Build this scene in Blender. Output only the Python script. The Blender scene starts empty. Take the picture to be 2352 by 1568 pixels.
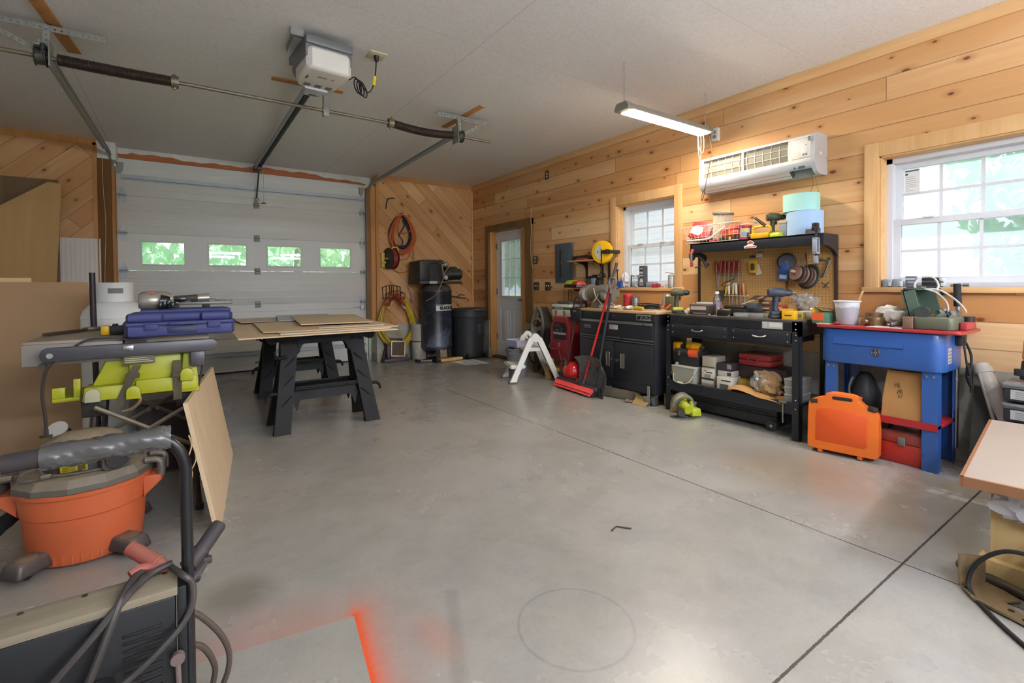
import bpy,bmesh,math,random
from mathutils import Vector,Matrix,Euler
random.seed(11)
C = bpy.context.scene.collection
V = Vector
PI = math.pi

def T(x=0,y=0,z=0,rx=0,ry=0,rz=0,s=1):
    return Matrix.Translation((x,y,z)) @ Euler((rx,ry,rz)).to_matrix().to_4x4() @ Matrix.Scale(s,4)

class B:
    """collects shapes that make ONE part"""
    def __init__(s):
        s.bm = bmesh.new(); s.mi = 0; s.M = None
    def _new(s,verts,faces,M=None):
        vs = []
        for v in verts:
            v = V(v)
            if M is not None: v = M @ v
            if s.M is not None: v = s.M @ v
            vs.append(s.bm.verts.new(v))
        fs = []
        for f in faces:
            try:
                g = s.bm.faces.new([vs[i] for i in f]); g.material_index = s.mi; fs.append(g)
            except ValueError: pass
        return vs,fs
    def merge(s,bm2,M=None):
        bm2.verts.index_update()
        s._new([v.co.copy() for v in bm2.verts],[[v.index for v in f.verts] for f in bm2.faces],M)
        bm2.free()
        return s
    def box(s,x0,x1,y0,y1,z0,z1,M=None,bev=0,seg=2):
        b = bmesh.new()
        p = [(x,y,z) for z in (z0,z1) for y in (y0,y1) for x in (x0,x1)]
        vs = [b.verts.new(q) for q in p]
        for f in ((0,2,3,1),(4,5,7,6),(0,1,5,4),(2,6,7,3),(0,4,6,2),(1,3,7,5)): b.faces.new([vs[i] for i in f])
        if bev > 0:
            bmesh.ops.bevel(b,geom=b.edges[:],offset=bev,segments=seg,affect='EDGES',profile=.5,clamp_overlap=True)
        return s.merge(b,M)
    def cb(s,c,d,M=None,bev=0,seg=2):
        return s.box(c[0]-d[0]/2,c[0]+d[0]/2,c[1]-d[1]/2,c[1]+d[1]/2,c[2]-d[2]/2,c[2]+d[2]/2,M,bev,seg)
    def taper(s,x0,x1,y0,y1,z0,z1,k=(.9,.9),M=None,bev=0,seg=2):
        b = bmesh.new(); cx,cy = (x0+x1)/2,(y0+y1)/2
        p = []
        for z,kx,ky in ((z0,1,1),(z1,k[0],k[1])):
            for y in (y0,y1):
                for x in (x0,x1): p.append((cx+(x-cx)*kx,cy+(y-cy)*ky,z))
        vs = [b.verts.new(q) for q in p]
        for f in ((0,2,3,1),(4,5,7,6),(0,1,5,4),(2,6,7,3),(0,4,6,2),(1,3,7,5)): b.faces.new([vs[i] for i in f])
        if bev > 0: bmesh.ops.bevel(b,geom=b.edges[:],offset=bev,segments=seg,affect='EDGES',profile=.5,clamp_overlap=True)
        return s.merge(b,M)
    def frame(s,p0,p1):
        d = (p1-p0).normalized()
        a = V((0,0,1)) if abs(d.z) < .9 else V((1,0,0))
        u = d.cross(a).normalized(); w = d.cross(u)
        return u,w
    def cyl(s,p0,p1,r0,r1=None,n=16,caps=True,M=None):
        p0,p1 = V(p0),V(p1); r1 = r0 if r1 is None else r1
        u,w = s.frame(p0,p1)
        vs = []
        for p,r in ((p0,r0),(p1,r1)):
            for i in range(n):
                a = 2*PI*i/n; vs.append(p+u*math.cos(a)*r+w*math.sin(a)*r)
        fs = [(i,(i+1) % n,n+(i+1) % n,n+i) for i in range(n)]
        if caps: fs += [tuple(range(n-1,-1,-1)),tuple(range(n,2*n))]
        s._new(vs,fs,M); return s
    def tube(s,pts,r,n=7,closed=False,M=None):
        pts = [V(p) for p in pts]; m = len(pts)
        if m < 2: return s
        vs,fs = [],[]
        u = None
        for i,p in enumerate(pts):
            a = pts[i-1] if (i > 0 or closed) else p
            c = pts[(i+1) % m] if (i < m-1 or closed) else p
            d = (c-a)
            d = d.normalized() if d.length > 1e-9 else V((0,0,1))
            if u is None:
                k = V((0,0,1)) if abs(d.z) < .9 else V((1,0,0)); u = d.cross(k).normalized()
            else:
                u = (u-d*u.dot(d)); u = u.normalized() if u.length > 1e-6 else d.cross(V((.3,.5,.8))).normalized()
            w = d.cross(u)
            rr = r[i] if isinstance(r,(list,tuple)) else r
            for j in range(n):
                t = 2*PI*j/n; vs.append(p+u*math.cos(t)*rr+w*math.sin(t)*rr)
        for i in range(m if closed else m-1):
            k = (i+1) % m
            for j in range(n): fs.append((i*n+j,i*n+(j+1) % n,k*n+(j+1) % n,k*n+j))
        if not closed: fs += [tuple(range(n-1,-1,-1)),tuple(range((m-1)*n,m*n))]
        s._new(vs,fs,M); return s
    def lathe(s,prof,n=24,M=None,sx=1,sy=1,a0=0,a1=None):
        full = a1 is None; a1 = 2*PI if full else a1
        k = n if full else n+1
        vs = []
        for r,z in prof:
            for i in range(k):
                a = a0+(a1-a0)*i/n; vs.append((max(r,1e-5)*math.cos(a)*sx,max(r,1e-5)*math.sin(a)*sy,z))
        fs = []
        for j in range(len(prof)-1):
            for i in range(n):
                i2 = (i+1) % k
                fs.append((j*k+i,j*k+i2,(j+1)*k+i2,(j+1)*k+i))
        if full:
            if prof[0][0] > 1e-4: fs.append(tuple(range(k-1,-1,-1)))
            if prof[-1][0] > 1e-4: fs.append(tuple(range((len(prof)-1)*k,len(prof)*k)))
        s._new(vs,fs,M); return s
    def shell(s,prof,n=24,M=None,sx=1,sy=1):
        """lathe with no caps"""
        vs,fs = [],[]
        for r,z in prof:
            for i in range(n):
                a = 2*PI*i/n; vs.append((r*math.cos(a)*sx,r*math.sin(a)*sy,z))
        for j in range(len(prof)-1):
            for i in range(n): fs.append((j*n+i,j*n+(i+1) % n,(j+1)*n+(i+1) % n,(j+1)*n+i))
        s._new(vs,fs,M); return s
    def prism(s,poly,h0,h1,M=None,bev=0,seg=2):
        b = bmesh.new(); n = len(poly)
        lo = [b.verts.new((x,y,h0)) for x,y in poly]; hi = [b.verts.new((x,y,h1)) for x,y in poly]
        b.faces.new(lo[::-1]); b.faces.new(hi)
        for i in range(n): b.faces.new((lo[i],lo[(i+1) % n],hi[(i+1) % n],hi[i]))
        bmesh.ops.recalc_face_normals(b,faces=b.faces[:])
        if bev > 0:
            es = [e for e in b.edges if abs(e.verts[0].co.z-e.verts[1].co.z) < 1e-6]
            bmesh.ops.bevel(b,geom=es,offset=bev,segments=seg,affect='EDGES',profile=.5,clamp_overlap=True)
        return s.merge(b,M)
    def ell(s,c,r,n=16,m=10,M=None,z0=-1,z1=1):
        r = (r,r,r) if isinstance(r,(int,float)) else r
        prof = []
        for j in range(m+1):
            t = math.asin(z0)+(math.asin(z1)-math.asin(z0))*j/m
            prof.append((math.cos(t),math.sin(t)))
        Q = Matrix.Translation(c) @ Matrix.Diagonal((r[0],r[1],r[2],1))
        if M is not None: Q = M @ Q
        return s.lathe(prof,n,Q)
    def surf(s,f,nu,nv,M=None,closed_u=False):
        vs = [f(i/nu if not closed_u else i/nu,j/nv) for j in range(nv+1) for i in range(nu+(0 if closed_u else 1))]
        k = nu if closed_u else nu+1
        fs = [(j*k+i,j*k+(i+1) % k,(j+1)*k+(i+1) % k,(j+1)*k+i) for j in range(nv) for i in range(nu)]
        s._new(vs,fs,M); return s

def rr(w,h,r,n=4,cx=0,cy=0):
    """rounded rectangle outline"""
    out = []
    for qx,qy,a in ((1,-1,-PI/2),(1,1,0),(-1,1,PI/2),(-1,-1,PI)):
        for i in range(n+1):
            t = a+PI/2*i/n
            out.append((cx+qx*(w/2-r)+r*math.cos(t),cy+qy*(h/2-r)+r*math.sin(t)))
    return out

def arc(c,r,a0,a1,n,ax='xz',k=0):
    o = []
    for i in range(n+1):
        a = a0+(a1-a0)*i/n; p,q = c[0]+r*math.cos(a),c[1]+r*math.sin(a)
        o.append({'xz': (p,k,q),'xy': (p,q,k),'yz': (k,p,q)}[ax])
    return o

def smooth(pts,k=6,closed=False):
    """Catmull-Rom through points"""
    P = [V(p) for p in pts]; n = len(P); out = []
    rng = range(n) if closed else range(n-1)
    for i in rng:
        g = (lambda j: P[j % n]) if closed else (lambda j: P[min(max(j,0),n-1)])
        p0,p1,p2,p3 = g(i-1),g(i),g(i+1),g(i+2)
        for j in range(k):
            t = j/k
            out.append(.5*((2*p1)+(-p0+p2)*t+(2*p0-5*p1+4*p2-p3)*t*t+(-p0+3*p1-3*p2+p3)*t**3))
    if not closed: out.append(P[-1])
    return out

def wm(o):
    m = o.matrix_basis
    if o.parent is not None: m = wm(o.parent) @ o.matrix_parent_inverse @ m
    return m

def obj(name,b,mats,parent=None,world=False,sharp=38,label=None,kind=None):
    me = bpy.data.meshes.new(name)
    bmesh.ops.recalc_face_normals(b.bm,faces=b.bm.faces[:])
    b.bm.to_mesh(me); b.bm.free()
    for m in (mats if isinstance(mats,(list,tuple)) else [mats]): me.materials.append(m)
    if len(me.polygons):
        me.polygons.foreach_set('use_smooth',[True]*len(me.polygons))
        me.set_sharp_from_angle(angle=math.radians(sharp))
    o = bpy.data.objects.new(name,me); C.objects.link(o)
    if parent is not None:
        o.parent = parent
        if world: o.matrix_parent_inverse = wm(parent).inverted()
    if label: o['label'] = label
    if kind: o['kind'] = kind
    return o

def tag(o,label,cat,group=None,kind=None):
    if label: o['label'] = label
    if cat: o['category'] = cat
    if group: o['group'] = group
    if kind: o['kind'] = kind
    return o

def thing(name,label,cat,loc=(0,0,0),rz=0,group=None,rot=None,kind=None):
    o = bpy.data.objects.new(name,None); C.objects.link(o)
    o.empty_display_size = .05
    o.location = loc; o.rotation_euler = rot if rot else (0,0,rz)
    return tag(o,label,cat,group,kind)

def one(name,b,m,label,cat,loc=(0,0,0),rz=0,group=None,rot=None,sharp=38,kind=None):
    o = obj(name,b,m,sharp=sharp)
    o.location = loc; o.rotation_euler = rot if rot else (0,0,rz)
    return tag(o,label,cat,group,kind)

def dup(root,loc,rz=None,label=None,rot=None,scale=None):
    def cp(o,par):
        c = o.copy(); C.objects.link(c)
        if par is not None:
            c.parent = par; c.matrix_parent_inverse = o.matrix_parent_inverse.copy()
        for ch in [k for k in C.objects if k.parent == o]: cp(ch,c)
        return c
    r = cp(root,None)
    r.location = loc
    if rz is not None: r.rotation_euler = (0,0,rz)
    if rot is not None: r.rotation_euler = rot
    if scale: r.scale = scale
    if label: r['label'] = label
    return r

def lettering(name,s,size,M,m,parent,depth=.0008,world=False,align='CENTER',bold=0):
    cu = bpy.data.curves.new(name,'FONT'); cu.body = s; cu.size = size; cu.extrude = depth
    cu.align_x = align; cu.align_y = 'CENTER'; cu.offset = bold
    cu.resolution_u = 2
    t = bpy.data.objects.new(name,cu); C.objects.link(t)
    dg = bpy.context.evaluated_depsgraph_get()
    me = bpy.data.meshes.new_from_object(t.evaluated_get(dg))
    bpy.data.objects.remove(t); bpy.data.curves.remove(cu)
    me.transform(M); me.materials.clear(); me.materials.append(m)
    o = bpy.data.objects.new(name,me); C.objects.link(o); o.parent = parent
    if world: o.matrix_parent_inverse = wm(parent).inverted()
    return o

# ---------------------------------------------------------------- materials
def lin(c):
    if isinstance(c,str): c = tuple(int(c[i:i+2],16)/255 for i in (0,2,4))
    return tuple((x/12.92 if x <= .04045 else ((x+.055)/1.055)**2.4) for x in c[:3])

class N:
    """small node-graph helper"""
    def __init__(s,name):
        s.m = bpy.data.materials.new(name); s.m.use_nodes = True
        s.t = s.m.node_tree; s.n = s.t.nodes; s.l = s.t.links
        s.p = s.n['Principled BSDF']; s.o = s.n['Material Output']
    def add(s,typ,**kw):
        x = s.n.new(typ)
        for k,v in kw.items(): setattr(x,k,v)
        return x
    def link(s,a,b): s.l.new(a,b)
    def put(s,sock,v):
        if isinstance(v,bpy.types.NodeSocket): s.l.new(v,sock)
        else: sock.default_value = v
    def math(s,op,a,b=0.0,c=0.0,clamp=False):
        x = s.add('ShaderNodeMath',operation=op); x.use_clamp = clamp
        s.put(x.inputs[0],a); s.put(x.inputs[1],b); s.put(x.inputs[2],c)
        return x.outputs[0]
    def mix(s,f,a,b,mode='MIX'):
        x = s.add('ShaderNodeMix',data_type='RGBA',blend_type=mode)
        s.put(x.inputs[0],f)
        for k,v in ((6,a),(7,b)):
            s.put(x.inputs[k],v if isinstance(v,bpy.types.NodeSocket) else (*v,1))
        return x.outputs[2]
    def ramp(s,f,stops,interp='LINEAR'):
        x = s.add('ShaderNodeValToRGB'); e = x.color_ramp; e.interpolation = interp
        while len(e.elements) < len(stops): e.elements.new(.5)
        for k,(p,c) in enumerate(stops):
            e.elements[k].position = p
            e.elements[k].color = (c,c,c,1) if isinstance(c,(int,float)) else (*c,1)
        s.put(x.inputs[0],f); return x.outputs[0]
    def pos(s,world=True):
        if world: return s.add('ShaderNodeNewGeometry').outputs['Position']
        return s.add('ShaderNodeTexCoord').outputs['Object']
    def xyz(s,v):
        x = s.add('ShaderNodeSeparateXYZ'); s.put(x.inputs[0],v); return x.outputs
    def comb(s,a,b,c):
        x = s.add('ShaderNodeCombineXYZ')
        for k,v in enumerate((a,b,c)): s.put(x.inputs[k],v)
        return x.outputs[0]
    def noise(s,v,scale,detail=3,rough=.55,dist=0):
        x = s.add('ShaderNodeTexNoise'); s.put(x.inputs['Vector'],v)
        x.inputs['Scale'].default_value = scale; x.inputs['Detail'].default_value = detail
        x.inputs['Roughness'].default_value = rough; x.inputs['Distortion'].default_value = dist
        return x.outputs[0]
    def vscale(s,v,k):
        x = s.add('ShaderNodeMapping'); s.put(x.inputs[0],v); x.inputs['Scale'].default_value = k
        return x.outputs[0]
    def white(s,v,dim='3D'):
        x = s.add('ShaderNodeTexWhiteNoise',noise_dimensions=dim)
        s.put(x.inputs['W' if dim == '1D' else 'Vector'],v); return x.outputs
    def bump(s,h,strength=.3,dist=.01):
        x = s.add('ShaderNodeBump'); s.put(x.inputs['Height'],h)
        x.inputs['Strength'].default_value = strength; x.inputs['Distance'].default_value = dist
        s.l.new(x.outputs[0],s.p.inputs['Normal'])
    def set(s,color=None,rough=None,metal=None,spec=None,coat=None,emit=None,es=0,alpha=None,trans=None,ior=None):
        P = s.p.inputs
        if color is not None: s.put(P['Base Color'],color if isinstance(color,bpy.types.NodeSocket) else (*color,1))
        if rough is not None: s.put(P['Roughness'],rough)
        if metal is not None: P['Metallic'].default_value = metal
        if spec is not None: P['Specular IOR Level'].default_value = spec
        if coat is not None: P['Coat Weight'].default_value = coat
        if emit is not None: P['Emission Color'].default_value = (*emit,1); P['Emission Strength'].default_value = es
        if trans is not None: P['Transmission Weight'].default_value = trans
        if ior is not None: P['IOR'].default_value = ior
        return s.m

_mc = {}
def mat(name,col,rough=.5,metal=0,spec=.5,var=.12,sc=9,bump=0,dust=0,coat=0,dustcol='9a8f7c'):
    """plain procedural material: colour with wear-like noise, optional settled dust on upward faces"""
    if name in _mc: return _mc[name]
    g = N(name); c = lin(col); v = g.pos(False)
    n1 = g.noise(v,sc,4,.6)
    base = g.mix(n1,tuple(min(1,x*(1-var)) for x in c),tuple(min(1,x*(1+var)) for x in c))
    if dust:
        nz = g.xyz(g.add('ShaderNodeNewGeometry').outputs['Normal'])[2]
        f = g.math('MULTIPLY',g.math('MULTIPLY',nz,g.noise(v,14,3),clamp=True),dust*1.8,clamp=True)
        base = g.mix(f,base,lin(dustcol))
    r = g.math('MULTIPLY_ADD',n1,.16,rough-.08,clamp=True)
    if bump: g.bump(g.noise(v,sc*6,3),bump,.004)
    _mc[name] = g.set(base,r,metal,spec,coat)
    return _mc[name]

def wood(name,c1,c2,axis=0,scale=1.0,rough=.6,dark=None,spec=.3):
    """straight grain along one object axis"""
    if name in _mc: return _mc[name]
    g = N(name); v = g.pos(False)
    k = [26*scale]*3; k[axis] = 1.6*scale
    w = g.vscale(v,k)
    n1 = g.noise(w,1,5,.65,.4); n2 = g.noise(w,3.1,3)
    col = g.mix(g.ramp(n1,[(.3,0),(.7,1)]),lin(c1),lin(c2))
    col = g.mix(g.math('MULTIPLY',n2,.35),col,lin(dark or c1))
    g.bump(n1,.12,.002)
    _mc[name] = g.set(col,rough,0,spec); return _mc[name]

def glow(name,col,strength):
    if name in _mc: return _mc[name]
    g = N(name); _mc[name] = g.set((0.8,0.8,0.8),.5,emit=lin(col),es=strength); return _mc[name]

def clear(name,col=(1,1,1),rough=.05,mixf=.25,haze=.0):
    """thin clear plastic or film: transparent with a glossy skin and a little milky scatter"""
    if name in _mc: return _mc[name]
    g = N(name)
    tr = g.add('ShaderNodeBsdfTransparent'); tr.inputs[0].default_value = (*col,1)
    gl = g.add('ShaderNodeBsdfGlossy'); gl.inputs['Roughness'].default_value = rough
    fr = g.add('ShaderNodeFresnel'); fr.inputs[0].default_value = 1.45
    tl = g.add('ShaderNodeBsdfDiffuse'); tl.inputs[0].default_value = (*col,1)
    t2 = g.add('ShaderNodeBsdfTranslucent'); t2.inputs[0].default_value = (*col,1)
    ad = g.add('ShaderNodeMixShader'); ad.inputs[0].default_value = .5
    g.link(tl.outputs[0],ad.inputs[1]); g.link(t2.outputs[0],ad.inputs[2])
    m1 = g.add('ShaderNodeMixShader'); m1.inputs[0].default_value = haze
    g.link(tr.outputs[0],m1.inputs[1]); g.link(ad.outputs[0],m1.inputs[2])
    m2 = g.add('ShaderNodeMixShader'); g.link(g.math('MULTIPLY_ADD',fr.outputs[0],1.0,mixf*.2,clamp=True),m2.inputs[0])
    g.link(m1.outputs[0],m2.inputs[1]); g.link(gl.outputs[0],m2.inputs[2])
    g.link(m2.outputs[0],g.o.inputs[0])
    _mc[name] = g.m; return g.m
# ================================================================ camera, sky, render look
XW,YW,YD,ZC = 4.18,7.25,7.54,2.87          # right wall, back wall, garage door, ceiling
XL,YB = -3.2,-4.6                                # left wall, wall behind the camera
sc = bpy.context.scene
cam = bpy.data.cameras.new('camera'); co = bpy.data.objects.new('camera',cam); C.objects.link(co)
yaw,pit,rol = 0.604272,0.016556,-0.0083613
f_ = V((math.sin(yaw),math.cos(yaw),0)); r_ = V((math.cos(yaw),-math.sin(yaw),0)); u_ = V((0,0,1))
f2 = math.cos(pit)*f_-math.sin(pit)*u_; u2 = math.sin(pit)*f_+math.cos(pit)*u_
r3 = math.cos(rol)*r_+math.sin(rol)*u2; u3 = -math.sin(rol)*r_+math.cos(rol)*u2
co.matrix_world = Matrix((( r3.x,u3.x,-f2.x,0),(r3.y,u3.y,-f2.y,0),(r3.z,u3.z,-f2.z,1.165),(0,0,0,1)))
cam.sensor_width = 36; cam.lens = 1102.924*36/2352; cam.shift_y = -111.42/2352; cam.clip_start = .05; cam.clip_end = 300
sc.camera = co
sc.view_settings.view_transform = 'Standard'; sc.view_settings.look = 'None'
sc.view_settings.exposure = 0.0; sc.view_settings.gamma = 1; sc.view_settings.use_curve_mapping = False
sc.cycles.max_bounces = 7; sc.cycles.diffuse_bounces = 5; sc.cycles.glossy_bounces = 3
sc.cycles.transmission_bounces = 6; sc.cycles.transparent_max_bounces = 12
sc.cycles.caustics_reflective = False; sc.cycles.caustics_refractive = False
sc.cycles.sample_clamp_indirect = 6; sc.cycles.use_denoising = True
sc.cycles.blur_glossy = 1.0

w = bpy.data.worlds.new('sky'); sc.world = w; w.use_nodes = True
bg = w.node_tree.nodes['Background']
sky = w.node_tree.nodes.new('ShaderNodeTexSky'); sky.sky_type = 'HOSEK_WILKIE'
sky.sun_direction = (.62,-.25,.75); sky.turbidity = 4.5; sky.ground_albedo = .35
mx = w.node_tree.nodes.new('ShaderNodeMix'); mx.data_type = 'RGBA'; mx.inputs[0].default_value = .72
w.node_tree.links.new(sky.outputs[0],mx.inputs[6]); mx.inputs[7].default_value = (.86,.93,1.0,1)
w.node_tree.links.new(mx.outputs[2],bg.inputs[0]); bg.inputs[1].default_value = 2.3

sun = bpy.data.lights.new('sun','SUN'); sun.energy = 14; sun.angle = .009; sun.color = (1,.95,.86)
so = bpy.data.objects.new('sun',sun); C.objects.link(so)
SUN = V((.5,-.09,1.005)).normalized()
so.rotation_euler = SUN.to_track_quat('Z','Y').to_euler(); so.location = (20,-6,30)

# ================================================================ shell materials
def pine(name,u,v,h,off,tint=1.0,seglen=2.6,dark=0.0):
    """tongue-and-groove pine boards; u runs along the boards, v across them"""
    g = N(name); P = g.xyz(g.pos()); e = {'x': P[0],'y': P[1],'z': P[2]}
    def comb(k): # linear combination
        s_ = None
        for ax,c in k.items():
            t = g.math('MULTIPLY',e[ax],c); s_ = t if s_ is None else g.math('ADD',s_,t)
        return s_
    U,W = comb(u),comb(v)
    rowf = g.math('DIVIDE',g.math('SUBTRACT',W,off),h)
    row = g.math('FLOOR',rowf); fr = g.math('SUBTRACT',rowf,row)
    rnd = g.white(row,'1D')[0]
    us = g.math('ADD',g.math('DIVIDE',U,seglen),g.math('MULTIPLY',rnd,7.3))
    seg = g.math('FLOOR',us); sf = g.math('SUBTRACT',us,seg)
    idv = g.comb(row,seg,3.3); rn = g.white(idv)
    r1 = rn[0]; rc = g.xyz(rn[1])
    # board tone
    tone = g.ramp(r1,[(0,lin('b47c4a')),(.2,lin('c8935e')),(.55,lin('d3a36e')),(.85,lin('dbaf7c')),(1,lin('e6c393'))])
    shift = g.comb(g.math('MULTIPLY',rc[0],40.0),g.math('MULTIPLY',rc[1],40.0),rc[2])
    gv = g.add('ShaderNodeVectorMath',operation='ADD')
    g.link(g.comb(g.math('MULTIPLY',U,1.3),g.math('MULTIPLY',W,22.0),0.0),gv.inputs[0]); g.link(shift,gv.inputs[1])
    gn = g.noise(gv.outputs[0],1.0,5,.62,1.2)
    gn2 = g.noise(gv.outputs[0],.35,3,.5,.6)
    col = g.mix(g.math('MULTIPLY',g.ramp(gn,[(.35,0),(.68,1)]),.38),tone,lin('c08f5c'))
    col = g.mix(g.math('MULTIPLY',g.ramp(gn2,[(.5,0),(.72,1)]),.35),col,lin('eccfa4'))
    # knots
    kv = g.add('ShaderNodeVectorMath',operation='ADD')
    g.link(g.comb(g.math('MULTIPLY',U,3.6),g.math('MULTIPLY',W,6.4),0.0),kv.inputs[0]); g.link(shift,kv.inputs[1])
    vo = g.add('ShaderNodeTexVoronoi',voronoi_dimensions='2D'); g.link(kv.outputs[0],vo.inputs['Vector']); vo.inputs['Scale'].default_value = 1.0
    vo.inputs['Randomness'].default_value = .9
    kr = g.xyz(vo.outputs['Color'])
    rad = g.math('MULTIPLY_ADD',kr[0],.085,.03)
    q = g.math('DIVIDE',vo.outputs['Distance'],rad)
    gate = g.math('GREATER_THAN',kr[1],.5)
    kn = g.math('MULTIPLY',g.ramp(q,[(.55,1),(1.0,0)]),gate)
    ring = g.math('MULTIPLY',g.ramp(q,[(.3,1),(2.4,0)]) if False else g.ramp(g.math('DIVIDE',q,3.0),[(.2,1),(1,0)]),gate)
    col = g.mix(g.math('MULTIPLY',ring,.45),col,lin('9b5f30'))
    col = g.mix(g.math('MULTIPLY',kn,.85),col,lin('5e2d12'))
    # V grooves and butt joints
    gr = g.math('ADD',g.math('LESS_THAN',fr,.022),g.math('GREATER_THAN',fr,.985))
    bj = g.math('LESS_THAN',sf,.0022)
    gj = g.math('MAXIMUM',gr,bj)
    col = g.mix(g.math('MULTIPLY',gj,.62),col,lin('6b4421'))
    if tint != 1.0: col = g.mix(1.0,col,(tint,tint*.97,tint*.94),'MULTIPLY')
    hgt = g.math('SUBTRACT',1.0,gj)
    g.bump(hgt,.35,.004)
    return g.set(col,.52,0,.35)

M_pineR = pine('pine_boards_level',{'y': 1},{'z': 1},.1725,2.63-.1725*15)
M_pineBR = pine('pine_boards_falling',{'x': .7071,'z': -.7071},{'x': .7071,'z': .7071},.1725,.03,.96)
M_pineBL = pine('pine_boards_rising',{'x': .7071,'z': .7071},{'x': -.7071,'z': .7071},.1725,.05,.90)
M_trim = wood('pine_trim','d3a36c','e3be8b',2,.8)
M_trimy = wood('pine_trim_along','d3a36c','e3be8b',1,.8)
M_darktrim = wood('weathered_trim','6f5434','86683f',2,.7,.7)
M_post = wood('treated_post','6b4a28','80592f',2,.5,.75)
M_jamb = wood('fir_jamb','b9814a','cf9a60',2,.7)
M_header = wood('stained_header','a35f35','b9744a',0,.6)

def osb_paint():
    g = N('painted_strand_board'); v = g.pos()
    n1 = g.noise(g.vscale(v,(1,1,1)),46,4,.7,1.6); n2 = g.noise(v,1.1,3)
    n3 = g.noise(g.vscale(v,(7,38,1)),1.3,3,.6,2)
    col = g.mix(g.ramp(n1,[(.3,0),(.6,1)]),lin('d8d8d6'),lin('ebebea'))
    col = g.mix(g.math('MULTIPLY',g.ramp(n3,[(.66,0),(.72,1)]),.35),col,lin('bdbab4'))
    col = g.mix(g.math('MULTIPLY',g.ramp(n2,[(.4,0),(.75,1)]),.25),col,lin('dad8d2'))
    P = g.xyz(v)
    # sheet joints
    def seam(c,step,off):
        q = g.math('DIVIDE',g.math('SUBTRACT',c,off),step); f = g.math('ABSOLUTE',g.math('SUBTRACT',g.math('FRACT',q),.5))
        return g.math('LESS_THAN',f,.0016)
    sm = g.math('MAXIMUM',seam(P[0],2.44,-.05+1.22-.61),seam(P[1],1.22,2.97-.61))
    col = g.mix(g.math('MULTIPLY',sm,.25),col,lin('77726a'))
    h = g.math('SUBTRACT',g.math('ADD',n1,g.math('MULTIPLY',n3,.6)),sm)
    g.bump(h,.35,.006)
    return g.set(col,.55,0,.4)
M_ceil = osb_paint()

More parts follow.
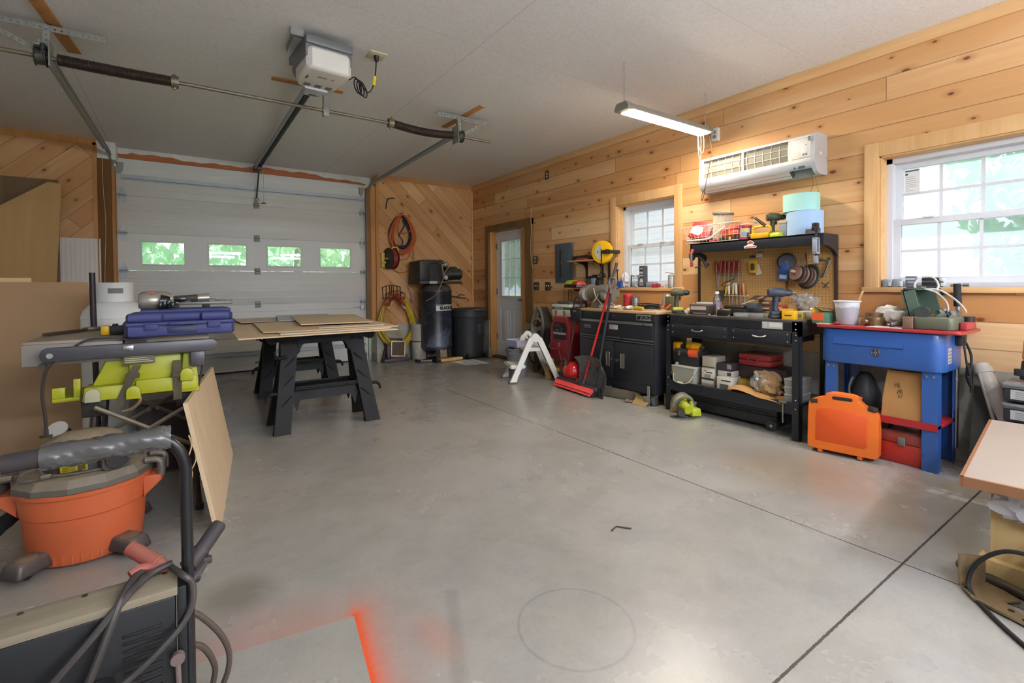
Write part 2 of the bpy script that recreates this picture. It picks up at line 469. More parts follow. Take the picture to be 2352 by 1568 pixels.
def concrete():
    g = N('polished_concrete'); v = g.pos(); P = g.xyz(v); x,y = P[0],P[1]
    n1 = g.noise(v,.9,6,.62,.3); n2 = g.noise(v,4.2,6,.68,.3); n3 = g.noise(v,60,3); n4 = g.noise(g.vscale(v,(1,2.2,1)),1.7,6,.68,.8)
    col = g.mix(g.ramp(n1,[(.28,0),(.72,1)]),lin('8d8b86'),lin('a9a7a1'))
    col = g.mix(g.math('MULTIPLY',g.ramp(n4,[(.36,0),(.72,1)]),.5),col,lin('a09a8b'))
    col = g.mix(g.math('MULTIPLY',g.ramp(n2,[(.42,0),(.8,1)]),.5),col,lin('7d7b77'))
    col = g.mix(g.math('MULTIPLY',g.ramp(n3,[(.5,0),(.75,1)]),.12),col,lin('5f5c57'))
    # brown rust-like patch near the parts washer, smaller dark grey-brown patch by the vacuum
    def blob(cx,cy,r,sx=1,sy=1):
        d = g.math('SQRT',g.math('ADD',g.math('POWER',g.math('DIVIDE',g.math('SUBTRACT',x,cx),sx),2),g.math('POWER',g.math('DIVIDE',g.math('SUBTRACT',y,cy),sy),2)))
        return g.ramp(g.math('DIVIDE',g.math('ADD',d,g.math('MULTIPLY',g.math('SUBTRACT',n2,.5),r*1.1)),r),[(.35,1),(1,0)])
    col = g.mix(g.math('MULTIPLY',blob(3.1,1.45,.5,1,1.1),.38),col,lin('8a6b44'))
    col = g.mix(g.math('MULTIPLY',blob(.16,2.07,.17),.5),col,lin('5d5546'))
    col = g.mix(g.math('MULTIPLY',blob(.9,6.0,1.2),.15),col,lin('75767a'))
    # saw-cut control joints
    jx = g.math('LESS_THAN',g.math('ABSOLUTE',g.math('SUBTRACT',g.math('ADD',x,g.math('MULTIPLY',g.math('SUBTRACT',n3,.5),.004)),2.442)),.0036)
    jy = g.math('LESS_THAN',g.math('ABSOLUTE',g.math('SUBTRACT',g.math('ADD',y,g.math('MULTIPLY',g.math('SUBTRACT',n3,.5),.006)),.706)),.0045)
    jt = g.math('MAXIMUM',jx,jy)
    # ring left by a bucket or drum
    d = g.math('SQRT',g.math('ADD',g.math('POWER',g.math('SUBTRACT',x,1.094),2),g.math('POWER',g.math('SUBTRACT',y,1.219),2)))
    rg = g.ramp(g.math('ABSOLUTE',g.math('SUBTRACT',g.math('ADD',d,g.math('MULTIPLY',g.math('SUBTRACT',n2,.5),.014)),.196)),[(.001,1),(.008,0)])
    col = g.mix(g.math('MULTIPLY',g.math('MULTIPLY',rg,n2),.42),col,lin('4a4a47'))
    # dark tyre-like scuffs
    def stroke(x0,y0,x1,y1,wd):
        L = math.hypot(x1-x0,y1-y0); ux,uy = (x1-x0)/L,(y1-y0)/L
        dx,dy = g.math('SUBTRACT',x,x0),g.math('SUBTRACT',y,y0)
        t = g.math('ADD',g.math('MULTIPLY',dx,ux),g.math('MULTIPLY',dy,uy)); s_ = g.math('SUBTRACT',g.math('MULTIPLY',dx,uy),g.math('MULTIPLY',dy,ux))
        tt = g.math('MAXIMUM',g.math('SUBTRACT',0.0,t),g.math('SUBTRACT',t,L))
        dd = g.math('SQRT',g.math('ADD',g.math('POWER',s_,2),g.math('POWER',g.math('MAXIMUM',tt,0.0),2)))
        return g.ramp(g.math('DIVIDE',g.math('ADD',dd,g.math('MULTIPLY',g.math('SUBTRACT',n2,.5),wd)),wd),[(.3,1),(1,0)])
    col = g.mix(g.math('MULTIPLY',stroke(.83,1.62,.66,1.25,.035),.22),col,lin('5c5b58'))
    # orange overspray around a masked rectangle
    a = math.radians(8)
    lx = g.math('ADD',g.math('MULTIPLY',g.math('SUBTRACT',x,.487),math.cos(a)),g.math('MULTIPLY',g.math('SUBTRACT',y,1.705),-math.sin(a)))
    ly = g.math('ADD',g.math('MULTIPLY',g.math('SUBTRACT',x,.487),math.sin(a)),g.math('MULTIPLY',g.math('SUBTRACT',y,1.705),math.cos(a)))
    outx = g.math('MAXIMUM',lx,0.0); outy = g.math('MAXIMUM',ly,0.0)
    inside = g.math('MULTIPLY',g.math('LESS_THAN',lx,0.0),g.math('LESS_THAN',ly,0.0))
    dist = g.math('SQRT',g.math('ADD',g.math('POWER',outx,2),g.math('POWER',outy,2)))
    near = g.math('POWER',2.718,g.math('MULTIPLY',dist,-30.0))
    wide = g.math('MULTIPLY',g.math('POWER',2.718,g.math('MULTIPLY',dist,-10.0)),.2)
    sidew = g.math('MULTIPLY',g.ramp(lx,[(0,.12),(.02,1)]) if False else g.ramp(g.math('ADD',g.math('MULTIPLY',lx,6.0),.5),[(.2,.12),(.38,.3),(.5,1)]),1.0)
    along = g.ramp(g.math('ADD',ly,1.0),[(.25,0),(.5,1)])
    lim = g.ramp(g.math('ADD',lx,.62),[(.1,0),(.45,1)])
    pf = g.math('MULTIPLY',g.math('ADD',near,wide),g.math('MULTIPLY',g.math('SUBTRACT',1.0,inside),g.math('MULTIPLY',g.math('MULTIPLY',sidew,along),lim)))
    pf = g.math('MULTIPLY',pf,g.math('MULTIPLY_ADD',n3,.5,.75),clamp=True)
    col = g.mix(pf,col,lin('e25a30'))
    haze = g.math('MULTIPLY',blob(.12,1.75,.5,1,.55),.22)
    haze = g.math('MULTIPLY',haze,g.math('SUBTRACT',1.0,inside))
    col = g.mix(haze,col,lin("b5593a"))
    col = g.mix(g.math('MULTIPLY',blob(.68,1.45,.16,.55,1),.25),col,lin('c06a50'))
    col = g.mix(g.math('MULTIPLY',jt,.9),col,lin('35302a'))
    g.bump(g.math('SUBTRACT',g.math('MULTIPLY',n3,.02),jt),.2,.006)
    rgh = g.math('MULTIPLY_ADD',n1,.14,.20)
    return g.set(col,rgh,0,.5)
M_floor = concrete()

def kneeconcrete():
    g = N('kneewall_concrete'); v = g.pos(); n1 = g.noise(v,2.2,5,.65,.8); n2 = g.noise(v,13,4)
    col = g.mix(g.ramp(n1,[(.35,0),(.65,1)]),lin('8f8a7d'),lin('b4b0a3'))
    col = g.mix(g.math('MULTIPLY',g.ramp(n2,[(.55,0),(.7,1)]),.3),col,lin('6f6a5f'))
    g.bump(n2,.2,.006)
    return g.set(col,.85,0,.2)
M_knee = kneeconcrete()
M_white = mat('white_paint','e8e8e6',.45,var=.03)
def vinyl():
    g = N('white_vinyl'); g.set(lin('f0f1f5'),.35)
    tl = g.add('ShaderNodeBsdfTranslucent'); tl.inputs[0].default_value = (.86,.88,.95,1)
    m = g.add('ShaderNodeMixShader'); m.inputs[0].default_value = .30
    g.link(g.p.outputs[0],m.inputs[1]); g.link(tl.outputs[0],m.inputs[2]); g.link(m.outputs[0],g.o.inputs[0]); return g.m
M_vinyl = vinyl()
M_galv = mat('galvanised_steel','a2a9ae',.42,.4,var=.18,sc=22)
M_galvd = mat('dull_galvanised','8a8b86',.5,.35,var=.2,sc=30)
M_steel = mat('bright_steel','b9bbbd',.25,.95,var=.1)
M_darksteel = mat('dark_steel','4b4a48',.45,.6,var=.2)
M_black = mat('black_plastic','1b1c1e',.45,var=.15)
M_blackg = mat('black_gloss','141518',.25,var=.1)
M_rubber = mat('black_rubber','17171a',.75,var=.2)
M_osb = None
def strand(name,c1,c2,c3):
    g = N(name); v = g.pos(); n1 = g.noise(v,55,4,.7,2.5); n2 = g.noise(v,12,3)
    col = g.mix(g.ramp(n1,[(.35,0),(.65,1)]),lin(c1),lin(c2)); col = g.mix(g.math('MULTIPLY',g.ramp(n2,[(.5,0),(.7,1)]),.4),col,lin(c3))
    g.bump(n1,.3,.004); return g.set(col,.7,0,.25)
M_osb = strand('bare_strand_board','a9713f','c6925b','8f5a2c')

def pane(name,haze=.10):
    """window glass with a bluish wash of daylight mixed into the material"""
    g = N(name)
    tr = g.add('ShaderNodeBsdfTransparent'); tr.inputs[0].default_value = (.93,.97,1,1)
    gl = g.add('ShaderNodeBsdfGlossy'); gl.inputs['Roughness'].default_value = .02
    tl = g.add('ShaderNodeBsdfTranslucent'); tl.inputs[0].default_value = (.84,.91,1,1)
    fr = g.add('ShaderNodeFresnel'); fr.inputs[0].default_value = 1.5
    m1 = g.add('ShaderNodeMixShader'); n = g.noise(g.pos(),3,3)
    g.link(g.math('MULTIPLY_ADD',n,haze*.6,haze*.7),m1.inputs[0])
    g.link(tr.outputs[0],m1.inputs[1]); g.link(tl.outputs[0],m1.inputs[2])
    m2 = g.add('ShaderNodeMixShader'); g.link(g.math('MULTIPLY',fr.outputs[0],.8),m2.inputs[0])
    g.link(m1.outputs[0],m2.inputs[1]); g.link(gl.outputs[0],m2.inputs[2])
    g.link(m2.outputs[0],g.o.inputs[0]); return g.m
M_pane = pane('hazed_window_glass',.10)
M_pane2 = pane('strong_haze_glass',.30)  # stronger daylight haze in the material, whitens the view outside

# ================================================================ shell
S = lambda name,b,m,parent=None,sharp=38,world=True: (lambda o: (o.__setitem__('kind','structure'),o)[1])(obj(name,b,m,parent,world and parent is not None,sharp)) if parent is None else obj(name,b,m,parent,world,sharp)
S('floor',B().box(XL-.2,XW+.22,YB-.2,YD+.35,-.15,0),M_floor)
S('ceiling',B().box(XL-.2,XW+.22,YB-.2,YD+.35,ZC,ZC+.15),M_ceil)
S('wall_left',B().box(XL-.2,XL,YB-.2,YD+.3,0,ZC),M_ceil)

# right wall with its door and two windows, above a concrete knee wall
D0,D1,DT = 5.70,6.70,2.05                      # walk door opening (y) and top
W1 = (3.10,3.90); W2 = (.33,1.357); WZ = (1.128,2.07)
b = B(); KZ = .605
def cells(ys,zs,hole):
    for i in range(len(ys)-1):
        for j in range(len(zs)-1):
            yc,zc_ = (ys[i]+ys[i+1])/2,(zs[j]+zs[j+1])/2
            if not hole(yc,zc_): b.box(XW,XW+.2,ys[i],ys[i+1],zs[j],zs[j+1])
hole = lambda y,z: (D0 < y < D1 and z < DT) or (WZ[0] < z < WZ[1] and (W1[0] < y < W1[1] or W2[0] < y < W2[1]))
ys = [YB,W2[0],W2[1],W1[0],W1[1],D0,D1,YD+.2]
cells(ys,[KZ,WZ[0],DT,WZ[1],ZC],hole)
S('wall_right',b,M_pineR)
b = B(); b.box(XW-.012,XW+.2,YB,D0,0,KZ); b.box(XW-.012,XW+.2,D1,YD,0,KZ-.01)
S('wall_right_kneewall',b,M_knee)

# back wall either side of the garage door
GX0,GX1 = -.77,2.50
b = B(); b.box(GX1,XW,YW,YD+.2,.575,ZC)
S('wall_back',b,M_pineBR)
b = B(); b.box(GX1-.03,XW-.012,YW-.012,YD+.2,0,.575)
S('wall_back_kneewall',b,M_knee)
b = B(); b.box(XL,GX0,YW,YD+.2,.575,ZC)
S('wall_back_far_side',b,M_pineBL)
S('wall_back_low_panel',B().box(XL,GX0-.004,YW-.006,YW+.2,0,.9),M_knee)
# unseen rear wall; its glazed openings are added to bring in daylight
b = B(); RZ = (.5,2.35)
for x0,x1 in ((XL,-1.6),(-.4,.7),(3.9,XW)): b.box(x0,x1,YB-.2,YB,0,ZC)
for x0,x1 in ((-1.6,-.4),(.7,3.9)): b.box(x0,x1,YB-.2,YB,0,RZ[0]); b.box(x0,x1,YB-.2,YB,RZ[1],ZC)
S('wall_rear',b,M_ceil)

# timber round the garage opening
b = B(); b.box(GX0,GX0+.12,YW+.03,YD+.2,0,2.67); S('trim_1',b,M_post)
b = B(); b.box(-.665,-.622,YD-.16,YD+.05,0,2.62); S('trim_2',b,M_jamb)
b = B(); b.box(GX1-.09,GX1+.0,YW+.02,YD+.2,.55,2.70,bev=.004); S('trim_3',b,M_jamb)
b = B(); b.box(GX1-.02,GX1+.028,YW-.016,YW+.02,.575,2.80); S('trim_4',b,M_jamb)
b = B(); b.box(GX0-.03,GX0+.004,YW-.014,YW+.03,.9,2.83); b.box(XL,GX0,YW-.014,YW,2.80,2.87); S('trim_5',b,M_jamb)
# stained header with ragged white ceiling paint along its top
b = B(); b.box(-.60,2.42,YD-.02,YD+.2,2.752,ZC-.03); S('trim_6',b,M_header)
b = B(); rnd = random.Random(3)
n = 60
def rag(x): return .052+.016*math.sin(x*3.1+.6)+.009*math.sin(x*11)+.006*math.sin(x*29)+(.03 if x < -.5 else 0)+max(0,x-1.2)*.022
vs,fs = [],[]
for i in range(n+1):
    x = -.62+3.06*i/n; zz = ZC-rag(x)
    vs += [(x,YD-.0225,ZC),(x,YD-.0225,zz),(x,YD-.019,zz)]
for i in range(n):
    k = i*3; fs += [(k,k+3,k+4,k+1),(k+1,k+4,k+5,k+2)]
b._new(vs,fs); S('trim_7',b,M_ceil)
b = B(); b.box(GX0,-.60,YW+.03,YD+.2,2.67,ZC); b.box(2.42,GX1+.02,YD-.02,YD+.2,2.70,ZC); S('trim_8',b,M_ceil)
# corner bead and cove at the top of the right wall
S('trim_9',B().box(XW-.022,XW,YW-.022,YW,.575,ZC-.05),M_trim)
b = B(); b.box(XW-.018,XW,YB,YW,ZC-.085,ZC,bev=.003); S('trim_10',b,M_trimy)
b = B(); b.box(GX1,XW,YW-.014,YW,ZC-.055,ZC); S('trim_11',b,M_jamb)

# unseen roof overhang added outside the right wall, sized for the sunbeam
b = B(); b.box(XW+.2,XW+.2+.36,YB-.4,YD+.5,2.90,2.96); b.box(XW+.2+.34,XW+.2+.36,YB-.4,YD+.5,2.88,3.10); S('roof',b,M_white)
# ---------------------------------------------------------------- windows in the right wall
def window(name,y0,y1,label,glass,sticker=False):
    z0,z1 = WZ; w = thing(name,label,'window',(XW,(y0+y1)/2,z0),kind='structure')
    X = XW
    b = B()
    b.box(X-.02,X+.004,y1-.002,y1+.088,z0-.03,z1+.10,bev=.002)
    b.box(X-.02,X+.004,y0-.088,y0+.002,z0-.03,z1+.10,bev=.002)
    b.box(X-.02,X+.004,y0-.002,y1+.002,z1-.002,z1+.098,bev=.002)
    obj('casing',b,M_trim,w,True)
    b = B(); b.box(X-.024,X+.12,y0-.10,y1+.10,z0-.038,z0,bev=.003); obj('window_stool',b,M_trimy,w,True)
    b = B()
    b.box(X-.005,X+.12,y1-.012,y1+.0,z0,z1); b.box(X-.005,X+.12,y0,y0+.012,z0,z1); b.box(X-.005,X+.12,y0,y1,z1-.012,z1)
    obj('jamb',b,M_trimy,w,True)
    b = B()                                                  # vinyl frame
    for a in (y0+.012,y1-.047): b.box(X+.10,X+.21,a,a+.035,z0,z1-.012)
    b.box(X+.10,X+.21,y0+.012,y1-.012,z0,z0+.03); b.box(X+.10,X+.21,y0+.012,y1-.012,z1-.047,z1-.012)
    obj('vinyl_frame',b,M_vinyl,w,True)
    zm = 1.595
    for nm,za,zb,xo in (('lower_sash',z0+.03,zm+.02,.125),('upper_sash',zm-.02,z1-.047,.165)):
        b = B(); ya,yb = y0+.047,y1-.047; t = .04
        b.box(X+xo,X+xo+.035,ya,ya+t,za,zb); b.box(X+xo,X+xo+.035,yb-t,yb,za,zb)
        b.box(X+xo,X+xo+.035,ya+t,yb-t,za,za+t); b.box(X+xo,X+xo+.035,ya+t,yb-t,zb-t,zb)
        if nm == 'lower_sash':
            b.cb((X+xo-.006,ya+.2,zb+.003),(.03,.06,.012),bev=.003); b.cb((X+xo-.006,yb-.2,zb+.003),(.03,.06,.012),bev=.003)
        sa = obj(nm,b,M_vinyl,w,True)
        nc = 4 if y1-y0 > .9 else 3
        b = B(); iw = (yb-ya-2*t)/nc
        for k in range(1,nc): b.box(X+xo+.012,X+xo+.022,ya+t+iw*k-.009,ya+t+iw*k+.009,za+t,zb-t)
        b.box(X+xo+.0121,X+xo+.0219,ya+t,yb-t,(za+zb)/2-.009,(za+zb)/2+.009)
        obj('muntin_grid',b,M_vinyl,sa,True)
        b = B(); b.box(X+xo+.024,X+xo+.028,ya+t-.004,yb-t+.004,za+t-.004,zb-t+.004)
        obj('pane',b,glass,sa,True)
        if sticker and nm == 'upper_sash':
            b = B(); b.box(X+xo+.0225,X+xo+.0238,yb-t-.094,yb-t-.004,zb-t-.19,zb-t-.006)
            st = obj('energy_sticker',b,mat('sticker_paper','f1f2ee',.6,var=.02),sa,True,label='white printed efficiency sticker')
            ink = mat('faded_ink','555a60',.7)
            b = B(); r = random.Random(5)
            b.box(X+xo+.0215,X+xo+.0226,yb-t-.088,yb-t-.010,zb-t-.022,zb-t-.012)
            b.box(X+xo+.0215,X+xo+.0226,yb-t-.026,yb-t-.010,zb-t-.046,zb-t-.032)
            for k in range(8):
                zz = zb-t-.06-.014*k; b.box(X+xo+.0215,X+xo+.0226,yb-t-.012-r.uniform(.02,.07),yb-t-.012,zz-.0016,zz)
            obj('sticker_print',b,ink,sa,True)
    return w
window('window_1',*W1,'white double-hung window above the black tool cabinet',M_pane)
window('window_2',*W2,'large white double-hung window with sticker above the blue tub',M_pane2,True)
for k,(x0,x1) in enumerate(((-1.6,-.4),(.7,3.9))):
    w = thing(f'window_{k+3}','unseen wide window added behind the camera to let daylight in','window',((x0+x1)/2,YB,RZ[0]),kind='structure')  # added opening, brings sky light in from behind
    b = B(); y = YB-.12
    for a in (x0,(x0+x1)/2-.03,x1-.06): b.box(a,a+.06,y,y+.05,*RZ)
    for a in (RZ[0],RZ[1]-.06): b.box(x0,x1,y,y+.05,a,a+.06)
    obj('vinyl_frame',b,M_vinyl,w,True)
    obj('pane',B().box(x0+.03,x1-.03,y+.02,y+.026,RZ[0]+.03,RZ[1]-.03),M_pane,w,True)

# ---------------------------------------------------------------- walk door
d = thing('door_1','white half-glass walk door with nine panes in the pine wall','door',(4.30,(D0+D1)/2,0),kind='structure')
XD = 4.30; ya,yb = 5.80,6.668; M_doorw = mat('white_steel_door','dfe3e6',.42,var=.03)
ga,gb,gz0,gz1 = 5.968,6.505,.985,1.875
b = B()
for y0,y1,z0,z1 in ((ya,ga,.02,2.03),(gb,yb,.02,2.03),(ga,gb,.02,gz0),(ga,gb,gz1,2.03)): b.box(XD,XD+.045,y0,y1,z0,z1)
leaf = obj('door_leaf',b,M_doorw,d,True)
b = B()
for y0,y1,z0,z1 in ((ga-.025,ga+.012,gz0-.025,gz1+.025),(gb-.012,gb+.025,gz0-.025,gz1+.025),(ga,gb,gz0-.025,gz0+.012),(ga,gb,gz1-.012,gz1+.025)): b.box(XD-.012,XD+.01,y0,y1,z0,z1,bev=.004)
obj('glazing_bead',b,M_doorw,leaf,True)
b = B(); w3 = (gb-ga)/3
for k in (1,2): b.box(XD+.004,XD+.018,ga+w3*k-.007,ga+w3*k+.007,gz0,gz1)
for k in (1,2): zz = gz0+(gz1-gz0)*k/3; b.box(XD+.0041,XD+.0179,ga,gb,zz-.007,zz+.007)
obj('muntin_grid',b,M_vinyl,leaf,True)
obj('pane',B().box(XD+.02,XD+.025,ga-.004,gb+.004,gz0-.004,gz1+.004),M_pane,leaf,True)
for y0,y1 in ((5.90,6.20),(6.27,6.57)):
    b = B(); z0,z1 = .22,.80
    for q in ((y0,y0+.02,z0,z1),(y1-.02,y1,z0,z1),(y0,y1,z0,z0+.02),(y0,y1,z1-.02,z1)): b.box(XD-.005,XD+.004,*q,bev=.003)
    b.box(XD-.004,XD+.004,y0+.045,y1-.045,z0+.045,z1-.045,bev=.0035)
    obj('raised_panel',b,M_doorw,leaf,True)
M_bronze = mat('oil_rubbed_bronze','3a2d25',.4,.7)
b = B(); b.cyl((XD,5.875,.935),(XD-.012,5.875,.935),.032,n=20); b.cyl((XD-.01,5.875,.935),(XD-.055,5.875,.935),.011)
b.tube(smooth([(XD-.052,5.875,.935),(XD-.056,5.92,.938),(XD-.054,5.97,.933),(XD-.052,6.0,.937)]),[.011]*6+[.009]*6+[.007]*7)
obj('lever_handle',b,M_bronze,leaf,True,label='dark bronze lever handle')
b = B(); b.cyl((XD,5.875,1.075),(XD-.014,5.875,1.075),.031,n=20); b.cb((XD-.022,5.875,1.075),(.02,.012,.036),bev=.004)
obj('deadbolt',b,mat('aged_brass','8a6a35',.35,.8),leaf,True,label='brass deadbolt turn')
for z in (.33,1.06,1.80):
    b = B(); b.cyl((XD-.006,yb+.006,z-.05),(XD-.006,yb+.006,z+.05),.008,n=10); b.box(XD-.004,XD+.001,yb-.03,yb,z-.048,z+.048)
    obj('hinge',b,M_galvd,d,True)
b = B(); b.box(XW-.0,XD+.06,yb+.006,D1+.03,0,2.05); b.box(XW,XD+.06,D0-.02,ya-.004,0,2.05); b.box(XW,XD+.06,D0-.02,D1+.03,2.035,2.07)
obj('jamb',b,M_jamb,d,True)
b = B(); b.box(XW-.03,XW+.004,D1-.005,D1+.075,.595,2.12); b.box(XW-.03,XW+.004,5.50,5.655,.615,2.12); b.box(XW-.031,XW+.004,5.50,D1+.075,2.035,2.13)
obj('casing',b,M_darktrim,d,True,label='dark weathered casing boards')
b = B(); b.box(XW-.02,XD+.05,D0-.02,D1,0,.018,bev=.004); obj('threshold',b,mat('dark_threshold','4a3b2c',.6),d,True)
# ================================================================ garage door and its hardware
gd = thing('door_2','white sectional garage door with four small windows','door',(.89,YD,0),kind='structure')
M_gd = mat('white_garage_panel','dcdedb',.42,var=.025,sc=30)
gx0,gx1 = -.62,2.405
seams = [0.012,.46,.925,1.385,1.84,2.30,2.752]
wins = [(-.386,.052),(.319,.754),(1.017,1.459),(1.724,2.169)]; wz = (1.46,1.74)
for k in range(6):
    z0,z1 = seams[k]+.002,seams[k+1]-.002
    b = B(); Y0,Y1 = YD-.012,YD+.034
    if k == 3:
        xs = [gx0]+[v for w_ in wins for v in w_]+[gx1]
        for i in range(0,len(xs)-1,2): b.box(xs[i],xs[i+1],Y0,Y1,z0,z1)
        for a,c in wins: b.box(a,c,Y0,Y1,z0,wz[0]); b.box(a,c,Y0,Y1,wz[1],z1)
    else:
        b.box(gx0,gx1,Y0,Y1,z0,z1,bev=.003)
    # pressed horizontal ribs
    if k != 3:
        b.box(gx0+.005,gx1-.005,YD+.002,YD+.03,z0-.006,z1+.0)
        for q in range(1,5):
            zz = z0+(z1-z0)*q/5; b.box(gx0+.02,gx1-.02,Y0-.0016,Y0+.001,zz-.012,zz+.012,bev=.0012)
    sct = obj('door_section',b,M_gd,gd,True)
    if k == 3:
        for a,c in wins:
            b = B(); t = .016
            for q in ((a-t,a+.004,wz[0]-t,wz[1]+t),(c-.004,c+t,wz[0]-t,wz[1]+t),(a,c,wz[0]-t,wz[0]+.004),(a,c,wz[1]-.004,wz[1]+t)):
                b.box(q[0],q[1],Y0-.006,Y0+.006,q[2],q[3],bev=.002)
            fr_ = obj('window_frame',b,M_gd,sct,True)
            obj('pane',B().box(a-.002,c+.002,YD+.008,YD+.014,wz[0]-.002,wz[1]+.002),M_pane,sct,True)
b = B(); b.box(gx0,gx1,YD-.02,YD+.03,0,.018); obj('bottom_seal',b,M_rubber,gd,True)
def strut(z):
    b = B(); y = YD-.014
    b.box(gx0+.05,gx1-.02,y-.004,y,z-.034,z+.034); b.box(gx0+.05,gx1-.02,y-.045,y-.041,z-.014,z+.014)
    b.box(gx0+.05,gx1-.02,y-.043,y-.001,z+.012,z+.016); b.box(gx0+.05,gx1-.02,y-.043,y-.001,z-.016,z-.012)
    return obj('reinforcing_strut',b,M_galv,gd,True)
strut(2.52); strut(.25)
def hinge(x,z,roller):
    b = B(); y = YD-.014
    if roller:
        b.prism([(-.03,0),(.03,0),(.03,.02),(.012,.08),(-.012,.08),(-.03,.02)],0,.003,T(x,y,z+.01,PI/2))
        b.prism([(-.03,-.07),(-.015,-.085),(.015,-.085),(.03,-.07),(.03,0),(-.03,0)],0,.003,T(x,y,z-.01,PI/2))
        b.cyl((x-.045,y-.03,z),(x+.045,y-.03,z),.009,n=8); b.box(x-.03,x-.024,y-.035,y,z-.03,z+.03); b.box(x+.024,x+.03,y-.035,y,z-.03,z+.03)
    else:
        b.box(x-.036,x+.036,y-.006,y,z-.045,z+.045,bev=.002); b.cyl((x-.036,y-.008,z),(x+.036,y-.008,z),.008,n=8)
        b.box(x-.028,x+.028,y-.012,y-.005,z+.012,z+.032,bev=.002); b.box(x-.028,x+.028,y-.012,y-.005,z-.032,z-.012,bev=.002)
    for sx in (-.018,.018):
        for sz in (-.034,.034): b.cyl((x+sx,y-.003,z+sz),(x+sx,y-.008,z+sz),.004,n=6)
    return obj('roller_hinge' if roller else 'centre_hinge',b,M_galv if roller else M_galvd,gd,True)
for z in seams[1:6]:
    hinge(gx0+.055,z,True); hinge(gx1-.055,z,True); hinge(.887,z,False)
for x in (gx0+.04,gx1-.06):
    b = B(); b.prism([(-.035,.06),(.035,.06),(.03,-.03),(.008,-.075),(-.008,-.075),(-.03,-.03)],0,.004,T(x,YD-.014,2.64,PI/2)); b.box(x-.035,x-.031,YD-.06,YD-.014,2.6,2.7)
    obj('top_bracket',b,M_galvd,gd,True)
b = B(); x = gx1-.06; b.box(x-.035,x+.035,YD-.055,YD-.014,.795,.875,bev=.004); b.box(x-.14,x-.03,YD-.044,YD-.03,.832,.85,bev=.003)
obj('slide_lock',b,M_galv,gd,True)
for x in (gx0+.05,gx1-.05):
    b = B(); b.box(x-.05,x+.05,YD-.02,YD-.014,.02,.13); b.cyl((x-.04,YD-.03,.09),(x+.05,YD-.03,.09),.012,n=10); obj('bottom_bracket',b,M_galv,gd,True)
b = B(); b.box(.84,.94,YD-.03,YD-.014,.10,.13,bev=.004); b.cyl((.86,YD-.035,.115),(.92,YD-.035,.115),.012); obj('lift_handle',b,M_galvd,gd,True)
b = B(); b.box(.865,.915,YD-.05,YD-.014,2.36,2.40,bev=.003); b.cyl((.89,YD-.05,2.35),(.89,YD-.014,2.35),.009); obj('opener_arm_bracket',b,M_galvd,gd,True)

# tracks: C-section swept up and back into the room
def track(name,x0,xend,yend,side,label):
    t = thing(name,label,'garage door track',(x0,YD-.08,0))
    yv,R,zt = YD-.085,.30,2.72
    def path(off):
        p = [(x0,yv-off,.02),(x0,yv-off,zt-R)]
        for i in range(1,9):
            a = PI/2*i/8; rr_ = R+off
            p.append((x0,yv-R+(R-off)*math.cos(a) if True else 0,zt-R+(R-off)*math.sin(a)))
        return p
    # cross-section profile swept: (across, inward)
    prof = [(-.024,.0),(.024,.0),(.024,.010),(.021,.010),(.021,.0035),(-.021,.0035),(-.021,.010),(-.024,.010)]
    cl = []
    for i in range(2): cl.append((V((x0,yv,(.02,zt-R)[i])),V((0,-1,0))))
    for i in range(1,10):
        a = PI/2*i/9; cl.append((V((x0,yv-R+R*math.cos(a),zt-R+R*math.sin(a))),V((0,-math.cos(a),-math.sin(a)))))
    cl.append((V((xend,yend,zt-.06)),V((0,0,-1))))
    sx = side
    vs,fs = [],[]
    # track opens sideways towards the door: across = normal direction, inward = towards door centre
    for p,nrm in cl:
        for a,c in prof: vs.append(p+nrm*a+V((sx*(c*2.2-.012),0,0)))
    k = len(prof)
    for i in range(len(cl)-1):
        for j in range(k): fs.append((i*k+j,i*k+(j+1) % k,(i+1)*k+(j+1) % k,(i+1)*k+j))
    b = B(); b._new(vs,fs); obj('track_channel',b,M_galv,t,True,25)
    # angle iron stiffening the level run, and jamb clips
    b = B(); p0 = V((x0-sx*.015,yv-R-.1,zt+.03)); p1 = V((xend-sx*.015,yend,zt-.03))
    for q in ((0,0,.02),):
        dd = (p1-p0)
        vs = []
        for p in (p0,p1):
            for a,c in ((0,0),(.0,.035),(.004,.035),(.004,.004),(.03,.004),(.03,0)): vs.append(p+V((-sx*a,0,c-.02)))
        b._new(vs,[(i,(i+1) % 6,6+(i+1) % 6,6+i) for i in range(6)]+[tuple(range(6)),tuple(range(6,12))])
    obj('stiffening_angle',b,M_galv,t,True)
    zs = (2.30,1.98,1.10,.62,.10) if side < 0 else (2.12,1.87,1.06,.09)
    for z in zs:
        b = B(); b.box(x0-sx*.055,x0-sx*.0,yv-.006,yv+.05,z-.03,z+.03,bev=.002); b.cyl((x0-sx*.035,yv-.004,z),(x0-sx*.035,yv-.012,z),.008,n=8)
        obj('jamb_clip',b,M_galv if z < 2.2 else M_galvd,t,True)
    b = B(); b.prism([(0,0),(.10,0),(.10,.02),(.02,.12),(0,.12)],0,.003,T(x0-sx*.03,yv+.01,zt-.16,PI/2,0,0)); obj('flag_bracket',b,M_galvd,t,True)
    return t
track('garage_door_track',-.645,-.675,4.10,1,'galvanised garage door track on the side with the propane tank')
track('garage_door_track',2.412,2.27,4.20,-1,'galvanised garage door track on the side with the hung cords and compressor')

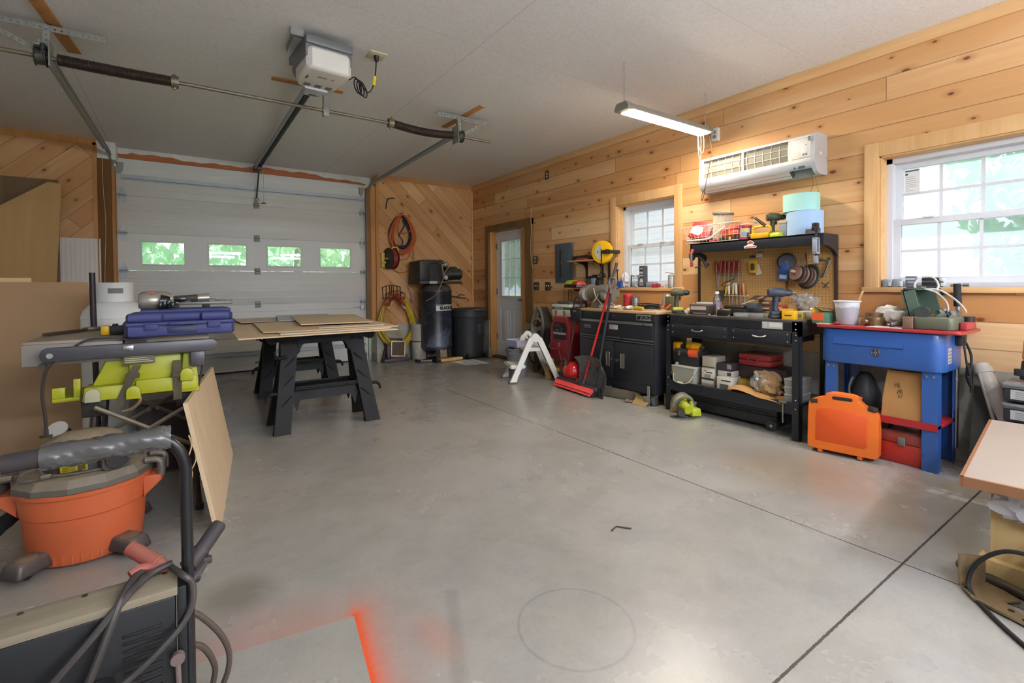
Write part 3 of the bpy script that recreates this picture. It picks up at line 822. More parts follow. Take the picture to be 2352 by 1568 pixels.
# torsion shaft with two springs and drums hung below the ceiling
M_spring = mat('oiled_spring','3d2f2a',.45,.35,var=.25,sc=40)
M_shaft = mat('shaft_steel','7f7867',.5,.6,var=.15)
YS,ZS = 4.18,2.625
sh = thing('torsion_shaft','long steel torsion shaft with two dark coil springs under the ceiling','torsion spring shaft',(.8,YS,ZS))
obj('shaft',B().cyl((-1.15,YS,ZS+.0),(2.63,YS,ZS),.0135,n=12),M_shaft,sh,True)
def spring(x0,x1,sag):
    n = 90; L = x1-x0; b = B()
    prof = lambda t: ZS-sag*math.sin(PI*t)**1
    pts,rad = [],[]
    for i in range(n+1):
        t = i/n; pts.append((x0+L*t,YS,prof(t))); rad.append(.0335)
    b.tube(pts,rad,16)
    o1 = obj('spring_coil',b,M_spring,sh,True)
    b = B(); turns = int(abs(L)/.0085); pp = []
    for i in range(turns*10+1):
        t = i/(turns*10); a = i/10*2*PI
        pp.append((x0+L*t,YS+.034*math.cos(a),prof(t)+.034*math.sin(a)))
    b.tube(pp,.0036,4); obj('spring_winding',b,M_spring,o1,True)
    if sag < .01:
        for k in (.30,.43,.52,.62,.74,.83):
            b = B(); b.lathe([(.0382,-.006),(.0382,.006)],14,T(x0+L*k,YS,prof(k),0,PI/2),a0=PI*.2,a1=PI*1.1); obj('chalk_mark',b,mat('chalk_white','b9b4a6',.9),o1,True)
spring(-.62,-.03,.004); spring(1.60,2.20,.022)
for x,s_ in ((-.03,1),(1.60,-1)):
    b = B(); b.cyl((x,YS,ZS),(x+s_*.045,YS,ZS),.042,n=18); b.cyl((x+s_*.012,YS,ZS-.052),(x+s_*.03,YS,ZS-.03),.012,n=8); b.cyl((x+s_*.012,YS,ZS+.052),(x+s_*.03,YS,ZS+.03),.012,n=8)
    obj('winding_cone',b,M_shaft,sh,True)
for x,s_ in ((-.67,-1),(2.25,1)):
    b = B(); M = T(x,YS,ZS,0,PI/2)
    b.lathe([(.02,-.0),(.058,0),(.06,.004),(.05,.008),(.048,.046),(.06,.052),(.06,.056),(.02,.056)],24,M if s_ > 0 else T(x-.056,YS,ZS,0,PI/2))
    for q in range(5): b.lathe([(.0485,.012+.007*q),(.0505,.0155+.007*q),(.0485,.019+.007*q)],20,M if s_ > 0 else T(x-.056,YS,ZS,0,PI/2))
    obj('cable_drum',b,mat('cast_drum','55524c',.5,.6),sh,True)
    b = B(); b.box(x-s_*.02-.003,x-s_*.02+.003,YS-.075,YS+.06,ZS-.075,ZS+.09,bev=.002); obj('end_bearing_plate',b,M_galvd,sh,True)

# perforated angle hangers
def perf(b,p0,p1,w_,dirn,t=.003,gap=.032,hole=.0055):
    """flat perforated strip: pairs of edge rails joined by webs, so the holes are real openings"""
    p0,p1 = V(p0),V(p1); L = (p1-p0).length; d_ = (p1-p0).normalized(); w2 = V(dirn).normalized(); nn = d_.cross(w2).normalized()
    def slab(a0,a1,c0,c1):
        vs = [p0+d_*a+w2*c+nn*e for e in (-t/2,t/2) for a,c in ((a0,c0),(a1,c0),(a1,c1),(a0,c1))]
        b._new(vs,[(0,3,2,1),(4,5,6,7),(0,1,5,4),(1,2,6,5),(2,3,7,6),(3,0,4,7)])
    slab(0,L,-w_/2,-hole); slab(0,L,hole,w_/2)
    n = int(L/gap)
    for i in range(n+1):
        a = L*(i/n); slab(max(0,a-gap/2+hole),min(L,a+gap/2-hole),-hole,hole)
def hanger(x0,x1,xv,y,label,brace):
    h = thing('track_hanger',label,'perforated angle hanger',(xv,y,ZC))
    b = B(); z = ZC-.012
    perf(b,(x0,y,z-.035),(x1,y,z-.035),.034,(0,0,1)); b.box(x0,x1,y,y+.034,z-.016,z-.012)
    obj('ceiling_angle',b,M_galvd,h,True)
    b = B(); perf(b,(xv,y-.006,z-.03),(xv,y-.006,ZS-.03),.034,(1,0,0)); b.box(xv-.018,xv-.015,y-.004,y+.03,ZS-.03,z-.03)
    obj('drop_angle',b,M_galvd,h,True)
    b = B(); perf(b,(brace[0],y-.012,z-.045),(brace[1],y-.012,ZS+.03),.03,(brace[2],0,1)); obj('diagonal_brace',b,M_galvd,h,True)
    b = B()
    for q in ((xv,z-.035),(xv,ZS+.0),(xv,ZS+.06)): b.cyl((q[0],y-.012,q[1]),(q[0],y+.01,q[1]),.008,n=6)
    obj('bolt',b,M_galv,h,True)
hanger(-1.15,-.385,-.675,YS+.03,'perforated steel hanger on the ceiling at the spring end with the long bare plywood strip',(-1.02,-.69,.9))
hanger(2.06,2.67,2.30,YS+.05,'perforated steel hanger on the ceiling nearer the pine wall',(2.58,2.33,-.8))
h = thing('shaft_hanger','narrow perforated strap holding the shaft beside the opener','hanger strap',(1.02,YS,ZC))
b = B(); perf(b,(1.02,YS-.01,ZC),(1.02,YS-.01,ZS-.05),.036,(1,0,0)); b.box(1.0,1.004,YS-.01,YS+.025,ZS-.05,ZC); obj('drop_strap',b,M_galvd,h,True)
b = B(); b.box(.995,1.045,YS-.02,YS+.02,ZS-.045,ZS+.045,bev=.004); obj('bearing_block',b,M_galvd,h,True)
# bare strips where the ceiling was left unpainted
for nm,p0,p1,w_,lab in (('a',(-.69,3.75),(-.60,4.66),.075,'long bare strand board strip crossing the ceiling at the spring with chalk marks'),
                            ('b',(.64,4.345),(1.20,4.315),.065,'bare strand board strip on the ceiling under the opener rail'),
                            ('c',(2.39,3.93),(2.36,4.68),.062,'bare strand board strip on the ceiling behind the hanger nearer the pine wall')):
    d_ = V((p1[0]-p0[0],p1[1]-p0[1],0)); L = d_.length; a = math.atan2(d_.y,d_.x)
    one('ceiling_strip',B().box(0,L,-w_/2,w_/2,-.010,0,bev=.002),M_osb,lab,'strip',(p0[0],p0[1],ZC),a)

# opener: motor head, rail, trolley, arm and its cord
M_opw = mat('opener_white','d9d6cf',.4,var=.03); M_opg = mat('opener_grey','6d6e72',.4,.2); M_opl = mat('opener_lens','a4a6ab',.3)
op = thing('garage_door_opener','white and grey garage door opener hung at the ceiling above its rail','garage door opener',(.86,3.62,ZC))
OX,OY,OZ = .845,3.60,2.665
QM = T(OX,OY,OZ,0,0,math.radians(4))
b = B(); b.box(-.155,.155,-.22,.22,.11,.165,QM,bev=.004); b.prism([(-.155,-.2),(-.155,.13),(-.115,.21),(.115,.21),(.155,.13),(.155,-.2)],.03,.12,QM); obj('chassis',b,M_opg,op,True)
b = B(); b.prism([(-.15,-.19),(-.15,.06),(-.118,.14),(.118,.14),(.15,.06),(.15,-.19),(.12,-.225),(-.12,-.225)],-.055,.10,QM,bev=.03,seg=3); cv = obj('cover',b,M_opw,op,True)
b = B()
for i in range(3):
    for j in range(4): b.cb((-.075+.075*i,.045+.014*j,-.0555),(.045,.006,.002),QM)
b.cb((-.11,-.06,-.0555),(.012,.05,.002),QM); b.cb((-.02,-.10,-.0555),(.06,.008,.002),QM); b.cb((.05,-.10,-.0555),(.02,.008,.002),QM)
obj('vent_slot',b,M_black,cv,True)
b = B(); b.prism([(-.08,.10),(.08,.10),(.055,.235),(-.055,.235)],-.075,.05,QM,bev=.012); obj('light_lens',b,M_opl,op,True)
b = B(); b.cb((0,.20,-.076),(.05,.012,.004),QM); obj('terminal_strip',b,M_black,op,True)
b = B(); perf(b,(OX-.20,OY-.16,ZC-.02),(OX-.20,OY+.12,ZC-.02),.05,(0,0,1)); b.box(OX-.225,OX-.145,OY-.18,OY-.15,ZC-.05,ZC); obj('mounting_angle',b,M_galvd,op,True)
b = B(); perf(b,(OX+.19,OY+.02,ZC-.03),(OX+.17,OY+.45,ZC-.1),.034,(0,0,1)); obj('side_strap',b,M_galvd,op,True)
b = B(); R0,R1 = V((OX,OY+.20,2.705)),V((.895,YD-.04,2.80))
for dx,dz,ww,hh in ((-.028,0,.004,.05),(.028,0,.004,.05),(0,.025,.056,.004)):
    vs = [p+V((dx+sx*ww/2,0,dz+sz*hh/2)) for p in (R0,R1) for sx,sz in ((-1,-1),(1,-1),(1,1),(-1,1))]
    b._new(vs,[(0,1,2,3),(4,7,6,5)]+[(i,(i+1) % 4,4+(i+1) % 4,4+i) for i in range(4)])
obj('rail',b,mat('rail_steel','a9adb6',.4,.35),op,True)
b = B(); b.tube([R0+V((0,0,-.008)),R1+V((0,0,-.008))],.008,6); obj('drive_chain',b,M_rubber,op,True)
b = B(); b.box(.86,.93,YD-.10,YD-.02,2.755,2.84,bev=.004); obj('header_bracket',b,M_darksteel,op,True)
b = B(); b.box(.865,.925,7.20,7.30,2.735,2.79,bev=.006); tr = obj('trolley',b,M_darksteel,op,True)
b = B(); b.tube([(.895,7.26,2.75),(.893,7.40,2.55),(.89,YD-.05,2.40)],.009,6); obj('drawbar',b,M_darksteel,op,True)
b = B(); b.tube(smooth([(.94,7.22,2.74),(.945,7.22,2.5),(.94,7.22,2.30)]),.0025,5); cord = obj('release_cord',b,mat('tan_cord','b99a6a',.8),op,True)
b = B(); b.tube([(.905,7.22,2.285),(.97,7.22,2.29)],.007,8); b.tube(smooth([(.91,7.22,2.285),(.94,7.22,2.30),(.97,7.22,2.29)]),.004,6); obj('release_handle',b,mat('red_plastic','b3241f',.4),cord,True)
b = B(); cx,cy,cz = 1.06,3.47,2.70
pts = [(OX+.16,OY-.02,2.74),(1.02,3.55,2.66)]
for i in range(27):
    a = i/9*2*PI; pts.append((1.085+.028*math.sin(a)+.0022*i,3.56+.07*math.cos(a)*.7,2.64+.075*math.cos(a)-.001*i))
pts += [(1.17,3.55,2.60),(1.205,3.53,2.66),(1.215,3.51,2.76),(1.218,3.505,2.83)]
obj('power_cord',B().tube(smooth(pts,3),.0048,6),M_black,op,True)
b = B(); b.cyl((1.205,3.53,2.655),(1.211,3.52,2.72),.012,n=8); obj('cord_label',b,mat('yellow_tag','e3cf1c',.5),op,True)
ou = thing('ceiling_outlet','ivory outlet plate on the ceiling beside the opener with a black plug','outlet',(1.22,3.505,ZC))
b = B(); b.box(-.062,.062,-.062,.062,-.006,0,bev=.002); obj('cover_plate',b,mat('ivory_plate','cfc6a4',.5),ou)
b = B(); b.cyl((0,0,-.005),(0,0,-.045),.02,.014,n=12); obj('plug',b,M_black,ou)

# photo-eye wire down the post
b = B(); b.tube(smooth([(GX0+.05,YW+.02,2.68),(GX0+.055,YW+.018,2.3),(GX0+.07,YW+.02,1.9),(GX0+.05,YW+.018,1.2),(GX0+.055,YW+.02,.2)]),.0035,5)
one('sensor_wire',b,mat('beige_wire','c9a780',.7),'thin beige wire stapled down the dark door post','wire')
# ================================================================ against the back wall
def hose_loops(b,cx,cz,rx,rz,y,turns,r,seed,jit=.03,tilt=0.0,n=26,drop=.06):
    """one continuous cord hung in loops from a hook: narrow at the top, wide below"""
    rg = random.Random(seed); pts = []
    cur = [rx,rz,0]
    for k in range(turns):
        nx = rx*(1+rg.uniform(-jit*3,jit*3)); nz = rz*(1+rg.uniform(-jit,jit*1.5)); yy = y-.012*(k % 5)-rg.uniform(0,.01)
        for i in range(n):
            t = i/n; a = PI/2-2*PI*t
            ax = cur[0]+(nx-cur[0])*t; az = cur[1]+(nz-cur[1])*t
            w_ = .62+.38*min(1,(1-math.sin(a))*.75)
            x = cx+ax*math.cos(a)*w_+tilt*(1-math.sin(a))*ax
            z = cz+rz-az+az*math.sin(a)
            pts.append((x,yy-.012*math.sin(a*1.0+k),z))
        cur = [nx,nz,0]
    b.tube(smooth(pts,2),r,6)
    return pts
M_orange = mat('orange_cord','c9632f',.55,var=.12)
M_navy = mat('navy_cord','26283f',.5)
ext = thing('extension_cord','orange extension cord hung in many loops on the diagonal pine boards','extension cord',(2.88,7.2,1.7))
b = B(); hose_loops(b,2.88,1.985,.195,.29,7.205,12,.0088,4,.075); b.tube(smooth([(2.87,7.19,2.28),(2.80,7.18,2.05),(2.86,7.18,1.99),(2.99,7.18,2.02),(3.02,7.18,2.12),(2.96,7.19,2.25)]),.0075,6)
b.tube(smooth([(3.02,7.195,1.95),(3.075,7.2,1.70),(3.05,7.215,1.50),(2.97,7.215,1.40),(2.87,7.215,1.375),(2.77,7.215,1.40),(2.70,7.205,1.46)]),.0065,6)
b.tube(smooth([(3.04,7.20,1.78),(2.99,7.21,1.62),(2.90,7.21,1.575),(2.80,7.21,1.60),(2.74,7.20,1.68)]),.0065,6)
obj('cord',b,M_orange,ext,True)
b = B(); b.cyl((2.875,7.25,2.30),(2.875,7.13,2.30),.006,n=8); b.cyl((2.875,7.13,2.30),(2.875,7.128,2.33),.006,n=8); obj('wall_hook',b,M_galvd,ext,True)
nv = thing('extension_cord','dark navy cord hanging behind the orange loops','extension cord',(2.84,7.225,1.75))
b = B(); hose_loops(b,2.86,2.01,.175,.25,7.234,8,.010,9,.06); b.tube(smooth([(2.90,7.22,2.20),(2.93,7.21,2.12),(2.86,7.21,2.0),(2.83,7.2,1.95),(2.89,7.2,1.88),(2.88,7.2,1.81),(2.86,7.2,1.79)]),.009,6)
obj('cord',b,M_navy,nv,True)
# small cord reel with red cord, yellow outlet box above it
rl = thing('cord_reel','black cord reel wound with red cord below a yellow outlet box','cord reel',(2.66,7.1,1.58))
QM = T(2.665,7.13,1.585,0,PI/2-.35,0) @ T(0,0,0,0,0,0)
QM = Matrix.Translation((2.665,7.125,1.585)) @ Matrix.Rotation(math.radians(12),4,'Z') @ Matrix.Rotation(PI/2,4,'Y')
for nm,z0,lab in (('flange',-.05,None),('flange',.045,None)):
    b = B(); b.lathe([(.02,z0),(.16,z0),(.165,z0+.004),(.16,z0+.008),(.02,z0+.008)],32,QM); b.lathe([(.05,z0-.012 if z0 < 0 else z0+.008),(.055,z0 if z0 < 0 else z0+.02)],20,QM); obj(nm,b,M_black,rl,True)
b = B(); 
for k in range(5): b.lathe([(.10,-.038+.016*k),(.146,-.036+.016*k),(.149,-.030+.016*k),(.146,-.024+.016*k),(.10,-.023+.016*k)],30,QM)
obj('wound_cord',b,mat('red_cord','a52a2a',.5),rl,True)
b = B(); b.cyl((2.60,7.10,1.585),(2.60,7.25,1.585),.012); b.box(2.545,2.60,7.20,7.25,1.45,1.68,bev=.004); obj('mount_bracket',b,mat('yellow_bracket','cdb12a',.45),rl,True)
b = B(); b.cyl(QM @ V((.06,.05,-.06)),QM @ V((.06,.05,-.11)),.014,n=10); obj('crank_knob',b,mat('pale_knob','c9c4b4',.5),rl,True)
ob = thing('outlet_box','yellow outlet box hanging between the orange cord and the small reel','outlet box',(2.73,7.13,1.71))
b = B(); q = .056
for y0,y1,z0,z1 in ((-q,-q+.018,-q,q),(q-.018,q,-q,q),(-q,q,-q,-q+.018),(-q,q,q-.018,q)): b.box(y0,y1,-.02,.03,z0,z1,bev=.004)
obj('rim',b,mat('bright_yellow','e6d021',.45),ob)
b = B(); b.box(-.045,.045,-.006,.03,-.045,.045); obj('receptacle',b,mat('dark_brown_plastic','2b1c17',.5),ob)
b = B(); b.tube(smooth([(.01,.0,-.01),(.03,-.03,-.03),(.035,-.02,-.12)]),.012,8); obj('plug',b,M_orange,ob)
hk = thing('coat_hook','bare wire hook screwed to the diagonal boards above the orange cord','hook',(2.66,7.24,2.5))
b = B(); b.tube(smooth([(2.64,7.245,2.36),(2.655,7.235,2.48),(2.68,7.21,2.52),(2.77,7.20,2.53)]),.008,6); obj('hook_wire',b,M_bronze,hk,True)

# wire hose hanger with red coil hose and yellow air hose
hr = thing('hose_hanger','dark wire hose hanger on the diagonal boards','hose hanger',(2.72,7.2,1.1))
def arch(x0,x1,z0,rise,y,k=14): return [(x0+(x1-x0)*i/k,y,z0+rise*math.sin(PI*i/k)) for i in range(k+1)]
M_wire = mat('dark_wire','2f2118',.5,.4)
b = B(); b.tube(arch(2.565,2.855,1.145,.035,7.235),.006,6); b.tube([(2.565,7.235,1.15),(2.575,7.235,.98)],.006,6); b.tube([(2.855,7.235,1.15),(2.85,7.235,1.02)],.006,6)
for x in (2.625,2.68,2.71,2.74,2.80): b.tube([(x,7.235,1.17),(x+.005,7.235,1.02)],.005,5)
obj('back_rack',b,M_wire,hr,True)
b = B(); b.tube(arch(2.57,2.875,1.04,.05,7.09),.006,6)
for i,x in enumerate((2.57,2.63,2.69,2.75,2.81,2.875)):
    zt_ = 1.04+.05*math.sin(PI*(x-2.57)/.305); b.tube([(x,7.09,zt_),(x-.008,7.09,.97),(x-.01,7.23,.975+.03*math.sin(PI*(x-2.57)/.305))],.006,6)
obj('front_rack',b,M_wire,hr,True)
yh = thing('air_hose','yellow air hose hung in large loops on the wire hanger','air hose',(2.72,7.15,.6))
b = B(); hose_loops(b,2.735,.63,.28,.40,7.185,10,.0115,21,.07,.06,30)
b.tube(smooth([(2.66,7.12,1.0),(2.60,7.10,.86),(2.66,7.09,.62),(2.74,7.08,.50),(2.84,7.09,.36)]),.0085,6)
b.tube(smooth([(2.86,7.14,1.0),(2.98,7.13,.8),(3.02,7.12,.55),(2.96,7.11,.32),(2.80,7.10,.20),(2.66,7.11,.26),(2.58,7.12,.42),(2.55,7.13,.7)]),.0085,6)
obj('hose',b,mat('yellow_hose','c7aa34',.45),yh,True)
rc = thing('coil_hose','red coiled air hose draped over the wire hanger','air hose',(2.71,7.12,.95))
b = B(); pts = []
for i in range(15*12+1):
    t = i/(15*12); a = PI*(1.08-1.16*t)+.0; c = V((2.715+.125*math.cos(a),7.11,.88+.125*math.sin(a)*1.0)); rad = V((math.cos(a),0,math.sin(a))); ph = i/12*2*PI
    pts.append(c+rad*.045*math.cos(ph)+V((0,1,0))*.045*math.sin(ph))
b.tube(pts,.0085,6); b.tube(smooth([pts[0],(2.60,7.09,.80),(2.64,7.08,.76)]),.006,6)
obj('coil',b,mat('red_coil','a03a2c',.35),rc,True)
b = B(); b.cyl((2.83,7.07,.85),(2.87,7.06,.80),.012,n=10); b.cyl((2.80,7.07,.88),(2.83,7.07,.85),.016,n=10); obj('coupler',b,M_steel,rc,True)

# dark floor press thing and gilt frame leaning on the knee wall
fp = thing('jack_housing','dark purple-grey metal base on the floor below the yellow hose','shop equipment',(2.72,7.17,0))
b = B(); b.prism([(2.52,0),(2.92,0),(2.86,.34),(2.62,.36)],7.18,7.23,Matrix(((1,0,0,0),(0,0,1,0),(0,1,0,0),(0,0,0,1))),bev=.01); obj('back_plate',b,mat('brown_plate','3a2b24',.6),fp,True)
b = B(); b.box(2.52,2.93,7.05,7.17,0,.055,bev=.015); b.cyl((2.62,7.09,.06),(2.90,7.09,.06),.034,n=14); obj('base',b,mat('purple_grey','4a4049',.5),fp,True)
b = B(); b.ell((2.615,7.10,.16),(.045,.03,.12)); b.cyl((2.60,7.12,.27),(2.55,7.12,.30),.014); obj('pump_body',b,mat('purple_grey_light','665b68',.45),fp,True)
gf = thing('picture_frame','small empty gilt frame leaning in front of the dark base','frame',(2.73,7.0,.1))
b = B(); QM = T(2.73,7.035,.205,math.radians(-8),math.radians(5),0)
for x0,x1,z0,z1 in ((-.115,-.098,-.12,.12),(.098,.115,-.12,.12),(-.115,.115,.103,.12),(-.115,.115,-.12,-.103)): b.box(x0,x1,-.008,.008,z0,z1,QM,bev=.002)
obj('moulding',b,mat('pale_gilt','cfc29a',.4,.3),gf,True)
b = B(); b.box(-.1,.1,.0,.006,-.105,.105,QM); obj('backing',b,mat('brown_card','574736',.8),gf,True)

# upright air compressor
cp = thing('air_compressor','tall black upright air compressor with dusty tank and belt shroud','air compressor',(3.33,6.95,0))
M_tank = mat('black_enamel','20232b',.35,.1,var=.25,sc=4,dust=.9)
def tankmat():
    g = N('worn_tank'); v = g.pos(False); n1 = g.noise(v,5,5,.7,.6); z = g.xyz(v)[2]
    low = g.ramp(z,[(.15,1),(.95,0)])
    col = g.mix(g.math('MULTIPLY',g.ramp(n1,[(.45,0),(.62,1)]),low),lin('1d2028'),lin('59647d'))
    nz = g.xyz(g.add('ShaderNodeNewGeometry').outputs['Normal'])[2]
    col = g.mix(g.math('MULTIPLY',g.math('MULTIPLY',nz,1.0,clamp=True),.75),col,lin('6f6357'))
    return g.set(col,g.math('MULTIPLY_ADD',n1,.3,.2),0,.5)
b = B(); b.lathe([(.04,.13),(.15,.135),(.215,.16),(.248,.20),(.2535,.225),(.25,.235),(.25,1.06),(.2535,1.07),(.248,1.10),(.215,1.15),(.14,1.19),(.02,1.20)],40,T(3.33,6.95,0)); tk_ = obj('tank',b,tankmat(),cp,True,30)
b = B(); b.shell([(.252,.80),(.252,.90)],2) if False else None
def cylpatch(b,cx,cy,r,a0,a1,z0,z1,n=14):
    vs = []; 
    for i in range(n+1):
        a = math.radians(a0+(a1-a0)*i/n); vs += [(cx+r*math.cos(a),cy+r*math.sin(a),z0),(cx+r*math.cos(a),cy+r*math.sin(a),z1)]
    b._new(vs,[(2*i,2*i+2,2*i+3,2*i+1) for i in range(n)])
b = B(); cylpatch(b,3.33,6.95,.2525,245,322,.775,.872); lb = obj('name_band',b,mat('silver_band','b9bcb8',.45,.2),tk_,True)
b = B(); cylpatch(b,3.33,6.95,.2532,247,270,.855,.868); obj('band_stripe',b,mat('olive_stripe','6a6a58',.6),tk_,True)
# raised lettering wrapped on the tank
def wrap_text(name,s_,size,cx,cy,r,acen,zc,m,par,bold=.004):
    o = lettering(name,s_,size,Matrix.Identity(4),m,par,.0005,True,bold=bold)
    for v_ in o.data.vertices:
        a = math.radians(acen)+v_.co.x/r; rr_ = r+v_.co.z; z = v_.co.y
        v_.co = (cx+rr_*math.cos(a),cy+rr_*math.sin(a),zc+z)
    return o
M_ink = mat('black_ink','15161a',.5)
wrap_text('band_lettering','BLACK MAX',.062,3.33,6.95,.2545,296,.818,M_ink,lb)
for a in (250,10,130):
    a_ = math.radians(a); x,y = 3.33+.2*math.cos(a_),6.95+.2*math.sin(a_); b = B()
    b.box(-.03,.03,-.025,.025,.012,.22,T(x,y,0,0,0,a_)); b.box(-.035,.06,-.03,.03,0,.012,T(x,y,0,0,0,a_)); obj('foot',b,mat('dull_black_steel','2a2624',.6,.3,dust=.4),cp,True)
b = B(); b.box(2.965,3.68,6.72,7.17,1.19,1.235,bev=.006); obj('pump_platform',b,mat('dusty_black','262729',.55,dust=.7),cp,True)
b = B(); b.box(2.965,3.14,6.73,7.13,1.235,1.545,bev=.02); b.box(3.14,3.585,7.02,7.15,1.235,1.55,bev=.012); b.box(3.05,3.40,6.80,7.05,1.50,1.565,bev=.015); sh_ = obj('belt_shroud',b,mat('shroud_black','202123',.5,dust=.35),cp,True)
b = B(); b.box(3.12,3.335,6.735,6.98,1.235,1.50,bev=.01)
for k in range(7): b.box(3.125,3.33,6.722,6.74,1.265+.03*k,1.277+.03*k)
obj('pump_cylinder',b,mat('cast_black','2b2a2a',.6,.3),cp,True)
b = B(); b.cyl((3.46,6.84,1.34),(3.66,6.74,1.345),.088,n=24); b.cyl((3.66,6.74,1.345),(3.685,6.728,1.345),.082,.06,n=24); b.cyl((3.42,6.80,1.43),(3.62,6.80,1.43),.035,n=12); b.cyl((3.686,6.7275,1.345),(3.69,6.725,1.345),.012,n=10)
obj('motor',b,mat('motor_black','1a1b1d',.4,.2,dust=.3),cp,True)
b = B(); b.cyl((3.38,6.72,1.29),(3.385,6.69,1.29),.034,n=20); b.cyl((3.385,6.69,1.29),(3.385,6.687,1.29),.03,n=20); obj('pressure_gauge',b,mat('gauge_face','a8a59a',.4),cp,True)
b = B(); b.box(3.33,3.47,6.76,6.84,1.26,1.40,bev=.01); obj('pressure_switch',b,M_black,cp,True)
b = B(); b.box(3.12,3.245,6.716,6.7195,1.195,1.235); obj('spec_sticker',b,mat('dusty_white','b0aea0',.6),cp,True)
b = B(); b.tube(smooth([(3.28,6.72,1.50),(3.38,6.70,1.53),(3.44,6.69,1.47),(3.37,6.69,1.38),(3.33,6.68,1.28),(3.27,6.69,1.13),(3.19,6.72,1.0),(3.09,6.79,.93)]),.007,6); b.tube(smooth([(3.31,6.70,1.49),(3.325,6.69,1.42),(3.345,6.69,1.33)]),.006,6); obj('copper_line',b,mat('dusty_copper','a98363',.4,.5),cp,True)
lettering('shroud_lettering','5 HP',.075,T(3.50,7.018,1.50,PI/2,0,0),mat('white_ink','d8d8d4',.5),sh_,world=True,bold=.002)
b = B(); b.cyl((3.58,6.88,.99),(3.72,6.86,.965),.014,n=8); b.cyl((3.70,6.86,.97),(3.82,6.85,.955),.010,n=8); b.tube([(3.66,6.86,.985),(3.72,6.85,1.02),(3.79,6.85,1.0)],.009,6); obj('outlet_valve',b,M_darksteel,cp,True)
b = B(); b.tube(smooth([(3.00,7.24,1.34),(2.99,7.24,1.15),(3.03,7.2,1.0),(3.04,7.14,.85),(3.05,7.08,.72),(3.09,7.04,.64)]),.006,6)
b.cyl((3.025,7.18,.98),(3.03,7.15,.92),.016,n=10); one('air_line',b,mat('pale_line','b58d78',.5),'thin pinkish air line running down the wall beside the compressor','air line')
tb_ = thing('concrete_tube','squat grey concrete form tube behind the compressor','concrete tube',(3.10,7.10,0))
b = B(); b.lathe([(.11,0),(.125,.30),(.128,.30),(.13,.565),(.115,.565),(.10,.02)],28,T(3.10,7.10,0)); obj('tube_wall',b,M_knee,tb_,True)
b = B(); b.lathe([(.1305,.285),(.133,.295),(.1315,.305)],28,T(3.10,7.10,0)); obj('strap',b,mat('grey_strap','5b5852',.6),tb_,True)

# trash can
M_can = mat('grey_black_poly','2b2e31',.5,var=.12,sc=6)
tc = thing('trash_can','black plastic wheeled trash can in the corner by the compressor','trash can',(3.86,6.86,0))
b = B(); pr = [(.235,.015),(.245,.03),(.25,.30),(.268,.62),(.275,.66),(.29,.665),(.293,.76),(.272,.765),(.262,.66),(.24,.05),(.0,.05)]
b.lathe([(0,.015)]+pr,36,T(3.86,6.86,0)); obj('body',b,M_can,tc,True,25)
b = B(); b.lathe([(0.0,.79),(.20,.80),(.285,.79),(.308,.775),(.308,.755),(.296,.75)],36,T(3.86,6.86,0)); b.box(3.80,4.02,6.545,6.60,.752,.79,bev=.012); obj('lid',b,M_can,tc,True)
b = B(); b.box(3.88,4.0,6.585,6.625,.36,.56,T(0,0,0),bev=.012); obj('grip_recess',b,M_can,tc,True)
for x,y in ((3.72,6.62),(4.03,6.64)): obj('wheel',B().cyl((x-.02,y,.04),(x+.02,y,.04),.04,n=16),M_rubber,tc,True)
b = B(); b.box(4.06,4.125,6.55,6.575,0.0,.16,T(0,0,0)); b.box(4.05,4.13,6.545,6.58,.02,.04); b.box(4.055,4.125,6.545,6.58,.10,.12); one('trap_frame',b,M_galvd,'small galvanised bracket standing beside the trash can','bracket')
# flattened things under the compressor
mt_ = thing('floor_mat','grimy flat sheet lying under the compressor and trash can','mat',(3.4,6.95,0))
b = B(); b.prism([(2.98,7.2),(3.0,6.86),(3.28,6.62),(4.12,6.50),(4.14,6.62),(3.4,7.2)],0,.006); obj('sheet',b,mat('grimy_board','4a443c',.8),mt_,True)
b = B(); b.box(-.19,.19,-.055,.055,.0065,.05,T(3.42,6.64,0,0,0,.06),bev=.006); one('wood_block',b,wood('fresh_pine','c8975e','dcb27c',0),'short pale pine block on the floor in front of the compressor','wood block')
b = B(); b.box(-.06,.06,-.02,.02,0,.17,T(3.345,6.735,.05,-.12,0,.1),bev=.003); one('board_offcut',b,wood('grey_pine','8f7d66','a39079',2),'upright board offcut propped at the foot of the compressor','board')
for i,(x,y,a,L,w_,lab,c) in enumerate(((3.02,6.80,.2,.22,.05,'dark steel clamp bar on the mat by the compressor','3a3836'),(3.12,6.72,-.3,.30,.045,'dusty steel bar lying by the pine block','6a655d'),(3.22,6.64,.15,.16,.08,'small dark metal box lying in front of the compressor','2b2a2c'))):
    b = B(); b.box(-L/2,L/2,-w_/2,w_/2,.0065,.04,T(0,0,0,0,0,a),bev=.005); b.box(-L/2,-L/2+.03,-w_*.8,w_*.8,.0065,.055,T(0,0,0,0,0,a),bev=.004); one('metal_scrap',b,mat('scrap_'+c,c,.5,.5),lab,'scrap metal',(x,y,0))
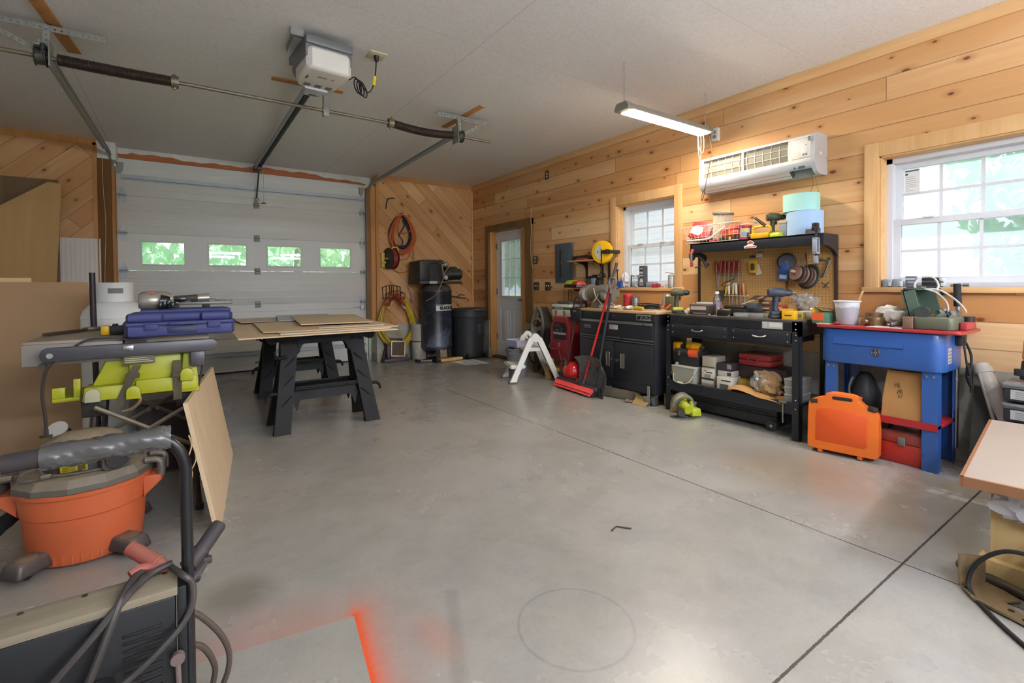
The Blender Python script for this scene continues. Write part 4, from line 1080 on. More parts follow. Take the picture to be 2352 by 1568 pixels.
# ================================================================ sawhorses and boards
M_saw = mat('sawhorse_plastic','17181a',.6,spec=.25,var=.15,sc=5)
def sawhorse(label,loc):
    t = thing('sawhorse',label,'sawhorse',loc)
    L,H = .80,.79          # along x, beam height
    b = B()
    b.box(-L/2,L/2,-.045,.045,H-.075,H-.008,bev=.012)
    b.box(-L/2+.10,L/2-.10,-.030,.030,H-.10,H-.075)
    for s_ in (-1,1): b.cyl((s_*(L/2-.005),-.04,H-.05),(s_*(L/2-.005),.04,H-.05),.042,n=16)
    bm_ = obj('beam',b,M_saw,t)
    b = B()
    for k in range(24): b.box(-L/2+.02+k*.0322,-L/2+.038+k*.0322,-.035,.035,H-.009,H-.001)
    obj('grip_teeth',b,M_saw,bm_)
    zt = H-.08
    for sx in (-1,1):
        for sy in (-1,1):
            b = B()
            xo = lambda z: sx*(.265+.095*(1-z/zt))            # inner face splay along x
            yo = lambda z: sy*(.035+.17*(1-z/zt))
            zs = [0,.03,.32,.60,zt]; wd = [.128,.122,.118,.122,.15]
            vs = []
            for z,w_ in zip(zs,wd):
                xa = xo(z)-sx*.0; xo2 = xa+sx*w_*.5; xi = xa-sx*w_*.5
                for (xx,yy) in ((xi,yo(z)),(xo2,yo(z)),(xo2,yo(z)-sy*.05),(xi,yo(z)-sy*.05)): vs.append((xx,yy,z))
            fs = [(i*4+j,i*4+(j+1) % 4,i*4+4+(j+1) % 4,i*4+4+j) for i in range(4) for j in range(4)]+[(0,1,2,3),(16,17,18,19)]
            b._new(vs,fs)
            # fillet web into the beam
            for k in range(5):
                a0,a1 = PI/2*k/5,PI/2*(k+1)/5
                z = zt-.02; xi = xo(zt)-sx*.075
                p = [(xi,zt+.03),(xi-sx*.07*(1-math.cos(a0)) if False else xi-sx*.0,z)]
            lg = obj('leg',b,M_saw,t)
            b = B()
            for k in range(3):
                z = .24+.15*k; c = V((xo(z),yo(z)+sy*.001,z)); 
                b.tube([c+V((-sx*.05,sy*.0,.05)),c+V((sx*.05,sy*.004,-.05))],.004,4)
            obj('moulded_rib',b,M_saw,lg)
    # arched web between leg tops
    for sy in (-1,1):
        b = B(); pts = []
        R = .085; x1 = .195
        poly = [(-x1-.02,zt+.03),(-x1-.02,zt-R-.02)]
        for k in range(7): a = PI+(-PI/2)*k/6; poly.append((-x1+R+R*math.cos(a)+.0,zt-R+R*math.sin(a)))
        for k in range(7): a = PI/2-PI/2*k/6; poly.append((x1-R+R*math.cos(a),zt-R+R*math.sin(a)))
        poly += [(x1+.02,zt-R-.02),(x1+.02,zt+.03)]
        b.prism(poly,-.004,.004,T(0,sy*.043,0,PI/2,0,0)); obj('arch_web',b,M_saw,t)
        b = B(); b.prism([(-.26,.30),(.26,.30),(.26,.22),(.23,.18),(-.23,.18),(-.26,.22)] if False else [(-.24,.335),(.24,.335),(.265,.255),(.235,.15),(.205,.24),(-.205,.24),(-.235,.15),(-.265,.255)],-.004,.004,T(0,sy*.135,0,PI/2+sy*.2,0,0)); obj('spreader_web',b,M_saw,t)
    b = B(); b.box(-.25,.25,-.13,.13,.325,.335); 
    for q in ((-.25,.25,-.13,-.118),(-.25,.25,.118,.13),(-.25,-.238,-.13,.13),(.238,.25,-.13,.13)): b.box(q[0],q[1],q[2],q[3],.335,.355,bev=.003)
    sh_ = obj('tool_shelf',b,M_saw,t)
    b = B()
    for k in range(6): b.box(-.21+.075*k,-.17+.075*k,-.137,-.131,.328,.345)
    obj('shelf_notch',b,M_saw,sh_)
    for sx in (-1,1):
        for z,dr in ((.60,1),(.30,-1)):
            b = B(); y = -.1; x0 = sx*(.33 if dr > 0 else .40)
            b.tube(smooth([(x0-sx*.03,y,z),(x0+sx*.03,y,z-.005),(x0+sx*.055,y,z+.01*dr),(x0+sx*.065,y,z+.05*dr)] if dr > 0 else [(x0-sx*.03,y,z+.01),(x0+sx*.02,y,z+.01),(x0+sx*.05,y,z-.01),(x0+sx*.06,y,z-.05)]),[.014]*6+[.013]*7+[.011]*6,8)
            if (sx < 0) or dr < 0: obj('cord_hook',b,M_saw,t)
            else: b.bm.free()
    return t
s1 = sawhorse('black plastic sawhorse nearer the open floor under the board stack',(1.0,4.31,0))
s2 = dup(s1,(1.07,5.78,0),0,'black plastic sawhorse nearer the garage door under the board stack')
M_ply = wood('birch_plywood','d0b48c','dfc8a5',0,.35,.6); M_ply2 = wood('pale_plywood','c9b6a0','d8c9b8',0,.35,.6); M_edge = mat('sheet_edge','c7a06c',.7)
z = .790
def sheet(label,pts,z,th,m):
    global Zs
    cx = sum(p[0] for p in pts)/4; cy = sum(p[1] for p in pts)/4
    b = B(); b.prism([(p[0]-cx,p[1]-cy) for p in pts],0,th); t = one('plywood_sheet',b,m,label,'plywood',(cx,cy,z)); return t
sheet('bottom plywood sheet, the widest of the stack on the sawhorses',[(.33,3.90),(1.53,3.93),(1.62,6.35),(.40,6.45)],.790,.009,M_ply)
sheet('second plywood sheet from the bottom of the stack on the sawhorses',[(.62,4.00),(1.50,4.02),(1.57,6.2),(.7,6.3)],.7995,.009,M_ply2)
sheet('third plywood sheet of the stack, reaching toward the yellow hose',[(.52,4.14),(1.58,4.05),(1.64,5.2),(.58,5.3)],.809,.006,M_ply)
sheet('thin plywood strip sticking out of the stack on the sawhorses',[(.95,4.22),(1.50,4.20),(1.52,4.34),(.97,4.36)],.8155,.006,M_ply2)
sheet('bluish white sheet at the garage door side of the stack top',[(.80,5.25),(1.30,5.25),(1.5,6.2),(.93,6.3)],.8225,.006,mat('bluish_board','b9bcc9',.5))
sheet('topmost plywood panel of the stack on the sawhorses',[(.86,4.50),(1.47,4.42),(1.68,5.75),(1.02,5.85)],.829,.009,M_ply)
sheet('small white sheet on the stack nearest the blue tool case',[(.48,5.35),(.78,5.4),(.8,6.0),(.46,6.0)],.8155,.005,M_ply2)

# narrow panel standing on the floor, leaning on the table saw
lp = thing('leaning_panel','pale wood panel standing on edge against the table saw','panel',(.18,3.2,0))
b = B(); vs = []
P0,P1,P2,P3 = V((.135,2.615,0)),V((.285,3.865,0)),V((.175,3.86,.622)),V((.018,2.62,.645))
nrm = (P1-P0).cross(P3-P0).normalized()*.018
vs = [P0,P1,P2,P3]+[p+nrm for p in (P0,P1,P2,P3)]
if nrm.x > 0: vs = [P0,P1,P2,P3]+[p-nrm for p in (P0,P1,P2,P3)]
b._new(vs,[(0,1,2,3),(4,7,6,5),(0,4,5,1),(1,5,6,2),(2,6,7,3),(3,7,4,0)])
obj('veneer_panel',b,wood('limed_oak','c9b08d','d8c4a4',2,.5),lp,True)
b = B(); b.tube(smooth([(.02,2.60,.50),(.03,2.575,.46),(.015,2.56,.40),(.03,2.56,.34),(.02,2.55,.28)]),.003,5); b.tube(smooth([(.03,2.58,.47),(.045,2.56,.40),(.01,2.55,.33),(-.01,2.55,.30)]),.0025,5); obj('twine',b,mat('jute_twine','b9a178',.9),lp,True)

# ================================================================ sheets stacked along the far side wall
dk = thing('dark_board','dark stained board standing against the diagonal pine boards','board',(-1.5,7.14,0))
b = B(); b.box(-2.1,-1.09,7.20,7.222,.0,2.36); obj('board_face',b,wood('dark_ply','6b5640','8a6e4b',2,.25),dk,True)
wp = thing('ribbed_board','white ribbed wall panel standing below the diagonal boards','panel',(-1.2,7.18,0))
b = B(); b.box(-2.0,GX0-.002,7.226,7.238,.9,1.735)
for k in range(32): b.box(-2.0+.04*k,-1.985+.04*k,7.224,7.227,.9,1.735,bev=.001)
obj('panel_face',b,mat('offwhite_panel','ddd7d2',.5,var=.03),wp,True)
tp = thing('plywood_sheet','tall yellow plywood sheet with a slanted cut top edge leaning by the dark board','plywood',(-1.4,6.85,0))
b = B(); M = T(0,6.86,0,math.radians(86),0,0)
b.prism([(-1.9,0),(-1.14,0),(-1.03,2.295),(-1.14,2.305),(-1.9,1.70)],0,.018,M); obj('sheet_face',b,wood('yellow_ply','b08c58','c6a470',2,.12),tp,True)
tan = thing('hardboard_sheet','large tan hardboard sheet standing on edge behind the table saw','hardboard',(-.95,4.6,0))
b = B(); vs = []
Q = [V((-.46,4.55,0)),V((-2.55,4.35,0)),V((-2.65,4.85,1.232)),V((-.595,5.0,1.214))]
n_ = (Q[1]-Q[0]).cross(Q[3]-Q[0]).normalized()*.016
if n_.y > 0: n_ = -n_
b._new(Q+[q-n_ for q in Q],[(0,1,2,3),(4,7,6,5),(0,4,5,1),(1,5,6,2),(2,6,7,3),(3,7,4,0)])
obj('sheet_face',b,mat('tan_hardboard','a3835f',.6,var=.06,sc=3),tan,True)
wn = thing('wood_strip','pale board standing behind the tan hardboard, its edge showing along the top','board',(-1.2,5.08,0))
b = B(); b.box(-2.6,-.93,5.06,5.085,0,1.250); obj('batten_board',b,wood('pale_batten','d9b77f','e6cb98',0),wn,True)

# tall propane cylinder
pt = thing('propane_tank','tall white propane cylinder behind the table saw','propane tank',(-.385,4.42,0))
M_prop = mat('propane_white','d5d8d6',.4,var=.05,sc=5)
R = .187
b = B(); b.lathe([(.10,.04),(.16,.06),(R-.006,.12),(R,.15),(R,.955),(R+.002,.958),(R+.002,.966),(R,.97),(R-.012,1.01),(R-.05,1.055),(.09,1.075),(.0,1.08)],40,T(-.385,4.42,0)); obj('cylinder',b,M_prop,pt,True,30)
b = B(); b.lathe([(.13,0),(.14,0),(.14,.07),(.13,.07)],32,T(-.385,4.42,0)); obj('foot_ring',b,M_prop,pt,True)
b = B(); b.lathe([(.102,1.07),(.104,1.19),(.110,1.205),(.112,1.2),(.108,1.19),(.106,1.07)],32,T(-.385,4.42,0),a0=math.radians(120),a1=math.radians(420)); obj('collar',b,M_prop,pt,True)
b = B(); cylpatch(b,-.385,4.42,.1085,255,300,1.13,1.165); obj('warning_label',b,mat('grey_print','6d6a66',.6),pt,True)
b = B(); b.cyl((-.385,4.42,1.08),(-.385,4.42,1.15),.018,n=12); b.cyl((-.385,4.42,1.15),(-.385,4.42,1.17),.03,n=12); obj('valve',b,mat('valve_brass','97793d',.35,.8),pt,True)
b = B(); b.tube([(-.462,4.20,0),(-.478,4.20,1.0),(-.48,4.20,1.27)],.017,10); one('black_pipe',b,mat('black_pipe','2a2428',.4,.4),'black steel pipe standing in front of the propane cylinder','pipe')
yb_ = thing('yellow_board','narrow yellow board edge behind the propane cylinder','board',(-.62,5.2,0))
b = B(); b.box(-.75,-.50,5.15,5.168,0,1.10); obj('board_face',b,wood('yellow_board_w','a9803c','bd9550',2,.3),yb_,True)
# ================================================================ table saw with what lies on it
ts = thing('table_saw','lime green jobsite table saw on a folding stand','table saw',(-.16,3.25,0))
M_lime = mat('lime_plastic','a3a61a',.42,var=.10,sc=5,dust=.2,dustcol='8f8650'); M_rail = mat('rail_grey','47464a',.4,.3)
M_top = mat('dusty_saw_table','938878',.5,.25,var=.1); M_topedge = mat('saw_table_edge','857f78',.5,.1)
b = B(); b.box(-.588,-.235,3.02,3.65,.885,.925,bev=.004); b.box(-.23,.12,3.02,3.65,.885,.925,bev=.004); tbl = obj('table_top',b,M_top,ts,True)
b = B(); b.box(-.59,-.236,3.005,3.02,.815,.912,bev=.003); b.box(-.59,-.575,3.02,3.65,.82,.90); obj('table_skirt',b,M_topedge,ts,True)
b = B(); b.cyl((-.52,3.004,.815),(-.52,2.99,.815),.014,n=10); obj('skirt_bolt',b,M_darksteel,ts,True)
b = B(); b.prism(rr(.675,.062,.028,4),-.016,.016,T(-.183,2.955,.868,PI/2,0,0) @ T(0,0,0),bev=.004); obj('fence_rail',b,M_rail,ts,True)
b = B(); b.cyl((-.485,2.935,.865),(-.485,2.93,.865),.012,n=14); b.box(-.23,-.19,2.934,2.94,.868,.89,bev=.002); obj('rail_screw',b,M_steel,ts,True)
b = B(); b.taper(.035,.10,2.93,3.0,.765,.84,(1.0,1.0),bev=.008); obj('rail_lock',b,M_rail,ts,True)
# green base
b = B()
b.prism([(-.375,.655),(.045,.655),(.015,.88),(-.275,.88)],3.03,3.58,Matrix(((1,0,0,0),(0,0,1,0),(0,1,0,0),(0,0,0,1))),bev=.012)
b.taper(-.215,.0,2.985,3.06,.69,.87,(.95,.6),bev=.006)
b.taper(-.385,-.19,2.965,3.1,.635,.70,(.92,.9),bev=.006)
b.taper(-.19,.065,2.965,3.1,.645,.715,(.98,.9),bev=.006)
b.taper(-.01,.075,2.97,3.5,.63,.88,(.55,.9),bev=.008)
b.box(-.50,-.36,3.05,3.35,.632,.650,bev=.003); b.box(-.50,-.455,3.05,3.07,.65,.70,bev=.002); b.box(-.425,-.40,3.05,3.07,.65,.735,bev=.002)
base = obj('base',b,M_lime,ts,True)
b = B(); b.box(-.235,-.11,2.972,2.978,.795,.840,T(0,0,0),bev=.001); b.M = None
sp = obj('spec_plate',b,mat('dark_plate','5f5b45',.5),base,True)
b = B()
for k in range(4): b.box(-.228,-.118-.012*(k % 3),2.970,2.973,.803+.009*k,.807+.009*k)
obj('plate_print',b,mat('pale_print','b5b08c',.6),sp,True)
for x,z,m_,nm in ((-.345,.695,'pale','foot_pad'),(-.195,.69,'lime','handle_boss'),(.02,.755,'lime','handle_boss')):
    b = B(); b.prism([(-.028,-.03),(.028,-.03),(.028,.005)]+[(.028*math.cos(a),.005+.028*math.sin(a)) for a in [PI*i/8 for i in range(1,8)]]+[(-.028,.005)],-.012,.012,T(x,2.95,z-.03,PI/2,0,0),bev=.004)
    obj(nm,b,mat('worn_pad','a6a484',.6) if m_ == 'pale' else M_lime,base,True)
M_strap = mat('strap_web','4a4432',.8,var=.2,sc=20)
b = B(); b.surf(lambda u,v: V((-.18-.075*v+.018*(u-.5)*2,2.955-.006*math.sin(v*6),.79-.19*v)),2,8); b.box(-.225,-.17,2.945,2.955,.73,.755,bev=.003); obj('strap',b,M_strap,ts,True)
b = B(); b.surf(lambda u,v: V((-.02+.018*(u-.5)*2,2.955-.006*math.sin(v*6),.80-.20*v)),2,8); b.box(-.045,.005,2.945,2.955,.715,.74,bev=.003); obj('strap',b,M_strap,ts,True)
b = B(); b.tube(smooth([(-.185,2.955,.67),(-.17,2.95,.62),(-.20,2.948,.585),(-.24,2.95,.575)]),.009,8); obj('hook_handle',b,mat('worn_brass_steel','7d6a48',.45,.6),ts,True)
M_leg = mat('stand_tube','3a3531',.45,.4,dust=.5); M_brace = mat('brace_tube','7c705a',.5,.4,dust=.4)
for x,sx in ((-.35,-1),(.02,1)):
    for y,sy in ((3.06,-1),(3.52,1)):
        b = B(); b.taper(x-.045,x+.045,y-.035,y+.035,.55,.655,(1.1,1.1),bev=.006); b.tube([(x,y,.60),(x+sx*.045,y+sy*.05,.015)],.014,8); b.cyl((x+sx*.045,y+sy*.05,0),(x+sx*.045,y+sy*.05,.03),.02,n=10)
        obj('stand_leg',b,M_leg,ts,True)
for y in (3.0,3.55):
    for a,c in (((-.345,.60),(.10,.31)),((.03,.56),(-.36,.34))):
        b = B(); b.tube([(a[0],y,a[1]),(c[0],y,c[1])],.011,6); b.cyl(((a[0]+c[0])/2,y-.016,(a[1]+c[1])/2),((a[0]+c[0])/2,y+.016,(a[1]+c[1])/2),.012,n=8); obj('cross_brace',b,M_brace,ts,True)
b = B(); b.tube(smooth([(-.46,2.96,.855),(-.50,2.95,.80),(-.515,2.95,.70),(-.508,2.95,.60),(-.505,2.95,.53)]),.006,8); b.cb((-.505,2.95,.505),(.045,.014,.010),bev=.003); b.cb((-.505,2.95,.522),(.016,.016,.03),bev=.004); obj('power_cord',b,mat('cord_brown','2d2422',.6),ts,True)
b = B(); b.tube(smooth([(-.41,2.985,.895),(-.36,2.975,.925),(-.28,2.97,.928),(-.19,2.97,.915),(-.14,2.97,.905)]),.006,6); obj('guard_cable',b,M_rail,ts,True)
b = B(); b.tube(smooth([(.085,3.0,.83),(.088,2.98,.76),(.07,2.98,.66),(.06,2.98,.62)]),.006,6); obj('lift_cable',b,mat('cord_brown','2d2422',.6),ts,True)

# blue tool case on the saw
M_bluecase = mat('dusty_blue_case','363b6c',.5,spec=.3,var=.1,sc=6,dust=.3,dustcol='5f6182')
bc = thing('tool_case','dusty blue plastic nailer case lying flat on the table saw','tool case',(0,3.08,.925))
def outline(dx=0,dy=0): return [(-.235-dx,-.13-dy),(-.10,-.155-dy),(.10,-.155-dy),(.235+dx,-.13-dy),(.235+dx,.13+dy),(-.235-dx,.13+dy)]
QM = T(0,3.09,.925,0,0,math.radians(2))
b = B(); b.prism([(-.215,-.155),(.215,-.155),(.232,-.12),(.232,.15),(-.232,.15),(-.232,-.12)],.0,.058,QM,bev=.012,seg=3); lo = obj('lower_shell',b,M_bluecase,bc,True)
b = B(); b.prism([(-.222,-.160),(.222,-.160),(.238,-.12),(.238,.155),(-.238,.155),(-.238,-.12)],.052,.072,QM,bev=.008,seg=2)
b.prism([(-.215,-.15),(-.085,-.15),(-.075,-.125),(.075,-.125),(.085,-.15),(.205,-.15),(.225,-.11),(.225,.145),(-.205,.145),(-.225,-.10)],.07,.115,QM,bev=.016,seg=3)
b.prism([(-.17,-.10),(.22,-.10),(.22,.14),(-.17,.14)],.11,.132,QM,bev=.014,seg=3); up = obj('upper_shell',b,M_bluecase,bc,True)
for x in (-.125,.135):
    b = B(); b.box(x-.028,x+.028,-.170,-.155,.035,.066,QM,bev=.004); b.box(x-.03,x+.03,-.172,-.160,.06,.07,QM,bev=.003); obj('latch',b,M_bluecase,bc,True)
b = B(); b.box(-.062,.062,-.158,-.145,.012,.046,QM,bev=.004); obj('grip_recess',b,mat('deep_blue','1c2046',.5),bc,True)
b = B(); b.box(-.06,.06,-.185,-.160,.056,.069,QM,bev=.005); obj('carry_handle',b,M_bluecase,bc,True)

# pneumatic nailer lying on the case
nl = thing('nail_gun','silver and black pneumatic nailer lying on the blue case','nail gun',(0,3.06,1.06))
Z = 1.058
M_mag = mat('cast_magnesium','a39d92',.35,.6,var=.12)
b = B(); QM = T(-.10,3.06,Z+.042,0,0,0)
b.lathe([(.0,-.075),(.035,-.075),(.046,-.06),(.05,-.02),(.048,.03),(.043,.05),(.036,.06)],24,QM @ Euler((0,PI/2,.12)).to_matrix().to_4x4() @ T(0,0,0)); obj('motor_housing',b,M_mag,nl,True)
b = B(); b.ell((-.13,3.06,Z+.052),(.045,.045,.036),18,10); obj('cap',b,mat('cap_silver','b7b2a8',.3,.6),nl,True)
b = B(); b.cb((-.118,3.022,Z+.082),(.02,.006,.006),bev=.002); obj('badge',b,mat('badge_orange','e8622a',.4),nl,True)
b = B(); b.cyl((-.085,2.995,Z+.040),(-.045,2.995,Z+.036),.034,.026,16); b.cb((-.03,2.99,Z+.02),(.05,.03,.03),bev=.006); b.cb((.0,3.0,Z+.05),(.05,.03,.018),bev=.005)
for k in range(5): b.cb((-.085+.017*k,2.975-.004*(k % 2),Z+.022+.006*(k % 3)),(.016,.03,.022),bev=.004)
obj('drive_nose',b,M_blackg,nl,True)
b = B(); b.tube([(-.03,3.09,Z+.046),(.05,3.095,Z+.049),(.075,3.095,Z+.05)],[.018,.021,.021],12); obj('grip',b,mat('grip_rubber','38322f',.7),nl,True)
b = B(); b.cyl((.075,3.095,Z+.05),(.12,3.098,Z+.051),.022,.024,16); b.cyl((.12,3.098,Z+.051),(.128,3.098,Z+.051),.027,n=16); b.cyl((.128,3.098,Z+.051),(.16,3.10,Z+.046),.008,.005,8); obj('air_inlet',b,M_mag,nl,True)
b = B(); b.cb((.085,3.00,Z+.026),(.29,.022,.016),bev=.003); b.cb((.19,3.00,Z+.040),(.08,.02,.006),bev=.002); obj('magazine',b,mat('mag_rail','5b5955',.4,.4),nl,True)
b = B(); b.cb((.11,3.025,Z+.02),(.035,.03,.036),bev=.005); b.cb((.02,3.045,Z+.03),(.05,.012,.02),bev=.004); obj('pusher',b,M_black,nl,True)

# tools on the saw table
tm = thing('tape_case','yellow and black tool battery charger-like block on the saw table','tool',(-.29,3.22,.926))
tm['label'] = 'yellow and black boxy tool lying behind the blue case'
b = B(); b.box(-.335,-.30,3.17,3.25,.926,.975,bev=.008); obj('yellow_end',b,mat('tool_yellow','e0b316',.4),tm,True)
b = B(); b.box(-.30,-.20,3.18,3.24,.927,.972,bev=.006); b.cyl((-.28,3.21,.972),(-.28,3.21,.982),.012,n=10); obj('black_body',b,M_black,tm,True)
wr = thing('wrench','long adjustable wrench lying along the edge of the saw table','wrench',(-.5,3.45,.926))
b = B(); QM = Matrix.Translation((-.565,3.32,.926)) @ Matrix.Rotation(math.atan2(.34,.165),4,'Z')
b.prism([(0,-.012),(.03,-.014),(.08,-.009),(.28,-.013),(.29,.013),(.08,.009),(.03,.014),(0,.012)],.002,.016,QM,bev=.003); obj('handle',b,mat('rusty_steel','54463a',.5,.6),wr,True)
b = B(); b.prism([(.28,-.014),(.31,-.03),(.36,-.03),(.385,-.012),(.335,-.006),(.335,.006),(.375,.014),(.36,.03),(.31,.028),(.28,.014)],0,.02,QM,bev=.003); obj('jaw',b,mat('worn_steel','7c766d',.4,.8),wr,True)

# tub and lid, pipe ring behind/under the saw
tb2 = thing('storage_bin','dark grey-purple storage bin on the floor behind the saw stand','bin',(-.09,3.95,0))
b = B(); b.taper(-.22,.06,3.75,4.2,0,.44,(1.18,1.12),bev=.02); obj('body',b,mat('bin_plum','453b40',.6),tb2,True)
b = B(); b.box(-.27,.11,3.70,4.25,.44,.475,bev=.01); obj('rim',b,mat('bin_rim','6b6963',.6),tb2,True)
b = B(); b.box(-.2,.06,3.9,4.15,.474,.50,bev=.004); one('wood_offcut',b,wood('offcut','b59a72','c8ae86',0),'pale offcut lying on the rim of the dark storage bin','wood')
pr = thing('vacuum_wand','dark round hose tube standing open-ended behind the shop vacuum','tube',(-.46,3.0,0))
b = B(); QM = Matrix.Translation((-.465,2.99,.505)) @ Euler((math.radians(42),math.radians(-18),0)).to_matrix().to_4x4()
b.shell([(.030,.03),(.036,.03),(.036,-.12),(.030,-.12),(.030,.03)],24,QM); b.lathe([(.0,-.10),(.031,-.10)],20,QM); b.tube([QM @ V((0,0,-.11)),QM @ V((0,0,-.2)),(-.48,3.2,.25),(-.50,3.28,.02)],.032,12); obj('tube_body',b,mat('tube_dark','231f1f',.6),pr,True)
b = B(); b.lathe([(.033,.026),(.0385,.026),(.0385,.034),(.033,.034)],28,QM); obj('white_rim',b,mat('pale_rim','a9a49b',.5),pr,True)

# ================================================================ shop vacuum
vc = thing('shop_vacuum','orange and grey shop vacuum on casters','shop vacuum',(-.36,2.85,0))
VX,VY = -.362,2.86
M_vo = mat('vac_orange','c4623a',.42,var=.06,sc=4); M_vg = mat('vac_grey','5a564f',.5,var=.1,dust=.55,dustcol='a89474'); M_vd = mat('vac_dark','3c3537',.45,dust=.3)
QV = T(VX,VY,0,0,0,math.radians(-8))
b = B(); b.lathe([(.0,.012),(.192,.012),(.198,.022),(.206,.10),(.214,.205),(.219,.212),(.226,.29),(.226,.30),(.238,.302),(.240,.318),(.228,.322)],48,QV,sx=1.0,sy=.93); bu = obj('drum',b,M_vo,vc,True,28)
b = B()
for k in range(6):
    a = math.radians(252+9*k); b.box(-.003,.003,-.002,.002,.018,.055,QV @ T(.2*math.cos(a),.187*math.sin(a),0,0,0,a+PI/2))
obj('drum_rib',b,M_vo,bu,True)
b = B(); b.lathe([(.238,.318),(.244,.322),(.243,.345),(.222,.376),(.19,.382),(.0,.384)],12,QV,sx=1,sy=.93); ld = obj('lid',b,M_vg,vc,True,20)
b = B(); b.lathe([(.15,.38),(.148,.42),(.135,.43),(.138,.445),(.135,.46)],30,QV,sx=1.0,sy=.85); obj('motor_band',b,M_vd,vc,True)
b = B(); b.lathe([(.155,.455),(.158,.465),(.13,.505),(.08,.525),(.0,.532)],36,QV,sx=1.0,sy=.82); b.box(-.165,-.12,-.03,.05,.45,.475,QV,bev=.01); b.box(.12,.17,-.03,.05,.455,.48,QV,bev=.01); dm = obj('motor_dome',b,M_vg,vc,True)
b = B()
for k in range(12):
    a = math.radians(60+5*k); b.box(-.003,.003,-.006,.006,.505,.515,QV @ T(.115*math.cos(a),.095*math.sin(a),0,0,0,a))
obj('cooling_slot',b,M_black,dm,True)
b = B(); b.prism(rr(.10,.085,.02,3),0,.04,QV @ T(.125,-.115,.425,PI/2,0,.5)); obj('exhaust_port_block',b,M_vd,vc,True)
b = B(); b.lathe([(.036,.0),(.042,.0),(.042,.012),(.036,.012)],24,QV @ T(.145,-.15,.427,PI/2,0,.5)); b.lathe([(.0,.002),(.036,.002)],24,QV @ T(.145,-.15,.427,PI/2,0,.5)); obj('exhaust_port',b,M_blackg,vc,True)
b = B(); b.box(-.045,.045,-.001,.0015,-.016,.016,QV @ T(-.005,-.1285,.402,math.radians(12),0,.04),bev=.0007); yl = obj('warning_label',b,mat('label_yellow','b5a524',.5),vc,True)
b = B()
for k in range(3): b.box(-.038,.005,-.002,-.0005,-.010+.008*k,-.007+.008*k,QV @ T(-.005,-.1285,.402,math.radians(12),0,.04))
b.box(.012,.038,-.002,-.0005,-.012,.012,QV @ T(-.005,-.1285,.402,math.radians(12),0,.04)); obj('label_print',b,mat('label_ink','57501f',.6),yl,True)
for sx in (-1,1):
    b = B(); b.prism([(sx*.215,.30),(sx*.285,.30),(sx*.285,.27),(sx*.26,.245),(sx*.215,.20)],-.055,.055,QV @ T(0,0,0,PI/2,0,0),bev=.008); obj('side_lug',b,M_vo,vc,True)
    b = B(); b.tube([QV @ V(p) for p in smooth([(sx*.225,-.05,.37),(sx*.275,-.05,.365),(sx*.285,-.05,.33),(sx*.283,-.05,.30)],4)],.014,8); b.tube([QV @ V(p) for p in smooth([(sx*.225,.05,.37),(sx*.275,.05,.365),(sx*.285,.05,.33),(sx*.283,.05,.30)],4)],.014,8); b.box(sx*.28-.012,sx*.28+.012,-.055,.055,.30,.355,QV,bev=.006); obj('lid_latch',b,M_vg,vc,True)
for a,nm in ((236,'f'),(318,'g'),(60,'h'),(130,'i')):
    a_ = math.radians(a); Q = QV @ T(.245*math.cos(a_),.23*math.sin(a_),0,0,0,a_)
    b = B(); b.taper(-.085,.075,-.052,.052,.025,.085,(.8,.75),Q,bev=.014,seg=3); cs_ = obj('caster_shoe',b,M_vd,vc,True)
    b = B(); b.lathe([(.0,.086),(.032,.086),(.036,.084)],20,Q @ T(.005,0,0)); obj('shoe_cap',b,mat('cap_tan','7d6d58',.6),cs_,True)
    b = B(); b.cyl(Q @ V((.01,-.014,.02)),Q @ V((.01,.014,.02)),.02,n=14); b.cyl(Q @ V((.01,0,.02)),Q @ V((.01,0,.05)),.008,n=8); obj('wheel',b,M_rubber,cs_,True)
b = B(); b.tube([QV @ V(p) for p in smooth([(.17,-.06,.40),(.16,-.12,.395),(.05,-.165,.39),(-.08,-.16,.392),(-.13,-.10,.41),(-.18,-.12,.392),(-.16,-.17,.385),(-.10,-.17,.388)],5)],.005,6); obj('power_cord',b,mat('cord_dusty','5e564c',.7),vc,True)
b = B(); b.cb((0,0,0),(.035,.018,.016),QV @ T(-.085,-.165,.392,0,0,.5),bev=.004); obj('plug',b,M_vg,vc,True)
ho = thing('vacuum_hose','black ribbed vacuum hose curled on the floor beside the shop vacuum','hose',(-.72,2.6,0))
b = B(); pts = smooth([(-.62,3.05,.16),(-.72,2.9,.09),(-.78,2.6,.05),(-.95,2.4,.05),(-1.2,2.5,.05)],8); rad = [.03+.003*(i % 2) for i in range(len(pts))]; b.tube(pts,rad,10); obj('hose_body',b,M_rubber,ho,True,80)

# ================================================================ welder with plank top in front
wd_ = thing('welding_machine','black welding machine with grey wood plank top and tube handle','welding machine',(-.3,1.48,0))
M_wb = mat('welder_black','17181a',.38,.2,var=.15)
WY0,WY1,WZ_ = 1.432,1.536,.43
b = B(); b.box(-.75,-.0225,WY0+.004,WY1-.006,.09,WZ_-.022,bev=.004); wbx = obj('cabinet',b,M_wb,wd_,True)
b = B(); b.box(-.77,-.018,WY0,WY1,WZ_-.020,WZ_,bev=.002); pl_ = obj('plank_top',b,wood('weathered_plank','746a58','9a8f79',0,.5,.8,'5f574a'),wd_,True)
b = B(); 
for x in (-.045,-.20,-.31): b.cyl((x,WY1-.016,WZ_-.001),(x,WY1-.016,WZ_+.002),.006,n=8)
obj('plank_screw',b,mat('rust_screw','4c4034',.6,.4),pl_,True)
b = B(); b.box(-.02,-.0,WY0+.002,WY1-.006,.06,WZ_-.002,bev=.003); obj('end_plate',b,M_wb,wd_,True)
